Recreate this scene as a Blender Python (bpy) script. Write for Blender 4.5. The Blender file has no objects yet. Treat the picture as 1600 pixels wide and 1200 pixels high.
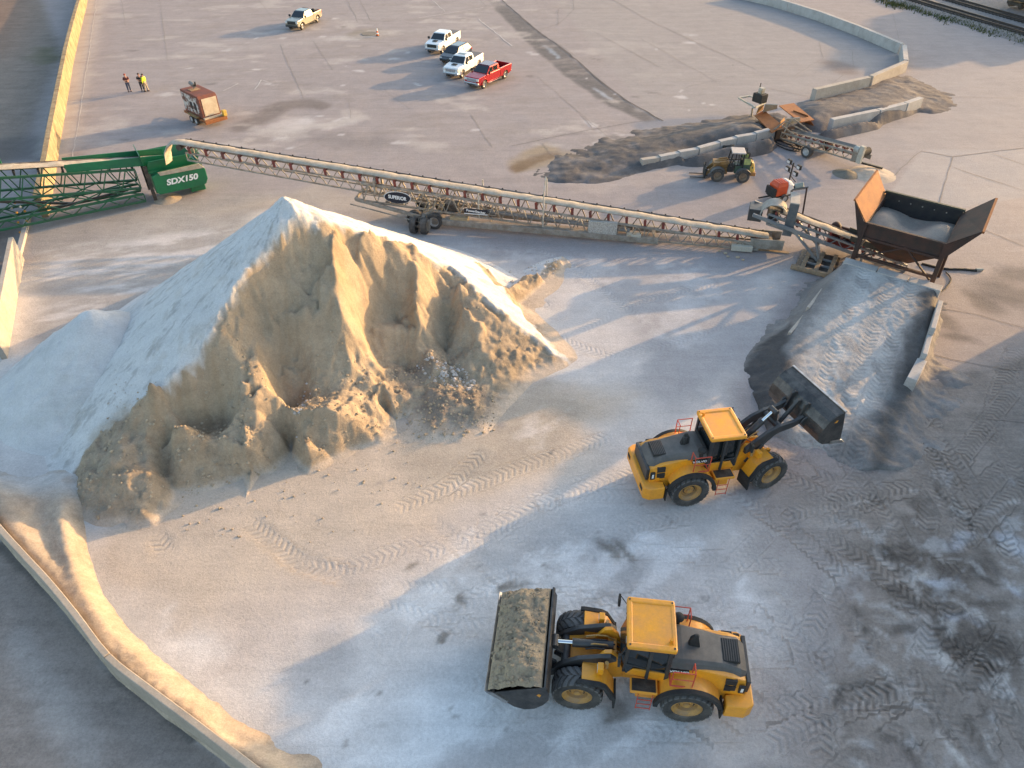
import bpy, bmesh, math, random
import numpy as np
from mathutils import Vector, Matrix
R = math.radians
sc = bpy.context.scene
col = sc.collection

# ------------------------------------------------------------------ camera, sky, sun, exposure
CAM_F, CAM_T, CAM_H = 1120.0, R(40), 24.8          # focal length in photo pixels, pitch below the horizon, metres up
cd = bpy.data.cameras.new('camera'); cam = bpy.data.objects.new('camera', cd); col.objects.link(cam)
cam.location = (0, 0, CAM_H); cam.rotation_euler = (math.pi/2 - CAM_T, 0, 0)
cd.sensor_width = 36; cd.lens = CAM_F/1600*36; cd.clip_end = 6000; cd.clip_start = 0.3
sc.camera = cam
SUN_AZ, SUN_EL = R(31.5), R(10.5)                    # direction towards the sun: azimuth from +X to +Y
w = bpy.data.worlds.new('World'); sc.world = w; w.use_nodes = True
sky = w.node_tree.nodes.new('ShaderNodeTexSky'); sky.sky_type = 'NISHITA'; sky.sun_disc = False
sky.sun_elevation = SUN_EL; sky.sun_rotation = R(90) - SUN_AZ; sky.air_density = 1.0; sky.dust_density = 2.2; sky.ozone_density = 0.9
bg = w.node_tree.nodes['Background']; bg.inputs[1].default_value = 0.15
w.node_tree.links.new(sky.outputs[0], bg.inputs[0])
sd = bpy.data.lights.new('sun', 'SUN'); sd.energy = 2.4; sd.angle = R(0.7); sd.color = (1.0, 0.61, 0.27)
sun = bpy.data.objects.new('sun', sd); col.objects.link(sun)
SUN = Vector((math.cos(SUN_EL)*math.cos(SUN_AZ), math.cos(SUN_EL)*math.sin(SUN_AZ), math.sin(SUN_EL)))
sun.rotation_euler = SUN.to_track_quat('Z', 'Y').to_euler(); sun.location = SUN*200
sc.view_settings.view_transform = 'Standard'; sc.view_settings.look = 'None'; sc.view_settings.gamma = 1
sc.view_settings.exposure = 1.75
sc.render.resolution_x, sc.render.resolution_y = 1024, 768
random.seed(7); RNG = np.random.default_rng(7)

# ------------------------------------------------------------------ measuring the photograph
def ray(px, py):
    u = (px-800)/CAM_F; v = (py-600)/CAM_F
    return np.array([u, math.cos(CAM_T)-v*math.sin(CAM_T), -math.sin(CAM_T)-v*math.cos(CAM_T)])
def G(px, py, z=0.0):                              # the place at height z
    d = ray(px, py); t = (z-CAM_H)/d[2]; return Vector((d[0]*t, d[1]*t, z))
def D(px, py, Y):                                  # the place at distance Y
    d = ray(px, py); t = Y/d[1]; return Vector((d[0]*t, Y, CAM_H+d[2]*t))
def ang(a, b): return math.atan2(b[1]-a[1], b[0]-a[0])

# ------------------------------------------------------------------ naming
def tag(o, label=None, cat=None, group=None, kind=None):
    if label: o['label'] = label
    if cat: o['category'] = cat
    if group: o['group'] = group
    if kind: o['kind'] = kind
    return o
def thing(name, label, cat, loc=(0,0,0), rz=0.0, group=None, rot=None):
    o = bpy.data.objects.new(name, None); col.objects.link(o); o.empty_display_size = .3
    o.location = loc; o.rotation_euler = rot if rot else (0, 0, rz)
    return tag(o, label, cat, group)
def copy_tree(o, parent=None):
    c = o.copy(); col.objects.link(c)
    if parent: c.parent = parent
    for ch in list(o.children): copy_tree(ch, c)
    return c

# ------------------------------------------------------------------ mesh building
class MB:
    def __init__(s): s.v = []; s.f = []; s.m = []; s.mi = 0
    def add(s, vs, fs, M=None):
        b = len(s.v)
        for p in vs: s.v.append(tuple(M @ Vector(p)) if M is not None else tuple(p))
        for f in fs: s.f.append([b+i for i in f]); s.m.append(s.mi)
        return s
    def box(s, c, d, rot=None, M=None):
        x, y, z = d[0]/2, d[1]/2, d[2]/2
        vs = [(-x,-y,-z),(x,-y,-z),(x,y,-z),(-x,y,-z),(-x,-y,z),(x,-y,z),(x,y,z),(-x,y,z)]
        T = Matrix.Translation(c)
        if rot is not None:
            from mathutils import Euler
            T = T @ Euler(rot).to_matrix().to_4x4()
        if M is not None: T = M @ T
        return s.add(vs, [(0,3,2,1),(4,5,6,7),(0,1,5,4),(1,2,6,5),(2,3,7,6),(3,0,4,7)], T)
    def b2(s, x0, x1, y0, y1, z0, z1, M=None):
        return s.box(((x0+x1)/2,(y0+y1)/2,(z0+z1)/2), (x1-x0,y1-y0,z1-z0), M=M)
    def frame(s, p, q, upv=(0,0,1)):
        p = Vector(p); q = Vector(q); d = (q-p); L = d.length; d = d/L; u = Vector(upv)
        if abs(d.dot(u)) > .97: u = Vector((1,0,0)) if abs(d.x) < .9 else Vector((0,1,0))
        y = u.cross(d).normalized(); z = d.cross(y)
        M = Matrix((d, y, z)).transposed().to_4x4(); M.translation = p
        return M, L
    def beam(s, p, q, wd=.1, ht=None, upv=(0,0,1)):
        ht = wd if ht is None else ht
        M, L = s.frame(p, q, upv)
        return s.b2(0, L, -wd/2, wd/2, -ht/2, ht/2, M)
    def tube(s, p, q, r, n=8, r2=None):
        M, L = s.frame(p, q); r2 = r if r2 is None else r2
        a = [2*math.pi*i/n for i in range(n)]
        vs = [(0, r*math.cos(t), r*math.sin(t)) for t in a]+[(L, r2*math.cos(t), r2*math.sin(t)) for t in a]
        fs = [(i, (i+1)%n, n+(i+1)%n, n+i) for i in range(n)]+[tuple(range(n-1,-1,-1)), tuple(range(n,2*n))]
        return s.add(vs, fs, M)
    def path(s, pts, r, n=6):
        for a, b in zip(pts[:-1], pts[1:]): s.tube(a, b, r, n)
        return s
    def prism(s, pts, t0, t1, M=None, axis='y'):   # 2-D outline in x,z pushed along y (or x,y along z)
        n = len(pts)
        A = sum(pts[i][0]*pts[(i+1)%n][1]-pts[(i+1)%n][0]*pts[i][1] for i in range(n))
        if axis == 'y':
            if A > 0: pts = pts[::-1]
            vs = [(p[0], t0, p[1]) for p in pts]+[(p[0], t1, p[1]) for p in pts]
        elif axis == 'z':
            if A < 0: pts = pts[::-1]
            vs = [(p[0], p[1], t0) for p in pts]+[(p[0], p[1], t1) for p in pts]
        else:
            if A < 0: pts = pts[::-1]
            vs = [(t0, p[0], p[1]) for p in pts]+[(t1, p[0], p[1]) for p in pts]
        fs = [tuple(range(n-1,-1,-1)), tuple(range(n, 2*n))]+[(i,(i+1)%n,n+(i+1)%n,n+i) for i in range(n)]
        return s.add(vs, fs, M)
    def lathe(s, prof, c=(0,0,0), n=24, M=None):   # profile (radius, offset) round the y axis
        vs = []; fs = []; k = len(prof)
        for i in range(n):
            t = 2*math.pi*i/n
            for r, o in prof: vs.append((c[0]+r*math.cos(t), c[1]+o, c[2]+r*math.sin(t)))
        for i in range(n):
            j = (i+1) % n
            for a in range(k-1): fs.append((i*k+a, j*k+a, j*k+a+1, i*k+a+1))
        return s.add(vs, fs, M)
    def loft(s, secs, M=None, close=True, caps=True):
        k = len(secs[0]); vs = [p for sec in secs for p in sec]; fs = []
        for i in range(len(secs)-1):
            for a in range(k if close else k-1):
                b = (a+1) % k; fs.append((i*k+a, i*k+b, (i+1)*k+b, (i+1)*k+a))
        if caps and close: fs += [tuple(range(k-1,-1,-1)), tuple((len(secs)-1)*k+a for a in range(k))]
        return s.add(vs, fs, M)
    def quad(s, a, b, c, d): return s.add([a,b,c,d], [(0,1,2,3)])
    def sheet(s, pts, t, M=None):                  # a flat convex plate of thickness t from a 3-D outline
        P = [Vector(p) for p in pts]; n = (P[1]-P[0]).cross(P[2]-P[0]).normalized()*t; k = len(P)
        vs = [tuple(p) for p in P]+[tuple(p-n) for p in P]
        return s.add(vs, [tuple(range(k)), tuple(range(2*k-1,k-1,-1))]+[(i, k+i, k+(i+1)%k, (i+1)%k) for i in range(k)], M)
    def ball(s, c, r, n=8, m=5, sc=(1,1,1)):
        vs = [(c[0], c[1], c[2]-r*sc[2])]
        for j in range(1, m):
            ph = -math.pi/2+math.pi*j/m
            for i in range(n):
                t = 2*math.pi*i/n; vs.append((c[0]+r*sc[0]*math.cos(ph)*math.cos(t), c[1]+r*sc[1]*math.cos(ph)*math.sin(t), c[2]+r*sc[2]*math.sin(ph)))
        vs.append((c[0], c[1], c[2]+r*sc[2])); fs = [(0, 1+(i+1)%n, 1+i) for i in range(n)]
        for j in range(m-2):
            for i in range(n): fs.append((1+j*n+i, 1+j*n+(i+1)%n, 1+(j+1)*n+(i+1)%n, 1+(j+1)*n+i))
        L = len(vs)-1; fs += [(L, 1+(m-2)*n+i, 1+(m-2)*n+(i+1)%n) for i in range(n)]
        return s.add(vs, fs)
    def build(s, name, m, parent=None, smooth=None, bevel=0.0, kind=None):
        me = bpy.data.meshes.new(name); me.from_pydata(s.v, [], s.f); me.update()
        for x in (m if isinstance(m, (list, tuple)) else [m]): me.materials.append(x)
        if max(s.m, default=0) > 0: me.polygons.foreach_set('material_index', s.m)
        bm = bmesh.new(); bm.from_mesh(me); bmesh.ops.recalc_face_normals(bm, faces=bm.faces); bm.to_mesh(me); bm.free()
        if smooth is not None:
            me.polygons.foreach_set('use_smooth', [True]*len(me.polygons)); me.set_sharp_from_angle(angle=R(smooth))
        o = bpy.data.objects.new(name, me); col.objects.link(o)
        if parent is not None: o.parent = parent
        if bevel:
            b = o.modifiers.new('bevel', 'BEVEL'); b.width = bevel; b.segments = 2; b.limit_method = 'ANGLE'; b.angle_limit = R(40)
        if kind: o['kind'] = kind
        return o
def text(name, body, size, m, M, parent=None, ext=.006, shear=0.0, sx=1.0, bold=0.0):
    c = bpy.data.curves.new(name, 'FONT'); c.body = body; c.size = size; c.extrude = ext; c.align_x = 'CENTER'; c.align_y = 'CENTER'; c.shear = shear; c.offset = bold
    o = bpy.data.objects.new(name, c); col.objects.link(o)
    dg = bpy.context.evaluated_depsgraph_get(); me = bpy.data.meshes.new_from_object(o.evaluated_get(dg))
    bpy.data.objects.remove(o)
    me.transform(M @ Matrix.Diagonal((sx,1,1,1))); me.materials.clear(); me.materials.append(m)
    t = bpy.data.objects.new(name, me); col.objects.link(t)
    if parent is not None: t.parent = parent
    return t
def basis(o, x, y):                                # matrix with the given x and y axes
    x = Vector(x).normalized(); y = Vector(y); z = x.cross(y).normalized(); y = z.cross(x)
    M = Matrix((x, y, z)).transposed().to_4x4(); M.translation = Vector(o); return M

# ------------------------------------------------------------------ materials
def nodes(name):
    m = bpy.data.materials.new(name); m.use_nodes = True; nt = m.node_tree
    b = nt.nodes['Principled BSDF']
    def N(t, **k):
        n = nt.nodes.new(t)
        for a, v in k.items():
            if a.startswith('i_'): n.inputs[int(a[2:])].default_value = v
            else: setattr(n, a, v)
        return n
    return m, nt, b, N, nt.links.new
def mixc(N, L, fac, a, b, mode='MIX'):
    n = N('ShaderNodeMix', data_type='RGBA', blend_type=mode)
    for i, v in ((0, fac), (6, a), (7, b)):
        if hasattr(v, 'is_output'): L(v, n.inputs[i])
        else: n.inputs[i].default_value = v if i == 0 else (*v, 1)
    return n.outputs[2]
def ramp(N, L, src, p0, p1, c0=(0,0,0,1), c1=(1,1,1,1)):
    r = N('ShaderNodeValToRGB'); L(src, r.inputs[0]); e = r.color_ramp.elements
    e[0].position = p0; e[1].position = p1; e[0].color = c0; e[1].color = c1
    return r.outputs[0]
def noise(N, L, scale, detail=4, rough=.6, vec=None, dist=0.0):
    n = N('ShaderNodeTexNoise'); n.inputs['Scale'].default_value = scale; n.inputs['Detail'].default_value = detail
    n.inputs['Roughness'].default_value = rough; n.inputs['Distortion'].default_value = dist
    if vec is not None: L(vec, n.inputs['Vector'])
    return n.outputs[0]
MATS = {}
def mat(name, base, second=None, rough=.6, metal=0.0, scale=3.0, cover=.5, bump=0.0, soft=.12, fine=.12, coat=0.0, spec=.5, dust=0.0):
    """weathered surface: base colour, a second colour in noise patches, fine value noise, optional bump and dust lying on upward faces"""
    if name in MATS: return MATS[name]
    m, nt, b, N, L = nodes(name)
    tc = N('ShaderNodeTexCoord').outputs['Object']
    c = (*base, 1)
    n1 = noise(N, L, scale, 6, .65, tc)
    out = None
    if second:
        f = ramp(N, L, n1, cover-soft, cover+soft)
        out = mixc(N, L, f, base, second)
    n2 = noise(N, L, scale*9, 4, .7, tc)
    v = N('ShaderNodeMapRange'); L(n2, v.inputs[0]); v.inputs[1].default_value = .25; v.inputs[2].default_value = .75
    v.inputs[3].default_value = 1-fine; v.inputs[4].default_value = 1+fine
    k = N('ShaderNodeVectorMath', operation='SCALE'); L(v.outputs[0], k.inputs[3])
    if out is not None: L(out, k.inputs[0])
    else: k.inputs[0].default_value = base
    fin = k.outputs[0]
    if dust:
        geo = N('ShaderNodeNewGeometry'); sep = N('ShaderNodeSeparateXYZ'); L(geo.outputs['Normal'], sep.inputs[0])
        mr = N('ShaderNodeMapRange'); L(sep.outputs[2], mr.inputs[0]); mr.inputs[1].default_value = .1; mr.inputs[2].default_value = .95; mr.inputs[3].default_value = .25; mr.inputs[4].default_value = 1
        mu = N('ShaderNodeMath', operation='MULTIPLY'); L(mr.outputs[0], mu.inputs[0]); L(ramp(N, L, n1, .3, .75), mu.inputs[1])
        m2 = N('ShaderNodeMath', operation='MULTIPLY'); L(mu.outputs[0], m2.inputs[0]); m2.inputs[1].default_value = dust
        fin = mixc(N, L, m2.outputs[0], fin, (.42, .36, .30))
    L(fin, b.inputs['Base Color'])
    b.inputs['Roughness'].default_value = rough; b.inputs['Metallic'].default_value = metal
    b.inputs['Coat Weight'].default_value = coat; b.inputs['Specular IOR Level'].default_value = spec
    if bump:
        bp = N('ShaderNodeBump'); bp.inputs['Strength'].default_value = bump; bp.inputs['Distance'].default_value = .05; L(n2, bp.inputs['Height']); L(bp.outputs[0], b.inputs['Normal'])
    MATS[name] = m; return m

# ------------------------------------------------------------------ noise and masks on arrays
_lat = RNG.random((256, 256))
def vnoise(x, y):
    xi = np.floor(x).astype(int); yi = np.floor(y).astype(int); fx = x-xi; fy = y-yi
    fx = fx*fx*(3-2*fx); fy = fy*fy*(3-2*fy); g = lambda i, j: _lat[i & 255, j & 255]
    return (g(xi,yi)*(1-fx)+g(xi+1,yi)*fx)*(1-fy)+(g(xi,yi+1)*(1-fx)+g(xi+1,yi+1)*fx)*fy
def fbm(x, y, s=1.0, o=5, gain=.5, seed=0):
    x = x*s+seed*17.3; y = y*s-seed*9.1; t = 0; a = 1; n = 0
    for i in range(o): t = t+a*vnoise(x*2**i+i*31.7, y*2**i+i*11.3); n += a; a *= gain
    return t/n*2-1
def scoops(x, y, s, seed=0):
    """rounded bites with sharp rims between them"""
    x = x*s+seed*7.7; y = y*s+seed*3.1; xi = np.floor(x).astype(int); yi = np.floor(y).astype(int); best = np.full(x.shape, 9.)
    for i in (-1,0,1):
        for j in (-1,0,1):
            a, b = xi+i, yi+j; px = a+_lat[(a*7+3+seed) & 255, (b*5) & 255]; py = b+_lat[(a*3) & 255, (b*11+9+seed) & 255]; best = np.minimum(best, (x-px)**2+(y-py)**2)
    return np.minimum(best, 1.2)
def sstep(e0, e1, x):
    t = np.clip((x-e0)/(e1-e0), 0, 1); return t*t*(3-2*t)
def polydist(X, Y, pts, closed=True):              # signed distance (negative inside), or distance + arc length for an open line
    d = np.full(X.shape, 1e9); inside = np.zeros(X.shape, bool); n = len(pts)
    U = np.zeros(X.shape); S = np.zeros(X.shape); acc = 0
    for i in range(n if closed else n-1):
        ax, ay = pts[i][0], pts[i][1]; bx, by = pts[(i+1)%n][0], pts[(i+1)%n][1]
        ex, ey = bx-ax, by-ay; L = math.hypot(ex, ey)+1e-9
        t = np.clip(((X-ax)*ex+(Y-ay)*ey)/L**2, 0, 1)
        q = np.hypot(X-ax-t*ex, Y-ay-t*ey); k = q < d
        U = np.where(k, acc+t*L, U); S = np.where(k, ((X-ax)*ey-(Y-ay)*ex)/L, S); d = np.minimum(d, q); acc += L
        if closed and abs(ey) > 1e-9:
            c = ((ay > Y) != (by > Y)) & (X < (bx-ax)*(Y-ay)/(by-ay)+ax); inside ^= c
    if closed: return np.where(inside, -d, d)
    return d, U, S
def grid_mesh(name, xs, ys, Z, m, attrs=None, kind=None, keep=None):
    nx, ny = len(xs), len(ys); X, Y = np.meshgrid(xs, ys)
    co = np.stack([X.ravel(), Y.ravel(), Z.ravel()], 1).astype('f')
    i = np.arange(nx*ny).reshape(ny, nx)
    q = np.stack([i[:-1,:-1], i[:-1,1:], i[1:,1:], i[1:,:-1]], -1).reshape(-1, 4)
    if keep is not None:
        kq = keep.ravel()[q].any(1); q = q[kq]
        use = np.unique(q); mp = np.full(nx*ny, -1); mp[use] = np.arange(len(use)); q = mp[q]; co = co[use]
        attrs = {k: v.reshape(nx*ny, -1)[use] for k, v in (attrs or {}).items()}
    me = bpy.data.meshes.new(name); me.vertices.add(len(co)); me.vertices.foreach_set('co', co.ravel())
    me.loops.add(q.size); me.loops.foreach_set('vertex_index', q.ravel().astype('i'))
    me.polygons.add(len(q)); me.polygons.foreach_set('loop_start', np.arange(0, q.size, 4, dtype='i')); me.polygons.foreach_set('loop_total', np.full(len(q), 4, 'i'))
    me.polygons.foreach_set('use_smooth', np.ones(len(q), bool)); me.update(calc_edges=True); me.validate()
    for k, v in (attrs or {}).items():
        v = np.asarray(v, 'f').reshape(len(co), -1)
        if v.shape[1] == 1: me.attributes.new(k, 'FLOAT', 'POINT').data.foreach_set('value', v.ravel())
        else: me.attributes.new(k, 'FLOAT_VECTOR', 'POINT').data.foreach_set('vector', v.ravel())
    me.materials.append(m); o = bpy.data.objects.new(name, me); col.objects.link(o)
    if kind: o['kind'] = kind
    return o
def rbf(P, Zv, X, Y):
    P = np.asarray(P, float); n = len(P); r = np.hypot(P[:,None,0]-P[None,:,0], P[:,None,1]-P[None,:,1])
    A = np.zeros((n+1, n+1)); A[:n,:n] = -r-np.eye(n)*.02; A[:n,n] = 1; A[n,:n] = 1
    c = np.linalg.solve(A, np.append(Zv, 0)); out = np.empty(X.size); x = X.ravel(); y = Y.ravel()
    for s in range(0, x.size, 20000):
        e = slice(s, s+20000); out[e] = -np.hypot(x[e,None]-P[None,:,0], y[e,None]-P[None,:,1])@c[:n]+c[n]
    return out.reshape(X.shape)
def facets(P, edges, X, Y, fallback):
    """flat facets between measured points, creased along the given edges"""
    from mathutils.geometry import delaunay_2d_cdt
    out = delaunay_2d_cdt([Vector((p[0], p[1])) for p in P], edges, [], 0, 1e-5)
    vs, fs, orig = out[0], out[2], out[3]; Z = fallback.copy(); x0, y0 = X[0,0], Y[0,0]; st = X[0,1]-X[0,0]; ny, nx = X.shape
    def zof(i):
        if orig[i]: return P[orig[i][0]][2]
        a = int(np.clip(round((vs[i].y-y0)/st), 0, ny-1)); b = int(np.clip(round((vs[i].x-x0)/st), 0, nx-1)); return fallback[a, b]
    zz = [zof(i) for i in range(len(vs))]
    for f in fs:
        (ax, ay), (bx, by), (cx, cy) = [vs[i] for i in f[:3]]; za, zb, zc = [zz[i] for i in f[:3]]
        j0 = max(0, int((min(ax,bx,cx)-x0)/st)); j1 = min(nx-1, int((max(ax,bx,cx)-x0)/st)+1); i0 = max(0, int((min(ay,by,cy)-y0)/st)); i1 = min(ny-1, int((max(ay,by,cy)-y0)/st)+1)
        if j1 < j0 or i1 < i0: continue
        det = (by-cy)*(ax-cx)+(cx-bx)*(ay-cy)
        if abs(det) < 1e-9: continue
        xs_ = X[i0:i1+1, j0:j1+1]; ys_ = Y[i0:i1+1, j0:j1+1]
        l1 = ((by-cy)*(xs_-cx)+(cx-bx)*(ys_-cy))/det; l2 = ((cy-ay)*(xs_-cx)+(ax-cx)*(ys_-cy))/det; l3 = 1-l1-l2
        k = (l1 >= -1e-6) & (l2 >= -1e-6) & (l3 >= -1e-6); sub = Z[i0:i1+1, j0:j1+1]; sub[k] = (l1*za+l2*zb+l3*zc)[k]
    return Z
def densify(pts, step=.5):
    o = []
    for a, b in zip(pts[:-1], pts[1:]):
        a = np.array(a, float); b = np.array(b, float); k = max(1, int(np.hypot(*(b-a)[:2])/step))
        o += [tuple(a+(b-a)*i/k) for i in range(k)]
    return o+[tuple(pts[-1])]
def gp(pts, z=0.0): return [G(x, y, z)[:2] for x, y in pts]

# ------------------------------------------------------------------ the ground
def earth_material(name, grain=1.0, tracks=True, bumpd=.06):
    """colour comes from the painted attribute 'paint'; 'rag' says how strongly noise breaks it up; 'trk' carries tyre tread coordinates"""
    m, nt, b, N, L = nodes(name)
    pos = N('ShaderNodeNewGeometry').outputs['Position']
    A = lambda n: N('ShaderNodeAttribute', attribute_name=n)
    paint = A('paint').outputs['Vector']; rag = A('rag').outputs['Fac']
    n1 = noise(N, L, .55*grain, 9, .72, pos, .4); n2 = noise(N, L, 3.2*grain, 8, .75, pos); n3 = noise(N, L, 9*grain, 5, .75, pos); n6 = noise(N, L, 22*grain, 3, .75, pos)
    mp = N('ShaderNodeMapping'); L(pos, mp.inputs[0]); mp.inputs['Rotation'].default_value = (0,0,R(-20)); mp.inputs['Scale'].default_value = (.18,1.6,1)
    n4 = noise(N, L, .8, 8, .7, mp.outputs[0], .6)
    def math_(op, a, b_=None, clamp=False):
        q = N('ShaderNodeMath', operation=op, use_clamp=clamp)
        for i, v in ((0, a), (1, b_)):
            if v is None: continue
            if hasattr(v, 'is_output'): L(v, q.inputs[i])
            else: q.inputs[i].default_value = v
        return q.outputs[0]
    def cen(v, k): return math_('MULTIPLY', math_('SUBTRACT', v, .5), k)
    s = math_('ADD', math_('ADD', cen(n1, 1.2), cen(n2, .8)), math_('ADD', cen(n3, .45), cen(n4, .9)))
    s = math_('MULTIPLY', s, rag)
    s = math_('ADD', s, math_('ADD', cen(n3, .50), cen(n6, .50)))
    speck = ramp(N, L, n6, .62, .70); s = math_('SUBTRACT', s, math_('MULTIPLY', speck, math_('MULTIPLY', rag, .5)))
    val = math_('MAXIMUM', math_('ADD', s, 1.0), .22)
    k = N('ShaderNodeVectorMath', operation='SCALE'); L(paint, k.inputs[0]); L(val, k.inputs[3])
    colr = k.outputs[0]
    hgt = math_('ADD', math_('ADD', math_('MULTIPLY', n2, .5), math_('MULTIPLY', n3, .45)), math_('MULTIPLY', n6, .25))
    if tracks:
        for nm in ('trk', 'trj'):
            sp = N('ShaderNodeSeparateXYZ'); L(A(nm).outputs['Vector'], sp.inputs[0])
            u, v, wt = sp.outputs
            ph = math_('ADD', math_('MULTIPLY', u, 2*math.pi/.31), math_('MULTIPLY', math_('ABSOLUTE', v), 5.2))
            ch = math_('ADD', math_('MULTIPLY', math_('SINE', math_('ADD', ph, math_('MULTIPLY', n2, 2.2))), .5), .5)
            ch = ramp(N, L, ch, .25, .95)
            edge = ramp(N, L, math_('SUBTRACT', 1.0, math_('ABSOLUTE', v)), .02, .18)
            mk = math_('MULTIPLY', math_('MULTIPLY', edge, wt, True), ramp(N, L, math_('ADD', n1, math_('MULTIPLY', n2, .35)), .52, .80))
            dk = math_('SUBTRACT', 1.0, math_('MULTIPLY', math_('MULTIPLY', mk, ch), math_('ADD', math_('MULTIPLY', rag, .42), .06)))
            kk = N('ShaderNodeVectorMath', operation='SCALE'); L(colr, kk.inputs[0]); L(dk, kk.inputs[3]); colr = kk.outputs[0]
            hgt = math_('SUBTRACT', hgt, math_('MULTIPLY', math_('MULTIPLY', mk, ch), .55))
    L(colr, b.inputs['Base Color']); b.inputs['Roughness'].default_value = .92; b.inputs['Specular IOR Level'].default_value = .2
    bp = N('ShaderNodeBump'); bp.inputs['Strength'].default_value = .7; bp.inputs['Distance'].default_value = bumpd
    L(hgt, bp.inputs['Height']); L(bp.outputs[0], b.inputs['Normal'])
    return m
M_GROUND = earth_material('dusty_ground')

def gridline(a, b, step): return list(np.arange(a, b, step))
gx = [-3000,-1200,-500,-250,-150]+gridline(-110,-36,.7)+gridline(-36,-26,.3)+gridline(-26,28,.15)+gridline(28,40,.3)+gridline(40,110,.7)+[110,150,250,500,1200,3000]
gy = [-2000,-500,-100,-20,4]+gridline(7,42,.14)+gridline(42,60,.25)+gridline(60,90,.4)+gridline(90,128,.7)+[128,160,220,350,700,1500,4500]
gx = np.array(gx); gy = np.array(gy)
X, Y = np.meshgrid(gx, gy)
wx = X+fbm(X, Y, .35, 5, .55, 1)*1.1; wy = Y+fbm(X, Y, .35, 5, .55, 2)*1.1
pc = np.empty(X.shape+(3,)); pc[:] = (.30, .268, .262); rag = np.full(X.shape, .42)
def lay(mask, c, r=None, k=1.0):
    global rag
    mm = np.clip(mask*k, 0, 1)[..., None]; pc[:] = pc*(1-mm)+np.array(c)*mm
    if r is not None: rag = rag*(1-mm[...,0])+r*mm[...,0]
def pmask(px, soft=1.0, z=0.0, warp=1.0, X=X, Y=Y, wx=wx, wy=wy):
    d = polydist(X+(wx-X)*warp, Y+(wy-Y)*warp, gp(px, z)); return 1-sstep(-soft, soft, d)
def spot(px, py, rx, ry, rot=0, soft=.5, warp=1.0):
    c = G(px, py); a = X+(wx-X)*warp-c[0]; b_ = Y+(wy-Y)*warp-c[1]; cr, sr = math.cos(rot), math.sin(rot)
    return 1-sstep(1-soft, 1+soft, np.hypot((a*cr+b_*sr)/rx, (-a*sr+b_*cr)/ry))
def streak(px, width, soft=.5, warp=.5):
    d, U, S = polydist(X+(wx-X)*warp, Y+(wy-Y)*warp, gp(px), False); return 1-sstep(width*(1-soft), width*(1+soft), d)
# --- painting the ground: broad zones first
nz = fbm(X, Y, .12, 5, .55, 5); n5 = fbm(X, Y, .5, 5, .6, 6); nst = fbm(X*.35+Y*.2, Y*1.3-X*.5, .5, 5, .6, 8)
PALE, SANDY, DARK, YARD = (.585,.56,.535), (.49,.41,.33), (.125,.113,.103), (.318,.297,.278)
lay(pmask([(0,430),(250,330),(500,330),(800,395),(1000,420),(1240,420),(1160,560),(1100,700),(1240,900),(1130,1200),(-60,1230),(-60,600)], 1.6), PALE, .40, .85)
lay(pmask([(40,330),(430,300),(330,420),(240,480),(60,560),(40,420)], 1.0), YARD, .5, .8)
lay(sstep(.0,.35,nst)*pmask([(60,395),(430,345),(300,470),(60,560)], 1.2), (.56,.54,.53), .4, .8)
lay(pmask([(640,370),(1190,400),(1180,560),(1050,640),(900,560),(870,440)], 1.0), (.33,.315,.32), .38, .75)
lay(sstep(.05,.4,n5)*pmask([(700,380),(1150,420),(1100,560),(900,560)], 1.5), (.50,.49,.49), .4, .7)
lay(pmask([(870,440),(960,470),(1000,560),(980,620),(880,560)], .8), (.56,.53,.51), .4, .7)
lay(pmask([(180,720),(420,700),(640,660),(860,600),(1000,620),(900,720),(760,800),(560,920),(360,980),(230,960),(130,880)], 1.2), SANDY, .42, .92)
lay(pmask([(560,640),(860,590),(930,640),(860,720),(640,760)], .8), (.37,.325,.27), .5, .7)
lay(pmask([(330,940),(620,830),(860,760),(760,860),(520,1010),(330,1060)], 1.0), (.49,.43,.385), .4, .7)
lay(pmask([(420,1100),(600,930),(900,840),(1200,900),(1230,1200),(430,1230)], 1.2), (.56,.545,.535), .40, .8)
lay(sstep(.0,.35,fbm(X,Y,.22,5,.55,12))*pmask([(420,1130),(500,940),(900,820),(1150,880),(1180,1200),(450,1230)], 1.0), (.37,.355,.35), .45, .6)
lay(pmask([(430,1090),(720,1060),(800,1120),(560,1200),(420,1230)], 1.2), (.60,.59,.58), .4, .7)
# lower right: worked, dark, damp ground with pale flecks
lay(pmask([(1440,560),(1640,520),(1700,1230),(1230,1240),(1260,1080),(1330,900),(1240,800),(1330,720),(1400,620)], 1.6), (.245,.215,.19), .95, .9)
lay(sstep(-.05,.3,fbm(X,Y,.28,5,.6,21))*pmask([(1360,780),(1640,700),(1700,1230),(1280,1240),(1330,1000)], 1.6), (.12,.103,.09), 1.1, .8)
lay(sstep(.22,.42,fbm(X,Y,.8,5,.6,22))*pmask([(1250,780),(1640,700),(1700,1230),(1260,1240)], 1.5), (.36,.35,.345), .7, .7)
zone = pmask([(1400,740),(1640,680),(1700,1230),(1270,1240),(1330,1000)], 2.0)
for a in ((1490,840,.55,.3,.3),(1465,905,.5,.2,-.5),(1575,930,.25,.6,.2),(1595,850,.5,.5,0),(1500,985,.5,.25,.3)): lay(spot(*a[:5], .8, 1.6), (.46,.48,.53), .6, .7)
for i in range(240):
    p = (random.uniform(1280,1600), random.uniform(760,1200)); a = .12+.45*random.random()**2
    if p[0] < 1420-(p[1]-760)*.3 and random.random() < .7: continue
    lay(spot(*p, a, a*random.uniform(.25,.5), random.choice([-.9,-.7,.4,1.2])+random.gauss(0,.2), .7, 1.3), random.choice([(.46,.44,.42),(.40,.38,.36),(.38,.36,.345),(.085,.075,.067),(.12,.105,.095)]), 1.0, random.uniform(.4,.85))
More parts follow.
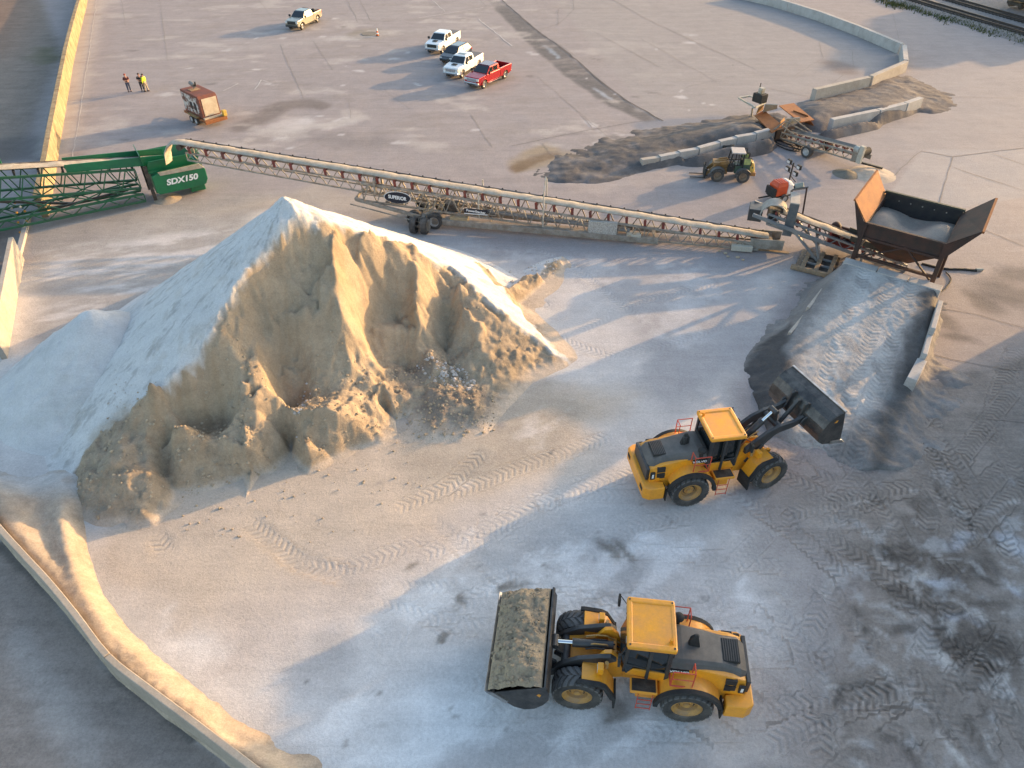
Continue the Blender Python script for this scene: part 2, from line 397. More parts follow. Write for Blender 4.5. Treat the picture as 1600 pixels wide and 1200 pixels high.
lay(pmask([(1190,800),(1330,760),(1300,1000),(1250,1200),(1180,1200)], 1.2), (.36,.34,.325), .5, .6)
# whitish dust dragged along by the loaders
dst = fbm(X*.45+Y*.55, Y*.9-X*.75, .55, 6, .62, 33)
lay(sstep(.0,.4,dst)*pmask([(560,930),(800,820),(1000,760),(1220,800),(1200,930),(1100,1210),(440,1230),(460,1080)], 1.2), (.72,.71,.70), .45, .85)
lay(sstep(.0,.35,fbm(X*.3-Y*.2,Y*1.2,.5,6,.62,34))*pmask([(400,1110),(700,1030),(860,1110),(800,1220),(420,1230)], .9), (.70,.69,.68), .4, .8)
lay(sstep(-.1,.35,dst)*pmask([(240,950),(330,1000),(400,1090),(330,1075),(250,1000)], .5), (.66,.63,.60), .4, .8)
lay(sstep(.05,.4,dst)*pmask([(900,590),(1000,560),(1010,640),(870,720),(740,790),(700,770)], .9), (.62,.57,.53), .45, .7)
# right concrete yard
lay(pmask([(1500,300),(1640,250),(1640,540),(1430,610),(1470,470)], .4, warp=.3), (.37,.315,.285), .35, .8)
for a in ((1565,455,1.6,1.5,.3),(1530,470,.7,1.3,.2),(1600,430,1.5,1.0,0),(1475,500,.8,1.6,.5),(1500,530,1.2,.5,-.3)): lay(spot(*a[:5], .6), (.14,.125,.12), .6, .75)
lay(pmask([(1200,130),(1640,90),(1640,240),(1450,270),(1330,230)], 3), (.33,.30,.29), .3, .7)
lay(pmask([(1440,235),(1640,232),(1640,300),(1480,330),(1390,300)], .2, warp=.1), (.36,.335,.325), .25, .8)
# upper yard: drain strip, dirt, wheel-swept arcs
lay(pmask([(755,-6),(777,-6),(832,42),(884,80),(942,130),(988,163),(1036,189),(1010,192),(952,166),(886,120),(846,87),(798,40)], .3, warp=.35), (.135,.128,.128), .8, .95)
lay(streak([(850,72),(872,90)], .25, .8), (.33,.38,.44), .6, .6); lay(streak([(930,138),(955,155)], .25, .8), (.38,.42,.47), .6, .6)
lay(streak([(1005,196),(1060,190),(1120,183)], 1.0, .5), (.20,.215,.25), .3, .8)
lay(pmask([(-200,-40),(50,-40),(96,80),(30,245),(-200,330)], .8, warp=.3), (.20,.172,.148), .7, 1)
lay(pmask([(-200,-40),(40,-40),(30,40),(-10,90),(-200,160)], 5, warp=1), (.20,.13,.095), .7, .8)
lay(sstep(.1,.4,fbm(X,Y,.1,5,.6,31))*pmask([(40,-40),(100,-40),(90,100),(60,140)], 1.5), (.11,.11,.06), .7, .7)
for a in ((-10,235,7,3,0),): lay(spot(*a[:5], .4), (.10,.095,.095), .4, .7)
lay(pmask([(-260,360),(40,330),(18,400),(-10,560),(-260,700)], .6, warp=.3), (.17,.152,.145), .6, .95)
lay(streak([(148,-10),(118,110),(88,235)], 1.6, .35, .3), (.40,.37,.35), .35, .8)
lay(streak([(380,198),(440,165),(480,162)], 1.3, .5), (.15,.125,.11), .5, .65); lay(spot(505,165,1.0,.9,0,.5), (.15,.125,.11), .5, .6)
lay(spot(455,195,2.6,1.6,.6,.4), (.46,.42,.40), .4, .8); lay(streak([(440,215),(475,190)], .8, .6), (.50,.47,.46), .4, .8); lay(streak([(505,197),(545,191)], .9, .6), (.48,.45,.43), .4, .7)
lay(spot(545,220,4.0,1.6,-.2,.6), (.21,.19,.185), .5, .6); lay(spot(545,60,3,1.2,0,.6), (.45,.42,.40), .4, .7); lay(spot(578,53,2.6,2.6,0,.3), (.24,.21,.17), .6, .8)
lay(streak([(335,70),(545,30),(760,5)], 3.0, .8), (.33,.30,.29), .4, .5); lay(streak([(280,85),(520,62),(700,45)], 1.4, .8), (.36,.33,.315), .4, .45)
lay(pmask([(860,250),(1190,190),(1210,240),(1010,250),(880,300)], 1.0), (.26,.225,.205), .5, .5)
lay(pmask([(790,255),(850,222),(890,240),(860,262),(800,268)], .5), (.30,.24,.165), .5, .8); lay(streak([(805,262),(835,250),(862,243)], .8, .5), (.15,.10,.06), .5, .75)
lay(pmask([(830,270),(1010,250),(1160,245),(1080,285),(900,300)], .8), (.38,.33,.30), .4, .6)
lay(pmask([(330,330),(500,290),(640,320),(700,350),(460,320)], 1), (.40,.35,.30), .35, .7)
lay(sstep(.05,.4,nst)*pmask([(120,-30),(1150,-30),(1200,170),(900,240),(340,240),(90,235)], 3), (.275,.243,.228), None, .6)
lay(sstep(.18,.45,fbm(X*.5+Y*.1,Y,.35,5,.6,41))*pmask([(120,-30),(1150,-30),(1200,170),(900,240),(340,240),(90,235)], 3), (.43,.39,.36), None, .6)
lay(pmask([(850,-20),(1200,-20),(1420,90),(1260,150),(1150,180),(1020,185)], .6, warp=.25), (.31,.285,.272), .35, .65)
lay(spot(1310,105,1.6,2.8,.2,.5), (.19,.14,.12), .4, .6)
for i in range(60):
    p = (random.uniform(180,1150), random.uniform(20,235)); a = random.uniform(.25,.9); lay(spot(*p, a, a*random.uniform(.25,.6), random.uniform(-.6,.4), .5), random.choice([(.55,.52,.51),(.50,.47,.46),(.17,.155,.15)]), None, .7)
for i in range(40):
    p = (random.uniform(480,1230), random.uniform(640,1200)); a = random.uniform(.06,.2); lay(spot(*p, a, a*random.uniform(.3,.7), random.uniform(-.6,.6), .6), random.choice([(.24,.22,.195),(.27,.25,.24),(.20,.185,.17)]), None, .7)
for p, a, b_, r in (((955,865),.75,.28,2.2),((985,868),.85,.25,2.3),((965,1113),.5,.3,0),((800,912),.35,.2,0),((722,925),.3,.3,0),((685,988),.3,.2,0),((640,895),.4,.15,.4)): lay(spot(*p, a, b_, r, .6), (.21,.19,.165), .6, .85)
# road beyond the low wall, lower left
lay(pmask([(-60,820),(0,838),(90,925),(190,1050),(270,1120),(390,1215),(-80,1260)], .35, warp=.2), (.28,.235,.205), .85, 1)
lay(streak([(0,850),(100,945),(190,1060),(300,1150)], .22, .5, .2), (.12,.11,.10), .5, .8)
lay(sstep(.1,.5,fbm(X+Y,Y*.6,.35,4,.6,51))*pmask([(-60,900),(60,960),(160,1100),(200,1230),(-60,1230)], 1.0), (.36,.32,.295), .6, .5)
lay(streak([(30,1000),(90,1100),(130,1200)], .5, .9), (.40,.37,.345), .5, .5)
lay(streak([(0,770),(60,800),(120,890),(200,1000)], .9, .6), (.50,.47,.44), .4, .8)
# tyre tread bands: (points in the photograph, half width in metres, strength, layer)
trk = np.zeros(X.shape+(3,)); trj = np.zeros(X.shape+(3,))
def track(px, hw, st, A):
    d, U, S = polydist(X, Y, gp(px), False); v = S/hw; k = (np.abs(v) < 1.25) & (d < hw*1.3)
    e = np.minimum(U, U.max()-U)
    A[k, 0] = U[k]; A[k, 1] = v[k]; A[k, 2] = st*sstep(0, .8, e)[k]
for q, hw, st, A in (
  ([(380,810),(470,880),(560,905)], .42, .75, 0), ([(440,880),(540,890),(680,840)], .40, .55, 1), ([(690,780),(800,735),(960,680)], .42, .7, 0), ([(640,880),(740,830),(860,770),(980,735)], .40, .6, 1),
  ([(700,880),(790,820),(880,770)], .40, .6, 0), ([(240,830),(262,870)], .40, 1, 0), ([(1225,780),(1240,850)], .36, 1, 0), ([(1285,1200),(1280,1120),(1275,1060)], .40, 1.3, 0),
  ([(1280,900),(1285,1000)], .38, .8, 1), ([(1410,930),(1480,1000),(1560,1060)], .42, 1.4, 0), ([(1440,940),(1560,990),(1640,1050)], .42, 1.2, 1), ([(1350,1080),(1440,1120),(1560,1170)], .42, 1.3, 0),
  ([(1300,1100),(1400,1060),(1450,1050)], .42, 1.2, 1), ([(1540,700),(1560,620),(1590,540)], .42, .9, 0), ([(1500,800),(1560,740),(1640,700)], .42, 1.2, 1), ([(1240,1190),(1200,1120),(1170,1060)], .40, .8, 1),
  ([(1230,700),(1270,740),(1320,760)], .42, 1, 0), ([(900,880),(1000,820),(1100,800)], .40, .6, 1), ([(820,470),(870,480)], .40, 1, 0), ([(850,520),(900,540),(960,560)], .40, .8, 1),
  ([(1050,1190),(1130,1140),(1230,1090)], .40, .6, 0), ([(560,1010),(700,960),(800,900)], .40, .5, 1), ([(1200,920),(1190,1000),(1215,1060)], .4, .7, 0), ([(1400,1180),(1500,1060),(1590,1000)], .42, 1.1, 0),
  ([(800,370),(900,420),(1000,500)], .35, .6, 0), ([(900,520),(1000,470),(1130,440)], .35, .6, 1), ([(930,560),(1040,540),(1150,500)], .35, .5, 0),
  ([(610,800),(700,760),(760,700)], .4, .7, 0), ([(1340,800),(1440,880),(1520,900)], .42, 1.1, 1), ([(1480,930),(1520,1040),(1540,1190)], .42, 1.2, 1)):
    track(q, hw, st, trj if A else trk)
for i in range(26):
    a = (random.uniform(520,1000), random.uniform(760,1190)); b = (random.uniform(1080,1330), random.uniform(690,1190)); m_ = ((a[0]+b[0])/2+random.uniform(-60,60), (a[1]+b[1])/2+random.uniform(-70,50))
    L0 = [tuple((1-t)**2*a[k]+2*t*(1-t)*m_[k]+t*t*b[k] for k in (0,1)) for t in (0,.2,.4,.6,.8,1)]; track(L0, .36, random.uniform(.25,.6), trk if i % 2 else trj)
for i in range(34):
    a = (random.uniform(1230,1620), random.uniform(700,1200)); an = random.choice([.75,.8,-.5,1.3,-1.1])+random.gauss(0,.2); l = random.uniform(80,260)
    track([(a[0]-l/2*math.cos(an), a[1]-l/2*math.sin(an)), a, (a[0]+l/2*math.cos(an+.15), a[1]+l/2*math.sin(an+.15))], .38, random.uniform(.6,1.5), trk if i % 2 else trj)
ZG = fbm(X, Y, .25, 3, .5, 61)*.035*sstep(9,14,Y)*(1-sstep(70,90,Y))
ZG = ZG-.05*np.clip(trk[...,2],0,1)*(np.abs(trk[...,1])<1)*.5
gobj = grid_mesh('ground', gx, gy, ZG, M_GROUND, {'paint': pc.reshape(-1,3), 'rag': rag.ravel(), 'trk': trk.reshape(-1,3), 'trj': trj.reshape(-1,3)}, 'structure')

# ------------------------------------------------------------------ the stockpile: a cone dug into from the near side
CX, CY, CH, CK = -10.9, 32.0, 9.6, math.tan(R(35))
def conez(x, y): return CH-CK*math.hypot(x-CX, y-CY)
def on_cone(px, py):
    d = ray(px, py); 
    for t in np.linspace(15, 75, 6001):
        p = np.array([0,0,CAM_H])+d*t
        if p[2] <= max(conez(p[0], p[1]), 0): return p
crest_px = [(105,762),(130,715),(165,670),(215,628),(262,600),(305,550),(345,490),(385,420),(405,392),(440,352),(470,348),(512,346),(560,362),(605,375),(640,385),(660,400),(700,415),(722,432),(745,455),(775,482),(810,510),(850,540),(887,566)]
toe_px = [(105,772),(122,800),(150,820),(200,824),(240,822),(262,800),(290,778),(330,765),(380,747),(430,735),(455,710),(480,740),(520,718),(560,700),(600,692),(640,668),(660,690),(720,694),(760,680),(790,640),(830,600),(885,572)]
crest = [on_cone(*p) for p in crest_px]; toe = [np.array(G(*p)) for p in toe_px]
_cx = np.array([p[0] for p in crest_px]); _tx = np.array([p[0] for p in toe_px])
def face(px, py, off):
    cy = np.interp(px, _cx, [p[1] for p in crest_px]); cY = np.interp(px, _cx, [p[1] for p in crest])
    ty = np.interp(px, _tx, [p[1] for p in toe_px]); tY = np.interp(px, _tx, [p[1] for p in toe])
    off *= .8 if off > 0 else .42
    wq = np.clip((ty-py)/max(ty-cy, 1), 0, 1); wq = wq**.8
    return tuple(D(px, py, tY+(cY-tY)*wq-off))
ridges = [[(215,640,.2),(228,700,.7),(240,760,.7),(262,795,.2)], [(300,600,.1),(345,508,.3),(368,548,.6),(405,600,.6)], [(516,385,.4),(526,430,.7),(533,500,1.0),(545,550,1.0),(560,575,.6)],
  [(651,425,.6),(652,480,.9),(648,528,.9),(640,560,.5)], [(440,625,.6),(470,660,.8),(480,700,.9),(482,728,.3)], [(600,600,.4),(615,640,.5)], [(540,600,.6),(580,620,.8),(600,600,.4)],
  [(365,690,1.1),(385,700,1.3),(392,735,.5)], [(500,640,1.1),(530,650,1.3),(560,672,.8)], [(640,620,.6),(690,625,1.0),(740,640,.9)], [(150,745,.9),(190,740,1.1),(215,780,.8)], [(720,470,.5),(740,520,.6),(760,560,.6)], [(800,540,.2),(830,575,.1)],
  [(270,660,.6),(310,680,.7),(340,670,.7),(400,640,.8)], [(700,590,.7),(780,600,.5),(830,585,.1)]]
valleys = [[(245,690,-.2),(258,740,-.2),(275,770,-.1)], [(395,470,-.4),(405,510,-.6),(428,545,-.4)], [(548,385,-.6),(566,450,-.8),(568,500,-.7),(590,560,-.4)], [(682,440,-.5),(700,490,-.6),(696,545,-.4)],
  [(450,640,-.1),(456,700,-.5)], [(290,650,-.7),(345,647,-.7)], [(600,640,-.5),(625,665,-.4)], [(420,420,-.3),(455,400,-.5),(490,420,-.4)], [(600,430,-.5),(625,480,-.6)], [(450,470,-.4),(480,500,-.4)]]
rim = [(407,585,.4),(412,562,.4),(430,545,.5),(455,537,.5),(480,543,.5),(497,560,.5),(503,585,.4),(497,610,.4)]
pts = []; creases = []
def line(q, step):
    q = densify(q, step); b = len(pts); pts.extend(q); creases.extend((b+i, b+i+1) for i in range(len(q)-1))
line([tuple(p) for p in crest], .45); line([tuple(p) for p in toe], .7)
for ln in ridges+valleys: line([face(*q) for q in ln], .6)
poly = [p[:2] for p in crest]+[(5,24),(4,13),(-26,13),(-22,20)]
cut2 = gp([(722,432),(800,455),(830,440),(880,400),(990,500),(920,600),(887,566),(810,500)])
for r in np.arange(0, 14.6, .9):
    n = max(1, int(2*math.pi*r/1.1))
    for i in range(n):
        t = 2*math.pi*(i+.5*(int(r/.9)%2))/n; x = CX+r*math.cos(t); y = CY+r*math.sin(t)
        z = max(conez(x, y), 0) if r < 13.9 else -.1
        a = np.array([[x]]); b_ = np.array([[y]])
        if polydist(a, b_, poly)[0,0] < .35 or polydist(a, b_, cut2)[0,0] < .2: continue
        pts.append((x, y, z))
for q in [(790,462,.15),(812,475,.05),(840,490,.0),(870,520,0),(900,560,0),(835,455,.1),(775,452,.9),(800,448,1.1),(820,430,.9),(842,428,.7),(862,412,.55),(850,440,.1),(880,425,0),(880,400,0),(820,500,.35),(850,530,.25)]: pts.append(tuple(G(*q)))
for x, y in [(-12,23),(-14,20),(-8,22.5),(-17,20),(-4,23),(-1,24),(1,27),(-22,20),(-18,18),(-12,20.5),(-8,22),(-4,23.5),(0,26),(4,29),(5,33),(4.5,38),(2,43),(-4,46.5),(-11,47.5),(-18,46.5),(-23,42),(-26,36),(-26.5,29),(-24,22)]: pts.append((x, y, -.15))
pxs = np.arange(-27, 5.5, .085); pys = np.arange(17.5, 48, .085); PX, PY = np.meshgrid(pxs, pys)
pa = np.array(pts); PZ = rbf(pa[:,:2], pa[:,2], PX, PY); PZ = PZ*.15+facets(pts, creases, PX, PY, PZ)*.85
for _ in range(1): PZ[1:-1,1:-1] = (PZ[1:-1,1:-1]*2+PZ[:-2,1:-1]+PZ[2:,1:-1]+PZ[1:-1,:-2]+PZ[1:-1,2:])/6
fd = polydist(PX, PY, poly); fd2 = polydist(PX, PY, cut2)
onface = 1-sstep(-.12, .12, np.minimum(fd, fd2+.1)+fbm(PX, PY, 1.3, 5, .65, 71)*.42)
hz = np.clip(PZ/6, 0, 1)
for px_, py_, r_, dp_ in ((455,578,1.05,.75),(335,640,1.1,.42),(610,510,1.3,.4),(430,460,1.1,.25),(690,500,1.0,.4),(235,690,1.0,.45),(565,600,.9,.4),(380,590,.8,.3),(300,600,.9,.25),(520,560,.8,.35),(640,560,.8,.35),(270,655,.8,.4),(490,410,.9,.25)):
    q_ = face(px_, py_, 0); dd = np.hypot(PX-q_[0]+fbm(PX,PY,.9,4,.6,93)*.35, (PY-q_[1]+fbm(PX,PY,.9,4,.6,94)*.35)*.8)/r_
    PZ = PZ-dp_*np.exp(-dd**5)*sstep(.3,1.0,PZ)
gy_, gx_ = np.gradient(PZ, .085); slope = np.hypot(gx_, gy_)
flute = fbm(PX*1.0, PY*.3, 1.1, 6, .6, 72)
ir = 1-np.abs(fbm(PX, PY, .55, 4, .5, 73))
body = sstep(.02, .5, PZ)
ax_ = PX+fbm(PX,PY,.6,4,.6,89)*.9; ay_ = (PY+fbm(PX,PY,.6,4,.6,90)*.9)*.75
sc1 = scoops(ax_, ay_, .42, 3); sc2 = scoops(ax_*1.1+4, ay_*1.1, 1.15, 5)
sharp = np.abs(fbm(PX+PZ*.25, PY+PZ*.15, .75, 4, .55, 88))
PZ = PZ+body*(onface*(flute*.09+(ir-.75)*.12*sstep(.3,1.2,slope)-np.abs(fbm(PX,PY*.8,1.5,5,.6,99))*.22*sstep(.3,1.2,slope)-sharp*.16+sc1*.5*sstep(.3,1.0,slope)-.12+sc2*.20+fbm(PX,PY,3.5,4,.68,74)*.09)+(1-onface)*(fbm(PX,PY,.9,5,.55,75)*.08+fbm(PX,PY,4,4,.7,91)*.045))
sf1 = fbm(PX+.6*fbm(PX,PY,.8,3,.6,121), PY*.8, .42, 4, .5, 122); sf2 = fbm(PX*.8-PY*.3, PY*.9+.3*PX, .75, 4, .5, 123)
PZ = PZ+onface*sstep(.3,.9,PZ)*(.3+.7*sstep(1.4,3.2,PZ))*((sstep(-.03,.03,sf1)-.5)*.34+(sstep(-.03,.03,sf2-.1)-.5)*.24+(sstep(-.03,.03,sf2+.25)-.5)*.16)
talus = onface*(1-sstep(1.0, 2.6, PZ))*sstep(.05,.5,PZ)
PZ = PZ+talus*(fbm(PX,PY,1.1,6,.68,76)*.20+np.maximum(fbm(PX,PY,5,3,.6,77),0)*.13)
PZ = PZ+(1-onface)*np.exp(-((fd-.15)/.25)**2)*fbm(PX,PY,2.2,4,.6,78)*.16*body
near_apex = np.exp(-((PX-CX-.5)**2+(PY-CY+.4)**2)/1.2); PZ = PZ+near_apex*(fbm(PX,PY,2.2,4,.6,79)*.35+.1)
col1 = np.empty(PX.shape+(3,)); col1[:] = (.60,.585,.565)
def play(mask, c): col1[:] = col1*(1-mask[...,None])+np.array(c)*mask[...,None]
rad = np.hypot(PX-CX, PY-CY); th_ = np.arctan2(PY-CY, PX-CX)
play((1-onface)*sstep(.12,.4,fbm(th_*20, rad*1.0, 1.0, 6, .68, 81))*.55, (.30,.285,.27)); play((1-onface)*sstep(.3,.5,fbm(th_*9, rad*.8, 1.0, 6, .7, 92))*.5, (.40,.36,.31))
play((1-onface)*sstep(.2,.45,fbm(PX,PY,1.0,5,.6,82))*.35, (.45,.40,.34))
play(onface, (.395,.305,.212))
play(onface*sstep(.0,.4,fbm(PX*1.5,PY*.3,1.0,5,.6,83))*.6, (.335,.24,.15))
play(onface*sstep(.1,.5,fbm(PX,PY,.4,4,.6,84))*.45, (.44,.36,.265))
play(np.clip(talus*(.35+.65*sstep(-.1,.3,fbm(PX,PY,.35,4,.6,85))),0,1)*.85, (.33,.265,.19))
dk = 1-sstep(-.4,.4,polydist(PX, PY, gp([(620,600),(700,590),(770,625),(775,670),(700,694),(650,690),(625,650)]))); play(dk*sstep(-.3,.1,fbm(PX,PY,1.2,4,.6,86))*.8, (.22,.18,.145))
dk2 = 1-sstep(-.4,.4,polydist(PX, PY, gp([(110,790),(160,710),(230,690),(262,790),(230,822),(150,822)]))); play(dk2*.5, (.31,.25,.185))
flo = onface*(1-sstep(.05,.35,PZ)); play(flo, SANDY)
M_PILE = earth_material('stockpile_sand', 1.3, False, .10)
rg = .34+.35*talus+.22*onface
pile = grid_mesh('sand_stockpile', pxs, pys, PZ, M_PILE, {'paint': col1.reshape(-1,3), 'rag': rg.ravel()}, keep=(PZ > -.03))
tag(pile, 'huge tan sand stockpile with a pale crusted back and a dug out near face', 'stockpile')
def pile_z(x, y):
    i = int(round((y-pys[0])/.085)); j = int(round((x-pxs[0])/.085))
    return float(PZ[i, j]) if 0 <= i < len(pys) and 0 <= j < len(pxs) else 0.0
# ------------------------------------------------------------------ smaller heaps and banks
def heap(name, label, cat, pts, box, step, colr, second, amp=.12, seed=0, ragv=.4, kind=None, extra=None, sm=1, gr=1.5, edge=.0, flat=False, trks=None):
    """a bank of loose material through measured points (x, y, z)"""
    xs = np.arange(box[0], box[1], step); ys = np.arange(box[2], box[3], step); HX, HY = np.meshgrid(xs, ys)
    pts = list(pts)+[(x, y, -.3) for x in np.arange(box[0], box[1]+.1, 1.2) for y in (box[2], box[3])]+[(x, y, -.3) for y in np.arange(box[2], box[3]+.1, 1.2) for x in (box[0], box[1])]
    p = np.array(pts, float); Z = rbf(p[:,:2], p[:,2], HX, HY)
    if flat: Z = facets([tuple(q) for q in p], [], HX, HY, Z)
    for _ in range(sm): Z[1:-1,1:-1] = (Z[1:-1,1:-1]*2+Z[:-2,1:-1]+Z[2:,1:-1]+Z[1:-1,:-2]+Z[1:-1,2:])/6
    bod = sstep(.0, .3, Z); Z = Z+bod*(fbm(HX,HY,1.1,5,.6,seed)*amp+fbm(HX,HY,4,3,.6,seed+1)*max(amp*.5,.03))
    Z = Z+sstep(-.2,.02,Z)*(1-sstep(.25,.9,Z))*fbm(HX,HY,.55,5,.6,seed+5)*edge
    c = np.empty(HX.shape+(3,)); c[:] = colr; mk = sstep(-.1,.35,fbm(HX,HY,.7,5,.6,seed+2))[...,None]; c[:] = c*(1-mk)+np.array(second)*mk
    if extra: extra(HX, HY, Z, c)
    e = np.minimum(np.minimum(HX-box[0], box[1]-HX), np.minimum(HY-box[2], box[3]-HY)); Z = np.where(e < step*2, -.3, Z)
    at = {'paint': c.reshape(-1,3), 'rag': np.full(HX.size, ragv)}
    if trks:
        T = np.zeros(HX.shape+(3,))
        for q in trks:
            d, U, S = polydist(HX, HY, gp(q, 1.0), False); v = S/.42; k = (np.abs(v) < 1.25) & (d < .6); T[k,0] = U[k]; T[k,1] = v[k]; T[k,2] = .8
        at['trk'] = T.reshape(-1,3); at['trj'] = np.zeros((HX.size,3))
    o = grid_mesh(name, xs, ys, Z, M_GROUND if trks else heap_mat(gr), at, kind, keep=Z > -.03)
    o['zz'] = 0; del o['zz']
    if label: tag(o, label, cat)
    HEAPS[name] = (xs, ys, Z, step); return o
HEAPS = {}; _hm = {}
def heap_mat(g):
    if g not in _hm: _hm[g] = earth_material('loose_heap', g, False, .05)
    return _hm[g]
def hz_(name, x, y):
    xs, ys, Z, st = HEAPS[name]; i = int(round((y-ys[0])/st)); j = int(round((x-xs[0])/st))
    return max(0.0, float(Z[i,j])) if 0 <= i < len(ys) and 0 <= j < len(xs) else 0.0
def g3(px, py, z): return tuple(G(px, py, z))
def ring(c, r, z, n=16, ry=None): return [(c[0]+r*math.cos(2*math.pi*i/n), c[1]+(ry or r)*math.sin(2*math.pi*i/n), z) for i in range(n)]
# pale mound left of the stockpile: two joined cones
mp = []
for (cx, cy, h) in ((-21.6,30.2,4.3),(-18.6,32.8,3.6)):
    for r in np.arange(0, 8, .7):
        for i in range(max(1, int(2*math.pi*r/.9))):
            t = 2*math.pi*i/max(1, int(2*math.pi*r/.9)); x = cx+r*math.cos(t); y = cy+r*math.sin(t)
            z = max(4.3-.70*math.hypot(x+21.6, y-30.2), 3.4-.66*math.hypot(x+18.6, y-32.8), -.15); mp.append((x, y, z))
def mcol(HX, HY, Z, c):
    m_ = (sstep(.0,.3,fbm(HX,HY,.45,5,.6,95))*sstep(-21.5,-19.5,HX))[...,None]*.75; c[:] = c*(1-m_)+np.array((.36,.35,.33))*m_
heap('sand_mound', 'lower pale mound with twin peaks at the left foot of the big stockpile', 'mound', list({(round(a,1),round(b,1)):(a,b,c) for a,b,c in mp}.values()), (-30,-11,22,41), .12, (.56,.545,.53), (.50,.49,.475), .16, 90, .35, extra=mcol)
# sand bank swept up against the low wall
WALL_Z = 1.25
_w = [(-120,672),(-60,746),(0,818),(40,862),(80,905),(123,957),(172,1020),(230,1066),(307,1123),(403,1196),(440,1224),(480,1254)]
wall_px = []
for i in range(1, len(_w)-2):
    for t in (0,.25,.5,.75):
        wall_px.append(tuple(.5*(2*_w[i][k]+(_w[i+1][k]-_w[i-1][k])*t+(2*_w[i-1][k]-5*_w[i][k]+4*_w[i+1][k]-_w[i+2][k])*t*t+(3*_w[i][k]-_w[i-1][k]-3*_w[i+1][k]+_w[i+2][k])*t**3) for k in (0,1)))
wl = [G(x, y, WALL_Z) for x, y in wall_px]
bp_ = []
for ln in ([(98,745,.5),(102,775,.65),(103,815,.75),(107,855,.8),(132,932,.8),(169,989,.75),(230,1047,.7),(326,1123,.55),(395,1152,.25),(425,1172,0)],
           [(128,805,0),(136,855,0),(160,932,0),(203,989,0),(269,1047,0),(363,1121,0),(412,1148,0),(450,1180,0)],
           [(300,830,-.1),(200,850,-.1),(230,950,-.1),(320,1040,-.1),(420,1120,-.1),(520,1180,-.1)],
           [(60,800,.35),(78,852,.6),(104,905,.7),(150,975,.65),(215,1040,.6),(310,1112,.5),(390,1165,.3)],
           [(0,745,.1),(50,760,.15)]):
    bp_ += densify([g3(*q) for q in ln], .22)
for a, b in zip(densify([tuple(p) for p in wl], .3)[:-1], densify([tuple(p) for p in wl], .3)[1:]):
    n = Vector((b[1]-a[1], a[0]-b[0])).normalized(); n = n if n.x > 0 else -n
    n = -n if n.y < 0 and False else n
    bp_.append((a[0], a[1], .75)); bp_.append((a[0]-abs(n.x)*.45, a[1]-abs(n.y)*.45, -.4))
def bcol(HX, HY, Z, c):
    up_ = (sstep(20.5,22.2,HY+.25*fbm(HX,HY,.8,4,.6,98)))[...,None]*.85; c[:] = c*(1-up_)+np.array((.52,.50,.48))*up_
    m_ = (sstep(-.1,.3,fbm(HX,HY,1.2,5,.6,97))*.5)[...,None]; c[:] = c*(1-m_)+np.array((.40,.32,.25))*m_
heap('sand_berm', 'long curved berm of loose sand swept up against the low boundary wall', 'berm', bp_, (-27,-4,8.5,25), .09, (.44,.36,.275), (.37,.30,.23), .07, 96, .75, extra=bcol, sm=6, edge=.15)
# loading ramp up to the hopper
RT = 1.95
rp = []
for ln in ([(1318,412,RT),(1390,433,RT),(1462,455,RT)], [(1318,412,RT),(1275,470,1.55),(1243,520,1.15),(1212,600,.6),(1195,665,.25),(1185,725,0)], [(1462,455,RT),(1452,500,1.55),(1440,550,1.05),(1424,600,.55),(1402,660,.25),(1375,730,0)],
           [(1290,550,.95),(1325,562,.95),(1400,572,.9)],
           [(1296,428,.1),(1262,455,.1),(1240,480,0),(1226,505,0),(1190,538,.15),(1160,590,0),(1165,640,.05),(1160,700,0)], [(1200,560,.4),(1185,610,.25)],
           [(1475,470,0),(1468,520,0),(1452,570,0),(1446,620,.1),(1432,680,.05),(1400,760,0),(1290,790,-.05),(1150,760,-.05)], [(1360,700,.2),(1345,760,.12),(1338,800,0)], [(1120,560,-.1),(1110,650,-.1),(1200,500,-.1),(1240,440,-.1)]):
    rp += densify([g3(*q) for q in ln], .3)
tl_, tr_ = G(1318,412,RT), G(1462,455,RT); bk = Vector((-(tr_-tl_).y, (tr_-tl_).x, 0)).normalized()
rp += densify([tuple(tl_+bk*.35), tuple(tr_+bk*.35)], .3)+[tuple(v) for v in densify([tuple(tl_+bk*1.0-Vector((0,0,RT+.3))), tuple(tr_+bk*1.0-Vector((0,0,RT+.3)))], .5)]
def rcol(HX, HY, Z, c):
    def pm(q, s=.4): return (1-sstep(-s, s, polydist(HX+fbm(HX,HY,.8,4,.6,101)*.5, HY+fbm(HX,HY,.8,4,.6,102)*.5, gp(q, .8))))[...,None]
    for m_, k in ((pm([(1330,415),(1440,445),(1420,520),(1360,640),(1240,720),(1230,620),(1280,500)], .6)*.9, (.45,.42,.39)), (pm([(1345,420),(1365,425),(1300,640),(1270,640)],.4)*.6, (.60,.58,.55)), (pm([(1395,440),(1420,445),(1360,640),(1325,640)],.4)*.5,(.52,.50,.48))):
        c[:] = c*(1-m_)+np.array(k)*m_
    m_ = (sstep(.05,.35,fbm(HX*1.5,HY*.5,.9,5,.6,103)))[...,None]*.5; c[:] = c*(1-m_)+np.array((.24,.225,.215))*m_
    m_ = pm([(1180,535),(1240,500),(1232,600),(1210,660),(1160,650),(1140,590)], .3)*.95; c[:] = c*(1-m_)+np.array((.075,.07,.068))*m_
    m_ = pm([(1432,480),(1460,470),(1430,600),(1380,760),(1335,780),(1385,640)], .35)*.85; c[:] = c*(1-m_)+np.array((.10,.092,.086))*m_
rbx = (12.5, 29, 23, 42)
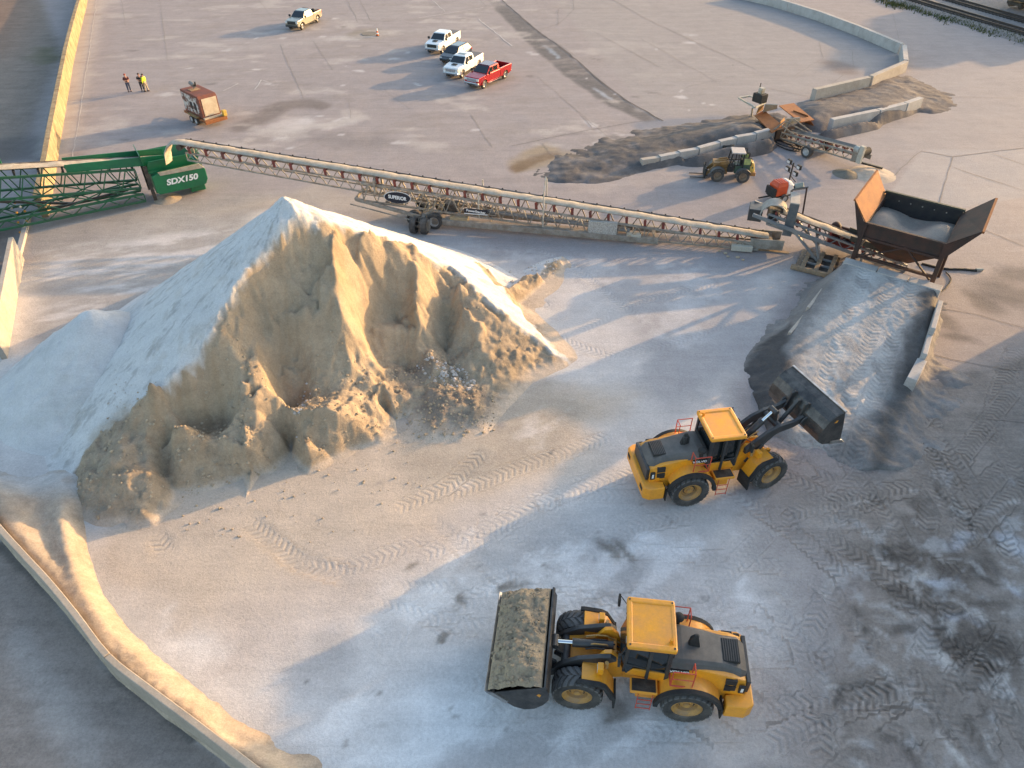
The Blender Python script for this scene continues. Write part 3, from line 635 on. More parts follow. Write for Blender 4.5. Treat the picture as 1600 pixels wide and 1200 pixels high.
heap('loading_ramp', None, None, rp, rbx, .09, (.20,.185,.175), (.25,.235,.225), .02, 100, .6, 'structure', extra=rcol, sm=5, edge=.35, flat=True, trks=[[(1350,430),(1300,560),(1255,690)],[(1392,440),(1345,570),(1300,700)],[(1420,450),(1380,580),(1335,720)]])
# gravel banks either side of the small rusty hopper
DG, DG2 = (.175,.158,.15), (.235,.215,.205)
def lines(*ls, step=.5):
    o = []
    for l in ls: o += densify([g3(*q) for q in l], step)
    return o
e1 = lines([(1205,205,1.25),(1180,200,1.25),(1120,212,.95),(1040,228,.65),(960,248,.4),(900,262,.2),(860,268,.08)], [(1200,178,.0),(1120,186,0),(1060,196,0),(1000,206,0),(940,222,0),(890,238,0),(850,258,0),(832,275,0),(870,286,0),(930,286,0),(985,274,0),(1003,266,0)],
  [(1198,190,1.05),(1120,198,.8),(1040,212,.5),(960,230,.3),(900,248,.15)], [(1206,215,1.2),(1176,222,1.1),(1146,227,.95),(1120,233,.8),(1088,242,.65),(1058,247,.5),(1028,254,.4),(1000,260,.2)],
  [(1216,180,0),(1224,190,0),(1228,205,0),(1222,220,0)], [(1240,195,-.2),(1236,225,-.2),(1200,244,-.2),(1120,262,-.2),(1030,280,-.2)], [(1212,223,0),(1176,231,0),(1146,237,0),(1120,242,0),(1088,251,0),(1058,257,0),(1028,263,0),(1004,268,0)])
heap('gravel_bank', 'long dark gravel bank left of the small rusty hopper with concrete blocks along it', 'gravel bank', e1, (1,32,54,76), .18, (.105,.098,.097), (.17,.157,.152), .06, 110, .6, edge=.2)
e2 = lines([(1250,186,.95),(1290,178,.9),(1350,165,.8),(1400,155,.65),(1450,156,.3),(1490,162,.05)], [(1262,158,.0),(1330,142,0),(1356,137,.2),(1400,122,.2),(1422,122,0),(1455,132,0),(1480,146,0),(1500,163,0),(1470,176,0),(1440,178,0)],
  [(1275,166,.7),(1330,154,.65),(1400,134,.5),(1440,140,.2)], [(1290,199,.9),(1366,185,.8),(1408,174,.65),(1432,167,.4)], [(1240,170,0),(1238,185,0),(1262,202,0)], [(1240,205,-.2),(1292,226,-.25),(1380,206,-.25),(1450,188,-.25)], [(1288,213,0),(1366,197,0),(1408,186,0),(1436,176,0)])
heap('gravel_bank', 'brown gravel bank inside the block pen right of the small rusty hopper', 'gravel bank', e2, (26,52,62,87), .18, (.135,.12,.115), (.185,.165,.155), .05, 115, .5, edge=.2)
for lab, c, r, h, cl in (('small tan sand heap on the ground below the green stacker', (262,311), 1.0, .3, (.42,.34,.26)), ('grey gravel heap against the concrete blocks behind the compact loader', (1110,247), 1.6, .55, (.16,.15,.145)), ('long low grey gravel heap between the compact loader and the coiled cables', (1168,232), 1.5, .45, (.15,.14,.135)), ('lumpy dark spoil heap between the tyred conveyor and the big hopper', (1322,272), 1.0, .35, (.17,.15,.12)), ('pale spilled sand heap under the head of the tyred conveyor', (1362,272), 1.6, .35, (.44,.37,.30))):
    g = G(*c); heap('spoil_heap', lab, 'heap', ring(g, r*1.5, -.1, 18)+ring(g, r, .02, 14)+ring(g, r*.5, h*.55, 8)+[(g.x, g.y, h)], (g.x-r*1.8, g.x+r*1.8, g.y-r*1.8, g.y+r*1.8), .1, cl, tuple(v*1.25 for v in cl), .1, int(c[0]), .45)

# loose stones at the foot of the stockpile: nobody could count them
def stones(name, regions, m, kind='stuff'):
    mb = MB()
    for px, n, s0, s1, zf in regions:
        P_ = gp(px); xs = [p[0] for p in P_]; ys = [p[1] for p in P_]; k = 0; tries = 0
        while k < n and tries < n*30:
            tries += 1; x = random.uniform(min(xs), max(xs)); y = random.uniform(min(ys), max(ys))
            if polydist(np.array([[x]]), np.array([[y]]), P_)[0,0] > 0: continue
            r = s0+(s1-s0)*random.random()**3.5; z = zf(x, y); k += 1
            vs = []; n5_ = 5
            for j, (rr, h) in enumerate(((.7,-.3),(1,.15),(.55,.75))):
                for i in range(n5_):
                    t = 2*math.pi*(i+j*.5)/n5_; q = random.uniform(.75,1.25)
                    vs.append((x+r*rr*q*math.cos(t), y+r*rr*q*math.sin(t), z+r*h*random.uniform(.8,1.2)))
            fs = [tuple(range(n5_-1,-1,-1)), tuple(range(2*n5_,3*n5_))]
            for j in range(2): fs += [(j*n5_+i, j*n5_+(i+1)%n5_, (j+1)*n5_+(i+1)%n5_, (j+1)*n5_+i) for i in range(n5_)]
            mb.add(vs, fs)
    return mb.build(name, m, kind=kind)
M_STONE = mat('stone', (.36,.275,.18), (.44,.36,.26), .9, scale=1.5, fine=.3)
o = stones('loose_stones', [
  ([(290,720),(400,640),(440,660),(430,735),(330,765),(280,780)], 520, .015, .10, pile_z), ([(455,660),(540,610),(600,630),(600,690),(520,716),(475,738)], 480, .015, .10, pile_z),
  ([(615,600),(700,585),(780,630),(770,680),(660,690),(620,660)], 900, .012, .10, pile_z), ([(110,780),(200,690),(300,680),(262,795),(200,820),(130,815)], 380, .012, .09, pile_z),
  ([(690,500),(790,560),(860,570),(700,590)], 200, .012, .07, pile_z), ([(260,800),(480,740),(640,680),(700,760),(500,860),(300,860)], 170, .012, .075, lambda x, y: 0)], M_STONE)
tag(o, 'loose tan stones and crumbs scattered over the foot of the dug face', 'stones')
M_PALESTONE = mat('pale_crust', (.54,.51,.49), (.46,.42,.38), .9, scale=1.5, fine=.15)
o = stones('crust_fragments', [([(650,598),(720,592),(745,612),(735,622),(690,618),(655,606)], 190, .03, .13, pile_z), ([(200,650),(240,670),(230,700),(190,690)], 30, .03, .07, pile_z), ([(425,320),(470,318),(510,345),(450,352)], 60, .03, .14, pile_z), ([(790,420),(870,405),(870,430),(800,450)], 60, .05, .15, pile_z), ([(470,660),(500,640),(490,690),(470,710)], 40, .05,.14, pile_z)], M_PALESTONE)
tag(o, 'pale crust fragments fallen on the dark rubble of the dug face', 'crust')

# ------------------------------------------------------------------ concrete walls and blocks
M_CONC = mat('old_concrete', (.44,.39,.335), (.33,.285,.235), .9, scale=.9, bump=.25, fine=.16, soft=.2)
M_CONC_G = mat('grey_concrete', (.46,.435,.41), (.34,.315,.29), .9, scale=1.2, bump=.25, fine=.15, soft=.2)
M_WALL = mat('stained_wall_concrete', (.38,.285,.165), (.19,.13,.065), .92, scale=1.1, bump=.4, fine=.28, soft=.16)
def wall_run(name, label, pts, h, t, m, side=-1):
    """a wall standing along ground points; thickness t on one side"""
    mb = MB(); n = len(pts); nr = []
    for i in range(n):
        d = Vector(pts[min(i+1,n-1)][:2])-Vector(pts[max(i-1,0)][:2]); d.normalize(); nr.append(Vector((-d.y, d.x))*side)
    hs = h if isinstance(h, list) else [h]*n; secs = []
    for p, q, hh in zip(pts, nr, hs): secs.append([(p[0],p[1],-.3),(p[0],p[1],hh),(p[0]+q.x*t,p[1]+q.y*t,hh),(p[0]+q.x*t,p[1]+q.y*t,-.3)])
    o = mb.loft(secs).build(name, m, bevel=.03); return tag(o, label, 'wall')
wall_run('boundary_wall', 'tall stained boundary wall running away at the upper left, lit golden', [G(138,-40),G(130,10),G(117,60),G(108,100),G(98,155),G(84,235),G(78,275),G(66,340)], 1.75, .45, M_WALL, 1)
wall_run('boundary_wall', 'pale sunlit stretch of boundary wall at the left edge below the green stacker', [G(38,405),G(12,560)], 1.7, .3, M_CONC, -1)
wall_run('kerb', 'thin pale concrete kerb between the green stacker and the left wall', [G(50,338),G(34,402)], .25, .35, M_CONC_G, -1)
M_LOWW = mat('low_wall_concrete', (.42,.36,.29), (.33,.28,.225), .9, scale=1.3, bump=.2, fine=.14, soft=.2)
w_pts = [(p.x, p.y) for p in wl]
for (a, b, lab) in ((0,20,'low concrete boundary wall curving along the left below the pale mound'), (20,len(wall_px)-1,'low concrete boundary wall running to the bottom edge beside the sand berm')):
    q = [Vector(p) for p in w_pts[a:b+1]]
    if b < 25: q[-1] = q[-1]+(q[-2]-q[-1]).normalized()*.03
    wall_run('boundary_wall', lab, q, WALL_Z, .24, M_LOWW, -1)
def block(label, a, b, h=.9, t=.55, m=None, group=None, base=0.0, cat='concrete block', name='concrete_block', taper=.12):
    """one precast concrete block between two points at its foot"""
    a = Vector(a); b = Vector(b); L = (b-a).length-.05; M, _ = MB().frame((a.x,a.y,base), (b.x,b.y,base))
    mb = MB(); hw = t/2; tp = hw*(1-taper)
    mb.loft([[(x,-hw,0),(x,hw,0),(x,hw,h*.25),(x,tp,h),(x,-tp,h),(x,-hw,h*.25)] for x in (.025, L+.025)])
    r = mb.build(name, m or M_CONC_G, bevel=.03); r.matrix_world = M
    return tag(r, label, cat, group)
pen = [(1150,-3),(1200,8),(1231,17),(1281,33),(1343,57),(1405,84)]
pl_ = ['green stained end block of the pen row at the top edge','second block of the pen row from the top edge, in shade','third block of the pen row from the top edge','long grey block before the last of the pen row, below the railway','corner end block of the grey pen row, longest in view']
for (a, b), l in zip(zip(pen[:-1], pen[1:]), pl_): block(l, G(*a), G(*b), 1.15, .6, group='concrete blocks round the pen')
block('short end block turning the corner of the pen, nearly edge on', G(1408,86), G(1410,110), 1.15, .6, group='concrete blocks round the pen')
block('orange lit pen block at the corner half buried in gravel', G(1411,112), G(1356,136), 1.15, .6, M_CONC, group='concrete blocks round the pen')
block('cream pen block whose free end points at the rusty hopper', G(1353,137), G(1268,157), 1.15, .6, M_CONC, group='concrete blocks round the pen')
for a, b, l in (((1294,206),(1366,191),'cream block in front of the brown bank nearest the tyred conveyor'), ((1367,191),(1408,180),'middle block in front of the brown gravel bank'), ((1409,180),(1433,171),'last block in front of the brown bank, half buried at the tip')): block(l, G(*a), G(*b), 1.2, .6, group='blocks holding the gravel banks')
e1l = [(1000,262),(1028,258),(1058,252),(1088,247),(1120,238),(1146,232),(1176,227),(1206,219)]
nm = ['tan end block poking from the dark gravel bank','second block along the dark gravel bank from its tip','third block along the dark gravel bank, clean grey','fourth block along the dark gravel bank','fifth block along the dark bank, above the grey heap','sixth block along the dark bank, behind the compact loader roof','block of the dark bank nearest the rusty hopper and coiled cables']
for i, l in enumerate(nm): block(l, G(*e1l[i]), G(*e1l[i+1]), .75+.07*i, .55, M_CONC if i == 0 else None, group='blocks holding the gravel banks')
# head wall and side walls of the ramp
hw_ = [tl_+bk*.40+(tl_-tr_).normalized()*.1]; hd = (tr_-tl_)
for a, b, l in ((-.02,.36,'left block of the ramp head wall beside the wooden skid'), (.36,.70,'middle block of the ramp head wall under the hopper'), (.70,1.05,'right block of the ramp head wall with a worn rounded end')):
    block(l, tl_+hd*a+bk*.45, tl_+hd*b+bk*.45, RT+.06, .75, group='blocks of the loading ramp', taper=.03)
rw = [(1470,470,1.9),(1453,524,1.45),(1441,562,1.1),(1421,601,.75)]
for i, l in enumerate(('upper side slab on the right edge of the ramp','middle side slab on the right edge of the ramp','lowest broad side slab at the right foot of the ramp')):
    a = G(rw[i][0], rw[i][1], rw[i][2]); b = G(rw[i+1][0], rw[i+1][1], rw[i+1][2]); block(l, a, b, rw[i][2]+.05, .3 if i < 2 else .55, group='blocks of the loading ramp')
for a, b, h, l in (((1287,448,1.55),(1262,483,1.3),1.4,'upper side slab on the left edge of the ramp, mostly buried'), ((1258,490,1.2),(1233,523,.95),1.08,'lower side slab on the left edge of the ramp, mostly buried')):
    block(l, G(*a), G(*b), h+.03, .22, M_CONC, group='blocks of the loading ramp')

# ------------------------------------------------------------------ unseen shed and silos, added and shaped to throw the long shadows
M_SHED = mat('shed_cladding', (.42,.42,.41), (.36,.35,.34), .6, scale=.6)
M_ROOF = mat('shed_roof', (.30,.29,.28), (.25,.24,.23), .5, scale=.6)
def shed(label, c0, rz, L, Wd, h, roof):
    """a long unseen shed added to cast a shadow; its corner c0 is the one nearest the yard"""
    t = thing('shadow_shed', label, 'shed', (c0[0], c0[1], 0), rz)
    MB().b2(0, Wd, -L, 0, 0, h).build('wall', M_SHED, t)
    mb = MB(); mb.prism([(-.4,h-.02),(Wd/2,h+roof),(Wd+.4,h-.02),(Wd+.4,h+.2),(Wd/2,h+roof+.25),(-.4,h+.2)], -L-.4, 0, axis='y'); mb.build('roof', M_ROOF, t)
    for k in range(3): MB().b2(-.08, .0, -L+4+k*10, -L+10+k*10, 0, 5.5).build('door', mat('shed_door', (.20,.24,.30), None, .5), t)
    return t
ax = Vector((math.cos(SUN_AZ), math.sin(SUN_AZ))); e0 = G(1600, 515)
cn = Vector((e0.x, e0.y))+ax*13
shed('long unseen shed added right of the yard to throw the foreground shadow', cn, R(0), 60, 22, 12.0, 2.5)
def silo(label, tip, dist, r, h=None):  # unseen shadow caster, height worked out from where its shadow ends
    c = Vector((G(*tip).x, G(*tip).y))+ax*(dist+r); hh = h or dist*math.tan(SUN_EL)
    t = thing('shadow_silo', label, 'silo', (c.x, c.y, 0)); MB().tube((0,0,0),(0,0,hh), r, 32).build('wall', M_SHED, t, smooth=40); MB().tube((0,0,hh),(0,0,hh+r*.35), r*1.02, 32, .3).build('roof', M_ROOF, t, smooth=40)
silo('unseen silo added beyond the block pen to shade it', (1345,95), 62, 6.5)
silo('second unseen silo added to shade the ground by the railway', (1380,45), 70, 4.5)
# ------------------------------------------------------------------ the two big wheel loaders
M_YEL = mat('loader_yellow', (.88,.355,.011), (.78,.30,.013), .42, scale=1.2, fine=.10, coat=.12, dust=.22)
M_CHAR = mat('charcoal_paint', (.030,.031,.034), (.05,.048,.046), .45, scale=1.5, fine=.12, dust=.10)
M_HOOD = mat('dusty_charcoal_hood', (.055,.052,.05), (.11,.10,.09), .55, scale=1.0, fine=.1, soft=.25, dust=.22)
M_BLACK = mat('black_rubber', (.018,.018,.018), (.035,.033,.03), .8, scale=2, fine=.2)
M_TYRE = mat('tyre_rubber', (.022,.022,.023), (.075,.068,.06), .88, scale=2.2, fine=.25, soft=.2, dust=.35)
M_LUG = mat('dusty_tread', (.10,.098,.095), (.17,.16,.15), .9, scale=2.2, fine=.2)
M_RIM = mat('loader_rim', (.52,.27,.06), (.36,.20,.07), .6, scale=3, fine=.15, dust=.25)
M_GLASS = mat('dark_glass', (.012,.016,.018), None, .06, fine=0, spec=.8)
M_RED = mat('orange_red_rail', (.62,.075,.03), (.5,.07,.04), .5, fine=.08)
M_BUCKET = mat('worn_bucket_steel', (.052,.050,.050), (.13,.12,.11), .38, .5, 1.6, .55, fine=.25, soft=.15, dust=.15)
M_STEEL = mat('bright_worn_steel', (.46,.45,.44), (.30,.28,.26), .32, .8, 2.5, fine=.12)
M_CHROME = mat('chrome', (.75,.76,.78), None, .12, 1.0, fine=.02)
M_DSTEEL = mat('dark_greasy_steel', (.028,.027,.026), (.09,.075,.06), .5, .3, 3, fine=.2)
M_WHITE = mat('white_lettering', (.80,.80,.78), None, .5, fine=.03)
M_LAMP = mat('lamp_glass', (.62,.62,.60), None, .15, fine=0)
M_AMBER = mat('amber_lamp', (.70,.28,.02), None, .3, fine=0)
def arc(cx, cz, r, a0, a1, n): return [(cx+r*math.cos(R(a0+(a1-a0)*i/n)), cz+r*math.sin(R(a0+(a1-a0)*i/n))) for i in range(n+1)]
def tyre_mesh(r, wd, lugs):
    mb = MB(); mb.mi = 0; h = wd/2; ri = r*.58
    mb.lathe([(ri,-h*.72),(ri*1.06,-h*.92),(r*.80,-h),(r*.93,-h*.95),(r*.965,-h*.82),(r*.97,0),(r*.965,h*.82),(r*.93,h*.95),(r*.80,h),(ri*1.06,h*.92),(ri,h*.72)], n=36)
    if lugs:
        mb.mi = 1
        for i in range(lugs):
            for s in (-1, 1):
                a0 = 2*math.pi*(i+(.5 if s > 0 else 0))/lugs
                def pt(a, y, rr): return (rr*math.cos(a), y, rr*math.sin(a))
                da = .31*2*math.pi/lugs; sk = 1.0*2*math.pi/lugs
                vs = []
                for (y, off, rr) in ((s*h*.02, sk, r*.955), (s*h*.55, sk*.35, r*.955), (s*h*.97, 0, r*.93)):
                    for k in (-1, 1): vs.append(pt(a0+off+k*da, y, rr*.97)); vs.append(pt(a0+off+k*da, y, rr+r*.055*(1 if abs(y) < h*.9 else .55)))
                fs = []
                for q in (0, 4):
                    fs += [(q+1,q+3,q+7,q+5),(q,q+4,q+5,q+1),(q+2,q+3,q+7,q+6)]
                fs += [(0,1,3,2),(8,10,11,9)]
                mb.add(vs, fs)
    return mb
def wheel(parent, x, y, z, r, wd, lugs, m_rim, out, rimdeep=.3):
    o = tyre_mesh(r, wd, lugs).build('wheel', [M_TYRE, M_LUG] if lugs else M_TYRE, parent, smooth=35); o.location = (x, y, z)
    if out < 0: o.rotation_euler = (0, 0, math.pi)
    rr = r*.585; h = wd/2; mb = MB()
    mb.lathe([(0,h*.55),(rr*.22,h*.55),(rr*.25,h*.40),(rr*.42,h*.38),(rr*.46,h*.22),(rr*.66,h*.18),(rr*.72,h*.5),(rr*.86,h*.62),(rr*.93,h*.85),(rr*1.02,h*.80),(rr*1.02,-h*.7),(0,-h*.5)], n=28)
    for i in range(10):
        t = 2*math.pi*i/10; mb.tube((rr*.35*math.cos(t),h*.36,rr*.35*math.sin(t)),(rr*.35*math.cos(t),h*.45,rr*.35*math.sin(t)), rr*.035, 6)
    mb.build('rim', m_rim, o, smooth=40); return o
BUCK = [(1.78,-.56),(1.2,-.60),(.60,-.60),(.26,-.44),(.10,-.12),(.10,.30),(.22,.70),(.48,1.00),(.86,1.20)]
def build_loader(label, loc, rz, armB, curl, steer=0.0, mirror_bucket_dirt=False, HW=1.86):
    t = thing('wheel_loader', label, 'wheel loader', loc, rz)
    # rear body
    mb = MB(); mb.loft([[(x,-w1,z0),(x,w1,z0),(x,w1,z1*.5+z0*.5),(x,w2,z1),(x,-w2,z1),(x,-w1,z1*.5+z0*.5)] for x,w1,w2,z0,z1 in ((-.75,.62,.62,.95,2.2),(-1.2,.76,.74,.95,2.42),(-2.3,.86,.80,.95,2.36),(-3.2,.95,.84,.95,2.22),(-3.66,.98,.80,1.05,2.05))])
    mb.b2(-.6,.35,-.45,.45,.75,1.45); mb.build('body', M_YEL, t, bevel=.03)
    mb = MB(); S = []
    for x, wq, z in ((-.98,.70,2.66),(-1.5,.72,2.68),(-2.2,.66,2.60),(-2.9,.60,2.48),(-3.45,.66,2.34),(-3.7,.60,2.12)):
        S.append([(x,-wq-.12,z-.30),(x,-wq,z-.10),(x,-wq+.10,z),(x,wq-.10,z),(x,wq,z-.10),(x,wq+.12,z-.30)])
    mb.loft(S, close=True).build('hood', M_HOOD, t, bevel=.02)
    mb = MB(); mb.b2(-3.42,-2.86,-.42,.42,2.40,2.50)
    o = mb.build('hood_grille', M_BLACK, t); o.rotation_euler = (0,0,0)
    for k in range(7): MB().b2(-3.38+k*.075,-3.35+k*.075,-.40,.40,2.495,2.515).build('grille_slat', M_CHAR, o)
    mb = MB(); mb.prism([(-3.98,-1.25),(-3.98,1.25),(-3.72,1.42),(-3.05,1.42),(-3.05,1.0),(-3.5,.9),(-3.5,-.9),(-3.05,-1.0),(-3.05,-1.42),(-3.72,-1.42)], .72, 1.42, axis='z')
    mb.build('counterweight', M_YEL, t, bevel=.06)
    mb = MB(); mb.b2(-3.80,-3.66,-.86,.86,1.44,2.10); mb.build('rear_grille', M_CHAR, t, bevel=.02)
    for s in (-1, 1):
        MB().b2(-4.0,-3.9,s*.95-.16,s*.95+.16,1.05,1.25).build('tail_lamp', M_BLACK, t)
        MB().b2(-3.34,-2.98,s*.90-.05,s*.90+.05,1.55,1.84).build('side_vent', M_BLACK, t); MB().b2(-3.34,-2.98,s*.875-.05,s*.875+.05,1.90,2.16).build('side_vent', M_BLACK, t)
        o = MB().b2(-3.64,-3.44,s*.955-.04,s*.955+.04,1.58,1.96).build('model_panel', M_BLACK, t)
        MB().b2(-3.58,-3.50,s*.985-.02,s*.985+.02,1.66,1.88).build('model_mark', M_WHITE, o)
        # rear fender: rounded yellow shell with a black lip
        out = arc(-1.85,.92,1.13,12,150,12); inn = arc(-1.85,.92,1.06,150,12,12)
        mb = MB(); y0, y1 = sorted((s*.72, s*1.30)); mb.prism(out+inn, y0, y1)
        y0, y1 = sorted((s*.55, s*.80)); mb.prism([(-.95,1.3)]+arc(-1.85,.92,1.12,40,150,8)+[(-2.7,1.3)], y0, y1)
        mb.build('rear_fender', M_YEL, t, smooth=35)
        mb = MB(); y0, y1 = sorted((s*1.30, s*1.46)); mb.prism(arc(-1.85,.92,1.15,0,165,14)+arc(-1.85,.92,1.00,165,0,14), y0, y1); mb.b2(-3.0,-2.95,min(s*.75,s*1.45),max(s*.75,s*1.45),.6,1.2)
        mb.build('fender_lip', M_BLACK, t, smooth=35)
        # platform, steps, rails
        mb = MB(); y0, y1 = sorted((s*.80, s*1.34)); mb.b2(-.80,.12,y0,y1,1.42,1.56); mb.b2(-.80,-.1,min(s*.8,s*1.2),max(s*.8,s*1.2),.95,1.42); mb.build('platform', M_YEL, t, bevel=.03)
        MB().b2(-.74,.06,min(s*.86,s*1.30),max(s*.86,s*1.30),1.555,1.57).build('tread_plate', M_DSTEEL, t)
        mb = MB()
        for k in range(3): mb.tube((-.64,s*1.38,.58+.28*k),(-.16,s*1.38,.58+.28*k),.018,6)
        for x in (-.64,-.16): mb.tube((x,s*1.38,.5),(x,s*1.38,1.5),.016,6)
        mb.build('ladder', M_RED, t)
        mb = MB(); yy = s*1.22
        for x in (-1.15,-1.85): mb.tube((x,yy,1.98),(x,yy,2.86),.022,6)
        mb.tube((-1.15,yy,2.86),(-1.85,yy,2.86),.022,6); mb.tube((-1.15,yy,2.42),(-1.85,yy,2.42),.018,6)
        mb.tube((-1.85,yy,2.86),(-1.85,s*.85,2.86),.022,6); mb.tube((-1.85,s*.85,2.86),(-1.85,s*.85,2.3),.022,6); mb.tube((-1.15,yy,2.0),(-1.85,yy,2.0),.03,6); mb.tube((-1.85,yy,2.0),(-1.85,s*.8,2.0),.03,6); mb.tube((-1.15,yy,2.0),(-1.15,s*.8,2.0),.03,6)
        mb.build('handrail', M_RED, t)
        pl = MB().b2(-1.75,-1.12,s*.80-.03,s*.80+.03,2.12,2.30).build('name_plate', M_BLACK, t)
        text('lettering', 'VOLVO', .17, M_WHITE, basis((-1.435, s*.838, 2.21), (-s,0,0), (0,0,1)), pl, sx=1.15, bold=.006)
    MB().lathe([(0,0),(.09,0),(.09,.5),(0,.5)], n=10, M=Matrix.Translation((-1.95,-.05,2.55)) @ Matrix.Rotation(R(90),4,'X')).build('exhaust_base', M_CHAR, t)
    mb = MB(); mb.loft([[(-2.12,-.10,2.58),(-2.12,.10,2.58),(-1.72,.10,2.58),(-1.72,-.10,2.58)],[(-2.02,-.07,2.98),(-2.02,.07,2.98),(-1.74,.07,2.98),(-1.74,-.07,2.98)],[(-1.98,-.04,3.18),(-1.98,.04,3.18),(-1.84,.04,3.18),(-1.84,-.04,3.18)]]); mb.build('exhaust_pipe', M_BLACK, t, bevel=.03)
    mb = MB(); mb.tube((-1.42,-.80,2.3),(-1.42,-.80,2.75),.08,10); mb.ball((-1.42,-.80,2.88),.19,12,7,(1,1,.85)); mb.build('air_intake', M_BLACK, t, smooth=50)
    MB().b2(-1.22,-1.16,-.62,.62,2.62,2.82).build('hood_fin', M_BLACK, t)
    # cab
    mb = MB(); mb.loft([[(.30,-.72,1.55),(.30,.72,1.55),(-1.05,.74,1.55),(-1.05,-.74,1.55)],[(.52,-.50,2.35),(.52,.50,2.35),(-1.10,.80,2.35),(-1.10,-.80,2.35)],[(.28,-.52,3.42),(.28,.52,3.42),(-1.05,.76,3.42),(-1.05,-.76,3.42)]]); mb.build('cab_glass', M_GLASS, t, bevel=.03)
    mb = MB()
    for s in (-1,1):
        for a, b, wq in (((.34,s*.60,1.5),(.30,s*.66,3.45),.10),((-.42,s*.80,1.5),(-.42,s*.79,3.45),.11),((-1.06,s*.80,1.5),(-1.04,s*.79,3.45),.14)): mb.beam(a, b, wq)
        mb.beam((.36,s*.62,2.0),(-1.06,s*.82,2.0),.06); mb.beam((.30,s*.66,3.38),(-1.04,s*.80,3.38),.10)
    mb.beam((.34,-.60,2.02),(.34,.60,2.02),.07); mb.build('cab_frame', M_CHAR, t, bevel=.015)
    for s in (-1,1):
        mb = MB(); mb.sheet([(.30,s*.70,1.48),(-1.08,s*.86,1.48),(-1.08,s*.86,2.02),(-.4,s*.84,2.02),(.05,s*.76,1.92)], .06*s); mb.build('door_panel', M_YEL, t, bevel=.015)
    mb = MB(); mb.b2(-1.10,.30,-.86,.86,3.44,3.56)
    for s in (-1,1): mb.b2(-1.18,.40,s*.84-.11,s*.84+.11,3.42,3.60)
    mb.b2(.22,.42,-.9,.9,3.42,3.59); mb.b2(-1.20,-1.02,-.9,.9,3.42,3.58)
    o = mb.build('cab_roof', M_YEL, t, bevel=.05)
    for x in (-1.1,.32):
        for s in (-1,1): MB().tube((x,s*.84,3.60),(x,s*.84,3.615),.035,8).build('roof_plug', M_DSTEEL, o)
    for s in (-1,1):
        mb = MB(); mb.tube((.36,s*.78,3.3),(.62,s*1.12,3.35),.018,6); mb.tube((.62,s*1.12,3.38),(.62,s*1.12,2.85),.018,6); mb.b2(.58,.66,s*1.12-.13,s*1.12+.13,2.85,3.25); mb.build('mirror', M_BLACK, t)
        o = MB().b2(.30,.42,s*.55-.13,s*.55+.13,3.30,3.42).build('work_lamp', M_BLACK, t); MB().b2(.42,.43,s*.55-.11,s*.55+.11,3.32,3.40).build('lamp_glass', M_LAMP, o)
    MB().tube((-1.0,.6,3.58),(-1.0,.6,3.74),.06,10).build('beacon', M_AMBER, t)
    # front frame
    f = t; before = set(t.children)
    mb = MB(); mb.prism([(.35,.85),(.35,1.35),(.55,2.05),(.80,2.36),(1.05,2.30),(1.35,1.75),(2.35,1.5),(2.35,.8),(1.2,.62)], -.50, -.36); mb.prism([(.35,.85),(.35,1.35),(.55,2.05),(.80,2.36),(1.05,2.30),(1.35,1.75),(2.35,1.5),(2.35,.8),(1.2,.62)], .36, .50)
    mb.b2(.35,2.3,-.36,.36,.8,1.3); mb.b2(.6,.9,-.36,.36,1.3,1.9); mb.build('front_frame', M_YEL, f, bevel=.02)
    MB().tube((1.85,-1.2,.9),(1.85,1.2,.9),.28,12).build('axle', M_DSTEEL, f); mb = MB(); mb.tube((-1.85,-1.2,.9),(-1.85,1.2,.9),.28,12); mb.b2(-1.2,-.4,-.4,.4,.5,.95); mb.b2(-.45,.3,-.3,.3,.6,1.3); rears0 = mb.build('axle', M_DSTEEL, f)
    for s in (-1,1):
        mb = MB(); y0, y1 = sorted((s*.72, s*1.30)); mb.prism([(.72,1.05),(.62,1.10),(.92,1.72),(1.15,1.86),(1.76,1.93),(1.76,1.86),(1.2,1.79),(1.0,1.65)], y0, y1); mb.b2(1.0,1.74,min(s*.50,s*.74),max(s*.50,s*.74),1.55,1.88); mb.build('front_fender', M_YEL, f, bevel=.02)
        mb = MB(); y0, y1 = sorted((s*1.30, s*1.46)); mb.prism([(.60,.95),(.60,1.15),(.92,1.76),(1.15,1.90),(1.78,1.95),(1.90,1.93),(1.90,1.82),(1.75,1.85),(1.2,1.76),(1.0,1.6),(.75,1.0)], y0, y1); y0, y1 = sorted((s*.72, s*1.46)); mb.b2(.55,.62,y0,y1,.45,1.15); mb.build('fender_lip', M_BLACK, f, bevel=.02)
        o = MB().b2(1.05,1.25,s*.95-.14,s*.95+.14,1.93,2.25).build('headlamp', M_YEL, f, bevel=.02); MB().b2(1.245,1.262,s*.95-.11,s*.95+.11,2.0,2.2).build('lamp_glass', M_LAMP, o)
        MB().tube((.95,s*.78,1.9),(.95,s*.78,2.2),.07,10).build('hose_fitting', M_RIM, f)
    for x in (1.85,-1.85):
        for s in (-1,1): w_ = wheel(t, x, s*1.10, .88, .88, .70, 22, M_RIM, s); rears = (rears if x < 0 and s > 0 else []) + [w_] if x < 0 else []
    # lift arms and linkage
    A = Vector((.82,0,2.12)); B = Vector((armB[0],0,armB[1])); d = (B-A); L = d.length; dz = math.atan2(d.z, d.x)
    prof = [(-.18,-.10),(-.10,.18),(.25,.30),(L*.38,.46),(L*.62,.40),(L*.86,.16),(L+.12,.14),(L+.17,-.05),(L+.05,-.18),(L*.82,-.16),(L*.58,.02),(L*.36,.04),(.2,-.14)]
    Ma = Matrix.Translation(A) @ Matrix.Rotation(-dz, 4, 'Y')
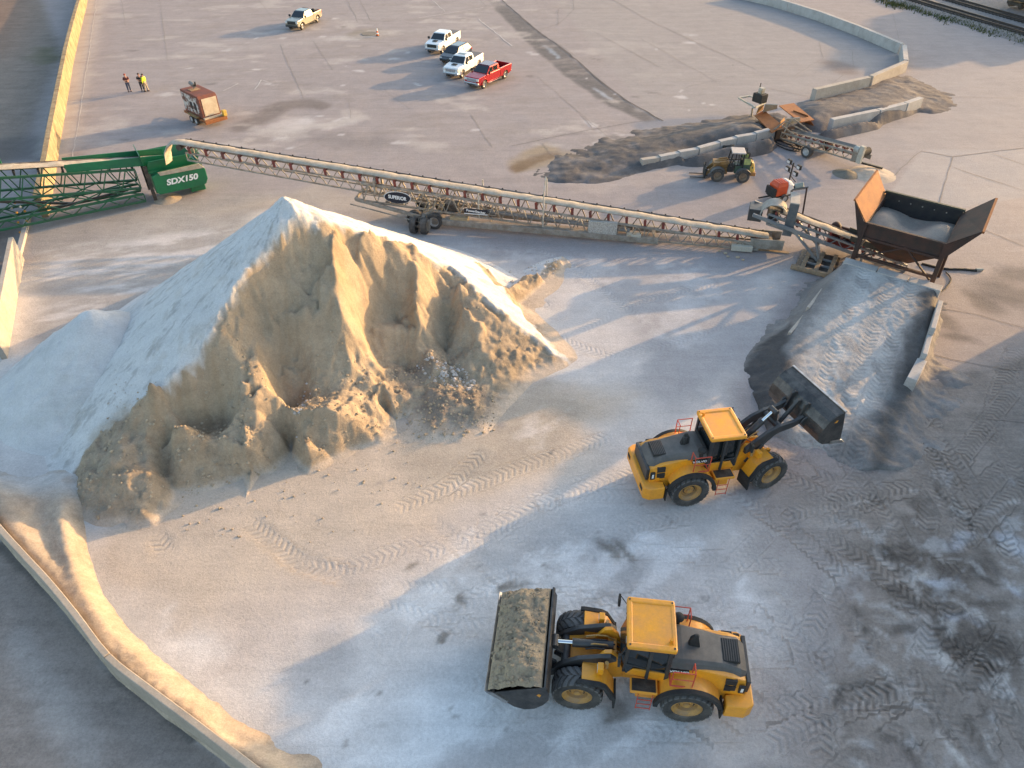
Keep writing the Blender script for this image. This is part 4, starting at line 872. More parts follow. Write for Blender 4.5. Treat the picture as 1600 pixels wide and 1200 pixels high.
    for s in (-1,1):
        y0, y1 = sorted((s*.50, s*.66)); MB().prism(prof, y0, y1, Ma).build('lift_arm', M_CHAR, f, bevel=.02)
        mb = MB(); e = Ma @ Vector((L*.52,s*.58,.05)); mb.tube((.95,s*.44,1.25), tuple(Vector((.95,s*.44,1.25)).lerp(e,.6)), .11, 12); mb.tube(tuple(Vector((.95,s*.44,1.25)).lerp(e,.58)), tuple(e), .06, 10); mb.build('lift_cylinder', M_CHAR, f, smooth=40)
    mb = MB(); mb.tube(tuple(Ma @ Vector((L*.62,-.6,.18))), tuple(Ma @ Vector((L*.62,.6,.18))), .16, 12); mb.build('cross_tube', M_CHAR, f, smooth=40)
    c, sn = math.cos(curl), math.sin(curl); rot = lambda p: Vector((B.x+p[0]*c-p[1]*sn, 0, B.z+p[0]*sn+p[1]*c))
    lev_top = Ma @ Vector((L*.66,0,.78)); lev_mid = Ma @ Vector((L*.62,0,.20)); lev_bot = Ma @ Vector((L*.70,0,-.35)); bk_pin = rot((.02,.62))
    mb = MB()
    for s in (-1,1): mb.beam(tuple(lev_top+Vector((0,s*.12,0))), tuple(lev_mid+Vector((0,s*.12,0))), .08, .26, (0,1,0)); mb.beam(tuple(lev_mid+Vector((0,s*.12,0))), tuple(lev_bot+Vector((0,s*.12,0))), .08, .24, (0,1,0))
    mb.tube(tuple(lev_top-Vector((0,.22,0))), tuple(lev_top+Vector((0,.22,0))), .13, 12); mb.build('tilt_lever', M_CHAR, f)
    tc0 = Vector((.72,0,2.0)); tdir = (lev_top-tc0)
    tcyl = MB().tube(tuple(tc0), tuple(tc0+tdir*.70), .15, 14).build('tilt_cylinder', M_CHAR, f, smooth=40); MB().tube(tuple(tc0+tdir*.68), tuple(lev_top), .075, 12).build('piston_rod', M_CHROME, tcyl, smooth=40)
    MB().beam(tuple(lev_bot), tuple(bk_pin), .14, .18).build('bucket_link', M_CHAR, f, bevel=.02)
    for k in range(4):
        p0 = Vector((.5,-.27+.18*k,1.75)); p1 = Ma @ Vector((L*.3,-.25+.16*k,.32)); MB().path([tuple(p0), tuple(p0.lerp(p1,.4)+Vector((0,0,.28))), tuple(p0.lerp(p1,.75)+Vector((0,0,.18))), tuple(p1)], .03, 6).build('hose', M_BLACK if k%2 else M_RIM, f, smooth=60)
    # bucket: one bent plate, two side plates, cutting edge
    th = .05
    def rq(p): q = rot(p); return (q.x, q.z)
    outp = [rq(p) for p in BUCK]; inner = []
    for i, p in enumerate(BUCK):
        a = Vector(BUCK[max(i-1,0)]); b = Vector(BUCK[min(i+1,len(BUCK)-1)]); n = Vector(((b-a).y, -(b-a).x)).normalized(); inner.append(rq((p[0]+n.x*th, p[1]+n.y*th)))
    mb = MB(); mb.prism(outp+inner[::-1], -HW, HW)
    side = [(1.70,-.56)]+BUCK[1:]+[(1.30,.34)]
    for s in (-1,1):
        y0, y1 = sorted((s*HW, s*(HW+.045))); mb.prism([rq(p) for p in side], y0, y1)
    bkt = mb.build('bucket', M_BUCKET, f, bevel=.012)
    mb = MB(); mb.prism([rq(p) for p in ((1.95,-.575),(1.6,-.50),(1.6,-.62),(1.95,-.60))], -HW-.06, HW+.06); mb.build('cutting_edge', M_STEEL, bkt)
    mb = MB(); mb.prism([rq(p) for p in ((.84,1.19),(.93,1.22),(.90,1.27),(.80,1.24))], -HW-.05, HW+.05); mb.build('top_lip', M_STEEL if not mirror_bucket_dirt else M_BUCKET, bkt)
    for s in (-1,1):
        mb = MB(); y0, y1 = sorted((s*(HW+.045), s*(HW+.085))); mb.prism([rq(p) for p in ((1.86,-.60),(1.0,-.60),(1.0,-.45),(1.72,-.42))], y0, y1); mb.build('side_cutter', M_STEEL, bkt)
        y0, y1 = sorted((s*.40, s*.48)); mb = MB(); mb.prism([rq(p) for p in ((-.12,-.12),(.14,-.3),(.40,-.52),(.20,.3),(.30,.75),(.08,.78),(-.06,.68),(-.06,.1))], y0, y1); y0, y1 = sorted((s*.70, s*.78)); mb.prism([rq(p) for p in ((-.12,-.12),(.14,-.3),(.40,-.52),(.20,.3),(-.06,.12))], y0, y1); mb.build('bucket_bracket', M_CHAR, bkt)
        y0, y1 = sorted((s*(HW+.045), s*(HW+.05))); MB().prism([rq(p) for p in ((.55,.62),(.70,.62),(.72,.76),(.62,.76))], y0, y1).build('marker', M_AMBER, bkt)
    if steer:                                          # the front half swings about the centre joint
        for o in t.children:
            if o in before or o in rears or o is rears0: continue
            o.location = Matrix.Rotation(steer, 3, 'Z') @ o.location; o.rotation_euler = (0, 0, o.rotation_euler.z+steer)
    return t, rot, HW
A0 = G(910,1077,.9); A1 = G(1078,1093,.9); c0 = (A0+A1)/2; LOW = build_loader('yellow wheel loader in the foreground carrying a full bucket of sand', (c0.x-.02, c0.y+1.10, 0), R(173.2), (3.10,.72), R(42), mirror_bucket_dirt=True)
A0 = G(1193,737,.9); A1 = G(1075,762,.9); c1 = (A0+A1)/2
hr = R(8.5); up0 = Vector((A1.x-math.sin(hr)*1.1+math.cos(hr)*1.85, A1.y+math.cos(hr)*1.1+math.sin(hr)*1.85, 0))
UPL = build_loader('yellow wheel loader at the foot of the ramp with its empty bucket raised', up0, hr, (3.50,3.05), R(-14), steer=R(14), HW=1.68)
# the load in the lower bucket
def bucket_load():
    t, rot, HW = LOW; mb = MB(); nx, ny = 40, 84; vs = []; a = Vector(BUCK[-1]); b = Vector((1.88,-.52)); 
    for i in range(nx+1):
        u = i/nx
        for j in range(ny+1):
            v = -HW-.03+(2*HW+.06)*j/ny; p = a.lerp(b, u*.95+.05); n = Vector(((b-a).y*-1, (b-a).x)).normalized(); n = n if n.y > 0 else -n
            e = min(u, 1-u)*2; e2 = min(1, (HW-abs(v))/.5); h = .50*math.sqrt(max(e,0))*(.35+.65*e2)+.10*float(fbm(np.array([u*2.2]), np.array([v*1.6]), 1.5, 4, .6, 130)[0])*min(1,e*3)+.17*float(fbm(np.array([u*7.]), np.array([v*4.5]), 1.0, 4, .65, 131)[0])*min(1,e*4)
            q = rot((p.x+n.x*h, p.y+n.y*h)); vs.append((q.x, v, q.z))
    vs_b = []
    fs = [(i*(ny+1)+j, i*(ny+1)+j+1, (i+1)*(ny+1)+j+1, (i+1)*(ny+1)+j) for i in range(nx) for j in range(ny)]
    k = len(vs); low = [rot((.35,.2)), rot((.9,-.45))]
    edge = [j for j in range(ny+1)]+[(i)*(ny+1)+ny for i in range(1,nx+1)]+[nx*(ny+1)+j for j in range(ny-1,-1,-1)]+[i*(ny+1) for i in range(nx-1,0,-1)]
    cc = (rot((.7,-.1)).x, 0, rot((.7,-.1)).z); vs.append(cc)
    for q in range(len(edge)): fs.append((edge[(q+1)%len(edge)], edge[q], k))
    mb.add(vs, fs)
    for _ in range(420):
        i = random.randint(1, nx-1); j = random.randint(1, ny-1); p = vs[i*(ny+1)+j]; r = .012+.075*random.random()**4; mb.ball((p[0],p[1],p[2]+r*.3), r, 6, 4, (random.uniform(.7,1.3),random.uniform(.7,1.3),.8))
    o = mb.build('sand_load', mat('load_sand', (.36,.28,.185), (.27,.215,.15), .95, scale=1.6, bump=.5, fine=.25), None, smooth=40)
    o.matrix_world = Matrix.Translation(t.location) @ t.rotation_euler.to_matrix().to_4x4()
    tag(o, 'heaped load of tan sand filling the bucket of the foreground loader', 'sand')
bucket_load()
# ------------------------------------------------------------------ conveyors and the feed hopper
M_TRUSS = mat('dusty_galvanised_truss', (.31,.285,.245), (.20,.165,.13), .65, .1, 2.2, fine=.18, dust=.2)
M_BELT = mat('conveyor_belt', (.045,.04,.037), (.16,.14,.12), .8, scale=1.2, fine=.2)
M_SALT = mat('conveyed_sand', (.46,.405,.325), (.36,.305,.235), .95, scale=2.2, bump=.6, fine=.2)
M_IDLER = mat('red_idler', (.21,.035,.026), (.12,.04,.03), .6, scale=3, fine=.15)
M_GREEN = mat('green_paint', (.008,.16,.06), (.006,.12,.05), .4, scale=.8, fine=.12, coat=.1, dust=.07)
M_DGREEN = mat('dark_green_truss', (.010,.105,.045), (.02,.08,.04), .5, scale=1.5, fine=.15, dust=.08)
M_RUST = mat('rusty_plate', (.34,.125,.035), (.20,.075,.03), .85, scale=1.3, bump=.2, fine=.22, soft=.22)
M_RUSTD = mat('dark_rusty_steel', (.060,.026,.018), (.028,.018,.015), .75, scale=1.4, bump=.15, fine=.2)
M_GREYS = mat('grey_painted_steel', (.155,.165,.175), (.22,.21,.20), .55, scale=1.5, fine=.12, dust=.2)
M_CREAM = mat('cream_plate', (.46,.43,.36), (.33,.24,.14), .75, scale=1.6, fine=.15, soft=.1, cover=.6)
M_WOOD = mat('weathered_timber', (.34,.245,.155), (.22,.16,.105), .85, scale=3, bump=.2, fine=.2)
M_NAVY = mat('sign_blue_black', (.012,.014,.025), None, .4, fine=.05)
def lattice(mb, p0, p1, h0, h1, n, wd=.06, y=0.0, chord=.11, vert=True):
    """one flat side of a truss between two points of its top chord; h = depth below"""
    f = lambda k, bot: (p0[0]+(p1[0]-p0[0])*k, y, p0[1]+(p1[1]-p0[1])*k-(h0+(h1-h0)*k if bot else 0))
    mb.beam(f(0,0), f(1,0), chord); mb.beam(f(0,1), f(1,1), chord)
    for i in range(n):
        a, b, c = i/n, (i+.5)/n, (i+1)/n
        mb.beam(f(a,1), f(b,0), wd); mb.beam(f(b,0), f(c,1), wd)
    if vert:
        mb.beam(f(0,0), f(0,1), wd); mb.beam(f(1,0), f(1,1), wd)
def belt_profile(mb, line, wd, trough=.14, th=.02):
    """troughed belt along (x,z) points"""
    secs = [[(x,-wd/2,z+trough),(x,-wd*.2,z),(x,wd*.2,z),(x,wd/2,z+trough),(x,wd/2,z+trough-th),(x,wd*.2,z-th),(x,-wd*.2,z-th),(x,-wd/2,z+trough-th)] for x, z in line]
    return mb.loft(secs)
def sand_on_belt(name, label, host, line, wd, h, n=160, end=None):
    P_ = [Vector((p[0],0,p[1])) for p in line]; mb = MB(); secs = []
    seg = [(P_[i+1]-P_[i]).length for i in range(len(P_)-1)]; tot = sum(seg)
    for k in range(n+1):
        d = tot*k/n; i = 0
        while i < len(seg)-1 and d > seg[i]: d -= seg[i]; i += 1
        p = P_[i].lerp(P_[i+1], min(d/seg[i],1)); t_ = (P_[i+1]-P_[i]).normalized(); nn = Vector((-t_.z,0,t_.x)); nn = nn if nn.z >= 0 or t_.x < .2 else -nn
        q = 1+.22*float(fbm(np.array([k*.35]), np.array([1.0]), 1, 3, .6, 140)[0])
        secs.append([tuple(p+nn*a+Vector((0,b,0))) for a, b in ((.03,-wd*.40),(h*.75*q,-wd*.28*q),(h*1.15*q,0),(h*.75*q,wd*.28*q),(.03,wd*.40),(-.02,0))])
    o = mb.loft(secs).build(name, M_SALT, None, smooth=50); o.matrix_world = Matrix.Translation(host.location) @ host.rotation_euler.to_matrix().to_4x4()
    return tag(o, label, 'sand')
# --- the long portable conveyor
cA = Vector((18.2,44.2,0)); cB = Vector((-24.2,51.25,0)); LC = (cB-cA).length; CZ = lambda x: .80+(4.72-.80)*x/LC
CV = thing('stacking_conveyor', 'very long grey truss conveyor carrying pale sand up to the green stacker', 'conveyor', cA, ang(cA, cB))
mb = MB(); belt_profile(mb, [(.3,CZ(.3)),(LC*.5,CZ(LC*.5)),(LC-.2,CZ(LC-.2))], 1.15, .13); mb.build('belt', M_BELT, CV)
xj = 23.5; xi = 29.2                                   # the outer boom slides in the inner truss from xj to xi
for s in (-1, 1):
    mb = MB(); lattice(mb, (xj-4, CZ(xj-4)-.50), (LC-.6, CZ(LC-.6)-.45), .95, .55, 24, .055, s*.52, .10); mb.build('outer_truss', M_TRUSS, CV)
    mb = MB(); lattice(mb, (1.2, CZ(1.2)-.30), (9.0, CZ(9)-.42), .42, .95, 9, .06, s*.72, .12); lattice(mb, (9.0, CZ(9)-.42), (xi, CZ(xi)-.50), .95, 1.35, 20, .07, s*.72, .13); mb.build('inner_truss', M_TRUSS, CV)
    MB().beam((xi-1.0,s*.80,CZ(xi)-1.2),(xi-1.0,s*.80,CZ(xi)-.15),.30,.12).build('slide_plate', M_TRUSS, CV)
mb = MB()
for k in range(15):
    x = 2+k*(xi-2)/14; mb.beam((x,-.72,CZ(x)-1.2 if x > 8 else CZ(x)-.7),(x,.72,CZ(x)-1.2 if x > 8 else CZ(x)-.7),.07)
mb.build('cross_members', M_TRUSS, CV)
for k in range(33):
    x = 1.4+k*(LC-2.4)/32; mb = MB(); zc = CZ(x)
    for s in (-1,1): mb.prism([(x-.09,zc-.42),(x+.09,zc-.42),(x+.14,zc+.02),(x+.02,zc+.13),(x-.06,zc+.02)], s*.585-.03, s*.585+.03)
    mb.tube((x,-.58,zc-.08),(x,.58,zc-.08),.06,8); mb.build('idler', M_IDLER, CV)
for k in range(44):
    x = .9+k*(LC-1.5)/43; MB().ball((x,-.60,CZ(x)+.12),.07,6,4).build('edge_roller', M_BLACK, CV)
mb = MB(); mb.tube((LC-.15,-.5,CZ(LC)-.18),(LC-.15,.5,CZ(LC)-.18),.22,16); mb.build('head_drum', M_DSTEEL, CV, smooth=40)
mb = MB(); mb.b2(-.4,1.6,-.70,.70,.25,.42); mb.b2(-.4,1.8,.64,.74,.4,1.0); mb.b2(-.4,1.8,-.74,-.64,.4,1.0); mb.build('tail_hopper', M_TRUSS, CV)
# undercarriage
xw = 24.7
mb = MB()
for s in (-1,1):
    mb.beam((xi+.6,s*.75,CZ(xi)-1.75),(xw+.2,s*1.25,.95),.20,.24); mb.beam((xi+1.0,s*.9,CZ(xi)-2.1),(xw-.3,s*1.6,.62),.08); mb.beam((xw,s*.9,.9),(xw-.6,s*.75,CZ(xw)-1.85),.20); mb.beam((xw-1.5,s*.8,.8),(xw-3.4,s*.74,CZ(xw-3)-1.6),.12)
mb.beam((xi+.6,-.8,CZ(xi)-1.75),(xi+.6,.8,CZ(xi)-1.75),.16); mb.beam((xw,-1.8,.85),(xw,1.3,.85),.26); mb.build('undercarriage', M_TRUSS, CV, bevel=.015)
for s in (-.3,.3): MB().tube((xi-1.5,s,CZ(xi)-2.0),(xw+1.5,s,1.25),.13,10).build('hydraulic_ram', M_TRUSS, CV, smooth=40)
mb = MB(); mb.beam((xw-.6,.95,.58),(8.0,.85,.34),.34,.42); mb.beam((xw-.6,-.95,.58),(8.0,-.85,.34),.34,.42)
for x in (20,16,12,8.3): mb.beam((x,-.9,.45),(x,.9,.45),.16)
mb.build('axle_beam', M_TRUSS, CV, bevel=.02)
mb = MB()
for k in range(5): mb.beam((xw+.1-k*.32,.75,CZ(xw)-1.95),(xw-.25-k*.32,.78,CZ(xw)-1.15),.06)
mb.b2(xw-3.2,xw-1.9,.5,1.0,CZ(xw)-2.5,CZ(xw)-2.05); mb.build('service_rack', mat('tan_hoses', (.42,.33,.20), (.30,.23,.14), .7), CV)
MB().b2(xw-2.4,xw-1.3,-.2,.6,.95,1.75).build('power_pack', M_DSTEEL, CV, bevel=.04)
mb = MB(); mb.beam((xi-5.0,1.75,.95),(xw+.2,1.5,1.0),.07); mb.b2(xi-5.1,xi-4.9,1.6,1.95,.25,1.0); mb.build('sensor_arm', M_TRUSS, CV)
def small_wheel(parent, x, y, z, r, wd, ax='y', out=1):
    o = tyre_mesh(r, wd, 0).build('wheel', M_TYRE, parent, smooth=35); o.location = (x, y, z); o.rotation_euler = (0, 0, 0 if out > 0 else math.pi) if ax == 'y' else (0, 0, R(90)*out)
    h = wd/2; rr = r*.6; MB().lathe([(0,h*.3),(rr*.35,h*.35),(rr*.5,h*.2),(rr*.85,h*.55),(rr,h*.9),(rr*1.03,h*.5),(0,-h*.5)], n=20).build('rim', mat('white_rim', (.52,.51,.49), (.35,.33,.30), .5, scale=4), o, smooth=40); return o
for x, y, ax, out in ((xw+.75,.80,'y',1),(xw-.75,1.0,'y',1),(xw+.55,1.85,'x',-1),(xw-.25,1.85,'x',1),(xw+.75,-1.6,'y',-1),(xw-.75,-1.6,'y',-1)): small_wheel(CV, x, y, .60, .60, .44, ax, out)
mb = MB(); mb.beam((xw+.15,.6,.9),(xw+.15,1.85,.55),.16); mb.beam((xw+.5,1.85,.52),(xw-.2,1.85,.52),.12); mb.build('swivel_axle', M_TRUSS, CV)
mb = MB(); mb.b2(10.9,12.9,.70,.98,CZ(12)-1.45,CZ(12)-.40); mb.build('perforated_guard', mat('perforated_plate', (.46,.44,.40), (.30,.28,.25), .5, scale=14, cover=.5, soft=.03), CV, bevel=.02)
for q_ in ((9.2,10.2,.5,1.0,.25,.7),(12.9,14.4,.4,.95,.30,.52),(1.6,3.0,.5,1.0,.1,.5)): MB().b2(*q_).build('support_foot', M_CREAM, CV, bevel=.02)
MB().tube((10.0,.45,CZ(10)-.95),(20.5,.35,CZ(20)-1.25),.16,10).build('telescope_cylinder', M_GREYS, CV, smooth=40)
for x, h in ((xw-4.0,1.9),(xw-8.6,2.7)):
    mb = MB(); mb.beam((x,.78,CZ(x)-1.75),(x,.78,CZ(x)+h-1.75),.08); mb.beam((x,-.78,CZ(x)-1.0),(x,-.78,CZ(x)+h-1.4),.08)
    if h > 2: mb.beam((x,.78,CZ(x)+h-1.75),(x,-.1,CZ(x)+h-.95),.08)
    mb.build('belt_cover_post', M_CREAM, CV)
yn = .86                                               # near face, signs read from the camera side
sx_ = 26.6; el = [(.95*math.cos(2*math.pi*i/28), .42*math.sin(2*math.pi*i/28)) for i in range(28)]
mb = MB(); mb.prism([(sx_+a, CZ(sx_)-1.12+b) for a, b in el], yn-.02, yn+.02); sg = mb.build('oval_sign', M_NAVY, CV)
mb = MB(); mb.prism([(sx_+a*1.06, CZ(sx_)-1.12+b*1.08) for a, b in el], yn-.05, yn-.025); mb.build('sign_rim', M_WHITE, sg)
text('lettering', 'SUPERIOR', .37, M_WHITE, basis((sx_, yn+.024, CZ(sx_)-1.12), (-1,0,-.09), (0,0,1)), sg, sx=.80, bold=.012)
sx2 = 20.9; pl = MB().b2(sx2-.85,sx2+.85,yn-.02,yn+.02,CZ(sx2)-1.42,CZ(sx2)-1.02).build('model_sign', M_NAVY, CV)
MB().b2(sx2-.85,sx2+.85,yn+.021,yn+.026,CZ(sx2)-1.42,CZ(sx2)-1.36).build('sign_stripe', M_WHITE, pl)
text('lettering', 'PowerStacker', .25, M_WHITE, basis((sx2, yn+.024, CZ(sx2)-1.2), (-1,0,-.09), (0,0,1)), pl, sx=.98, bold=.006)
drop = [(LC+.0,CZ(LC)+.02),(LC+.45,CZ(LC)-.02),(LC+.85,CZ(LC)-.30),(LC+1.15,CZ(LC)-.80),(LC+1.3,CZ(LC)-1.6)]
sand_on_belt('sand_stream', 'pale stream of sand riding the long conveyor and pouring off its head', CV, [(.6,CZ(.6)+.02),(LC*.5,CZ(LC*.5)+.02)]+drop, 1.15, .17, 220)

# --- the green stacker at the left edge
gE = Vector((-24.75,53.9,0)); gW = Vector((-35.4,47.3,0)); GL = (gW-gE).length
GS = thing('green_stacker', 'big green stacker with lattice boom and feed hopper at the left edge', 'stacker', gE, ang(gE, gW))
GZ = lambda x: 2.15+.155*x
for s in (-1,1):
    mb = MB(); lattice(mb, (4.3, .95+.02), (17.5, 1.35), .55, .62, 8, .07, s*1.05, .15, True); lattice(mb, (17.5, 1.35), (22, 1.45), .62, .62, 3, .07, s*1.05, .15); mb.build('base_truss', M_DGREEN, GS)
    mb = MB(); lattice(mb, (4.3, GZ(4.3)), (22, GZ(22)), 1.45, 1.6, 14, .075, s*.85, .15); mb.build('boom_truss', M_DGREEN, GS)
    mb = MB()
    for x0, x1 in ((4.4,7.0),(7.0,9.6),(9.6,12.2),(12.2,14.8)): mb.beam((x0,s*.95,GZ(x0)-1.5),(x1,s*1.0,1.1),.07); mb.beam((x1,s*.95,GZ(x1)-1.5),(x0,s*1.0,1.0),.07)
    mb.build('brace', M_DGREEN, GS)
    mb = MB(); mb.prism([(1.9,GZ(2)+.25),(8.6,GZ(8.6)+.05),(8.6,GZ(8.6)+.62),(1.9,GZ(2)+.95)], s*.74-.03, s*.74+.03); mb.build('skirt_board', M_GREEN, GS, bevel=.01)
    mb = MB(); mb.prism([(-.25,.85),(.1,.75),(3.2,.75),(3.4,1.0),(3.4,2.2),(2.7,2.45),(-.1,2.45),(-.45,2.0),(-.45,1.2)], min(s*1.05,s*1.35), max(s*1.05,s*1.35)); sp = mb.build('side_panel', M_GREEN, GS, bevel=.04)
    if s > 0: text('lettering', 'SDX150', .60, M_WHITE, basis((1.4, s*1.36, 1.55), (-s,0,0), (0,0,1)), sp, shear=.22, sx=1.12, bold=.022)
    mb = MB(); mb.b2(3.5,3.75,min(s*1.0,s*1.2),max(s*1.0,s*1.2),.35,3.0); mb.build('post', M_DSTEEL, GS)
mb = MB(); mb.b2(-.35,3.4,-1.05,1.05,.8,2.3); mb.build('feed_box', M_DGREEN, GS)
mb = MB()
for s in (-1,1): mb.sheet([(.0,s*.95,2.55),(3.6,s*.95,2.55),(3.3,s*1.25,3.35),(.5,s*1.25,3.35)], .05)
mb.sheet([(.0,-.95,2.55),(.0,.95,2.55),(-.35,1.25,3.2),(-.35,-1.25,3.2)], .05); mb.sheet([(3.6,-.95,2.55),(3.6,.95,2.55),(3.75,1.25,3.9),(3.75,-1.25,3.9)], .05); mb.b2(0,3.6,-.95,.95,2.3,2.56); mb.build('feed_hopper', M_GREEN, GS)
mb = MB(); mb.prism([(-.40,2.12),(2.8,2.20),(2.9,2.45),(-.1,2.49)], 1.30, 1.42); mb.build('sand_ledge', M_SALT, GS)
mb = MB(); belt_profile(mb, [(2.0,GZ(2)+.35),(22,GZ(22)+.35)], 1.2, .14); mb.build('belt', M_BELT, GS)
for k in range(13):
    x = 3+k*1.45; MB().b2(x-.06,x+.06,-.75,.75,GZ(x)+.05,GZ(x)+.33).build('idler', M_BLACK, GS)
mb = MB(); mb.prism([(15.6,.55),(20.5,.75),(20.5,1.85),(15.6,2.05)], 1.0, 1.5); mb.build('engine_box', M_GREEN, GS, bevel=.04); MB().b2(15.7,20.5,-.4,1.46,2.03,2.09).build('engine_cover', M_CONC_G, GS)
mb = MB(); mb.b2(16,20,-1.0,.9,.4,1.8); mb.build('chassis', M_DGREEN, GS); MB().b2(-.2,.9,-.7,.7,.12,.65).build('foot', M_GREEN, GS, bevel=.05); MB().b2(12.2,12.9,-.9,-.6,GZ(12)+.1,GZ(12)+1.1).build('sensor_box', M_GREEN, GS)
mb = MB(); mb.beam((16.5,.2,GZ(16)-1.4),(9.0,.1,1.0),.16); mb.beam((5.2,.6,1.35),(10.5,.5,1.1),.14); mb.build('lift_strut', M_DSTEEL, GS)
for x, s in ((18.4,-1),(18.4,1)): small_wheel(GS, x, s*1.5, .5, .5, .4, 'y', s)
for s in (-1,1):
    for k in range(6): MB().ball((12.2+.35*(k%3),s*.9+.1*(k//3),1.9-.35*k),.09,6,4).build('work_light', M_AMBER if k%2 else M_CREAM, GS)
sand_on_belt('sand_stream', 'cream ribbon of sand riding up the belt of the green stacker', GS, [(2.0,GZ(2)+.38),(22,GZ(22)+.38)], 1.2, .17, 90)

# --- the feed hopper over the ramp head
hu = Vector((.81,-.586,0)).normalized(); h0 = G(1334,403,1.8); HP = thing('feed_hopper', 'big rusty feed hopper on tall legs with flared wings at the ramp head', 'hopper', (h0.x, h0.y, 0), math.atan2(hu.y, hu.x))
HW_, HD_, HZ_ = 4.55, 4.3, 4.25
def bin_wall(pts, m=M_RUSTD, nm='bin_wall'): MB().sheet(pts, .06).build(nm, m, HP)
top = [(0,0),(HW_,0),(HW_,HD_),(0,HD_)]; zb = 3.45; bot = [(1.7,1.5),(2.9,1.5),(2.9,2.7),(1.7,2.7)]
for i in range(4):
    a, b = top[i], top[(i+1)%4]; c, d = bot[(i+1)%4], bot[i]
    if i == 0: bin_wall([(a[0],a[1],zb),(b[0],b[1],zb),(b[0],b[1],HZ_),(a[0],a[1],HZ_)])
    elif i == 2: bin_wall([(a[0],a[1],zb),(b[0],b[1],zb),(b[0],b[1],HZ_+.35),(a[0],a[1],HZ_+.35)], mat('dark_blue_steel', (.012,.013,.018), (.025,.024,.024), .55))
    else: bin_wall([(a[0],a[1],zb),(b[0],b[1],zb),(b[0],b[1],HZ_+(.35 if i == 2 else 0)),(a[0],a[1],HZ_+(.35 if i == 2 else 0))])
    bin_wall([(a[0],a[1],zb),(b[0],b[1],zb),(c[0],c[1],1.75),(d[0],d[1],1.75)], M_RUSTD, 'hopper_slope')
mb = MB(); mb.b2(-.08,HW_+.08,-.12,.04,HZ_-.06,HZ_+.06); mb.build('rim', M_RUSTD, HP); mb = MB(); mb.b2(-.08,HW_+.08,HD_-.04,HD_+.14,HZ_+.30,HZ_+.46); mb.build('rim', mat('green_black_rim', (.03,.04,.025), (.05,.05,.04), .6), HP)
lw_ = [(-.02,-.1,HZ_-.02),(-.02,HD_+.1,HZ_+.1),(-1.0,HD_+.25,HZ_+1.45),(-1.0,-.2,HZ_+1.25)]; MB().sheet(lw_[::-1], .07).build('wing', M_RUST, HP)
rw_ = [(HW_+.02,-.1,HZ_-.02),(HW_+.02,HD_+.1,HZ_+.1),(HW_+1.35,HD_+.2,HZ_+1.45),(HW_+1.45,-.15,HZ_+1.25)]; MB().sheet(rw_, .09).build('wing', M_RUSTD, HP)  # darker than the left wing: the shade of its sunless side is in the colour
mb = MB(); mb.beam((HW_+1.45,-.15,HZ_+1.26),(HW_+1.35,HD_+.2,HZ_+1.46),.13); mb.build('wing_edge', M_RUST, HP); mb = MB(); mb.beam((-1.0,-.2,HZ_+1.26),(-1.0,HD_+.25,HZ_+1.46),.12); mb.build('wing_edge', M_RUST, HP)
MB().sheet([(HW_+.05,-.15,HZ_-1.0),(HW_+1.45,-.15,HZ_+1.25),(HW_+.05,-.15,HZ_)], .05).build('wing_gusset', M_RUSTD, HP); MB().sheet([(-.05,-.15,HZ_-1.3),(-.05,-.15,HZ_),(-1.0,-.2,HZ_+1.25)], .05).build('wing_gusset', M_RUSTD, HP)
for x, y, dx in ((.0,.0,-.02),(HW_,.0,.05),(HW_,HD_,.05),(.0,HD_,-.02)):
    mb = MB(); mb.beam((x+dx*3,y,0),(x,y,HZ_),.26,.26); mb.build('leg', M_RUSTD, HP, bevel=.01)
mb = MB(); mb.beam((.1,-.02,1.9),(2.6,-.02,3.4),.09); mb.beam((HW_-.1,-.02,1.8),(2.6,-.02,3.4),.09); mb.beam((2.2,.2,3.2),(HW_-.1,HD_-.2,2.6),.08); mb.beam((0,0,2.05),(HW_,0,2.05),.16); mb.beam((0,0,3.3),(HW_,0,3.3),.14); mb.beam((0,HD_,2.2),(HW_,HD_,2.2),.14); mb.beam((HW_,0,2.2),(HW_,HD_,2.2),.14); mb.beam((0,0,2.2),(0,HD_,2.2),.14); mb.build('bracing', M_RUSTD, HP)
for k in range(5): MB().tube((.9+k*.7,HD_-.02,HZ_+.02),(.9+k*.7,HD_-.08,HZ_+.02),.045,8).build('bolt_plate', M_STEEL, HP)
def hopper_sand():
    n = 30; vs = []
    for i in range(n+1):
        for j in range(n+1):
            x = .06+(HW_-.12)*i/n; y = .06+(HD_-.12)*j/n; u, v = x/HW_, y/HD_
            z = 3.55+.55*math.exp(-((u-.12)/.22)**2-((v-.45)/.4)**2)+.62*math.exp(-((u-.88)/.2)**2-((v-.5)/.4)**2)-.35*math.exp(-((u-.5)/.2)**2-((v-.75)/.3)**2)+.25*(1-v)*math.exp(-((u-.6)/.3)**2)
            z += .06*float(fbm(np.array([u*4]), np.array([v*4]), 1, 4, .6, 150)[0]); vs.append((x, y, min(z, 4.2)))
    fs = [(i*(n+1)+j, (i+1)*(n+1)+j, (i+1)*(n+1)+j+1, i*(n+1)+j+1) for i in range(n) for j in range(n)]
    o = MB().add(vs, fs).build('sand_load', mat('grey_damp_sand', (.30,.265,.225), (.24,.215,.19), .95, scale=1.6, bump=.4, fine=.2), None, smooth=60); o.matrix_world = Matrix.Translation(HP.location) @ HP.rotation_euler.to_matrix().to_4x4(); tag(o, 'grey sand heaped inside the big rusty feed hopper', 'sand')
hopper_sand()
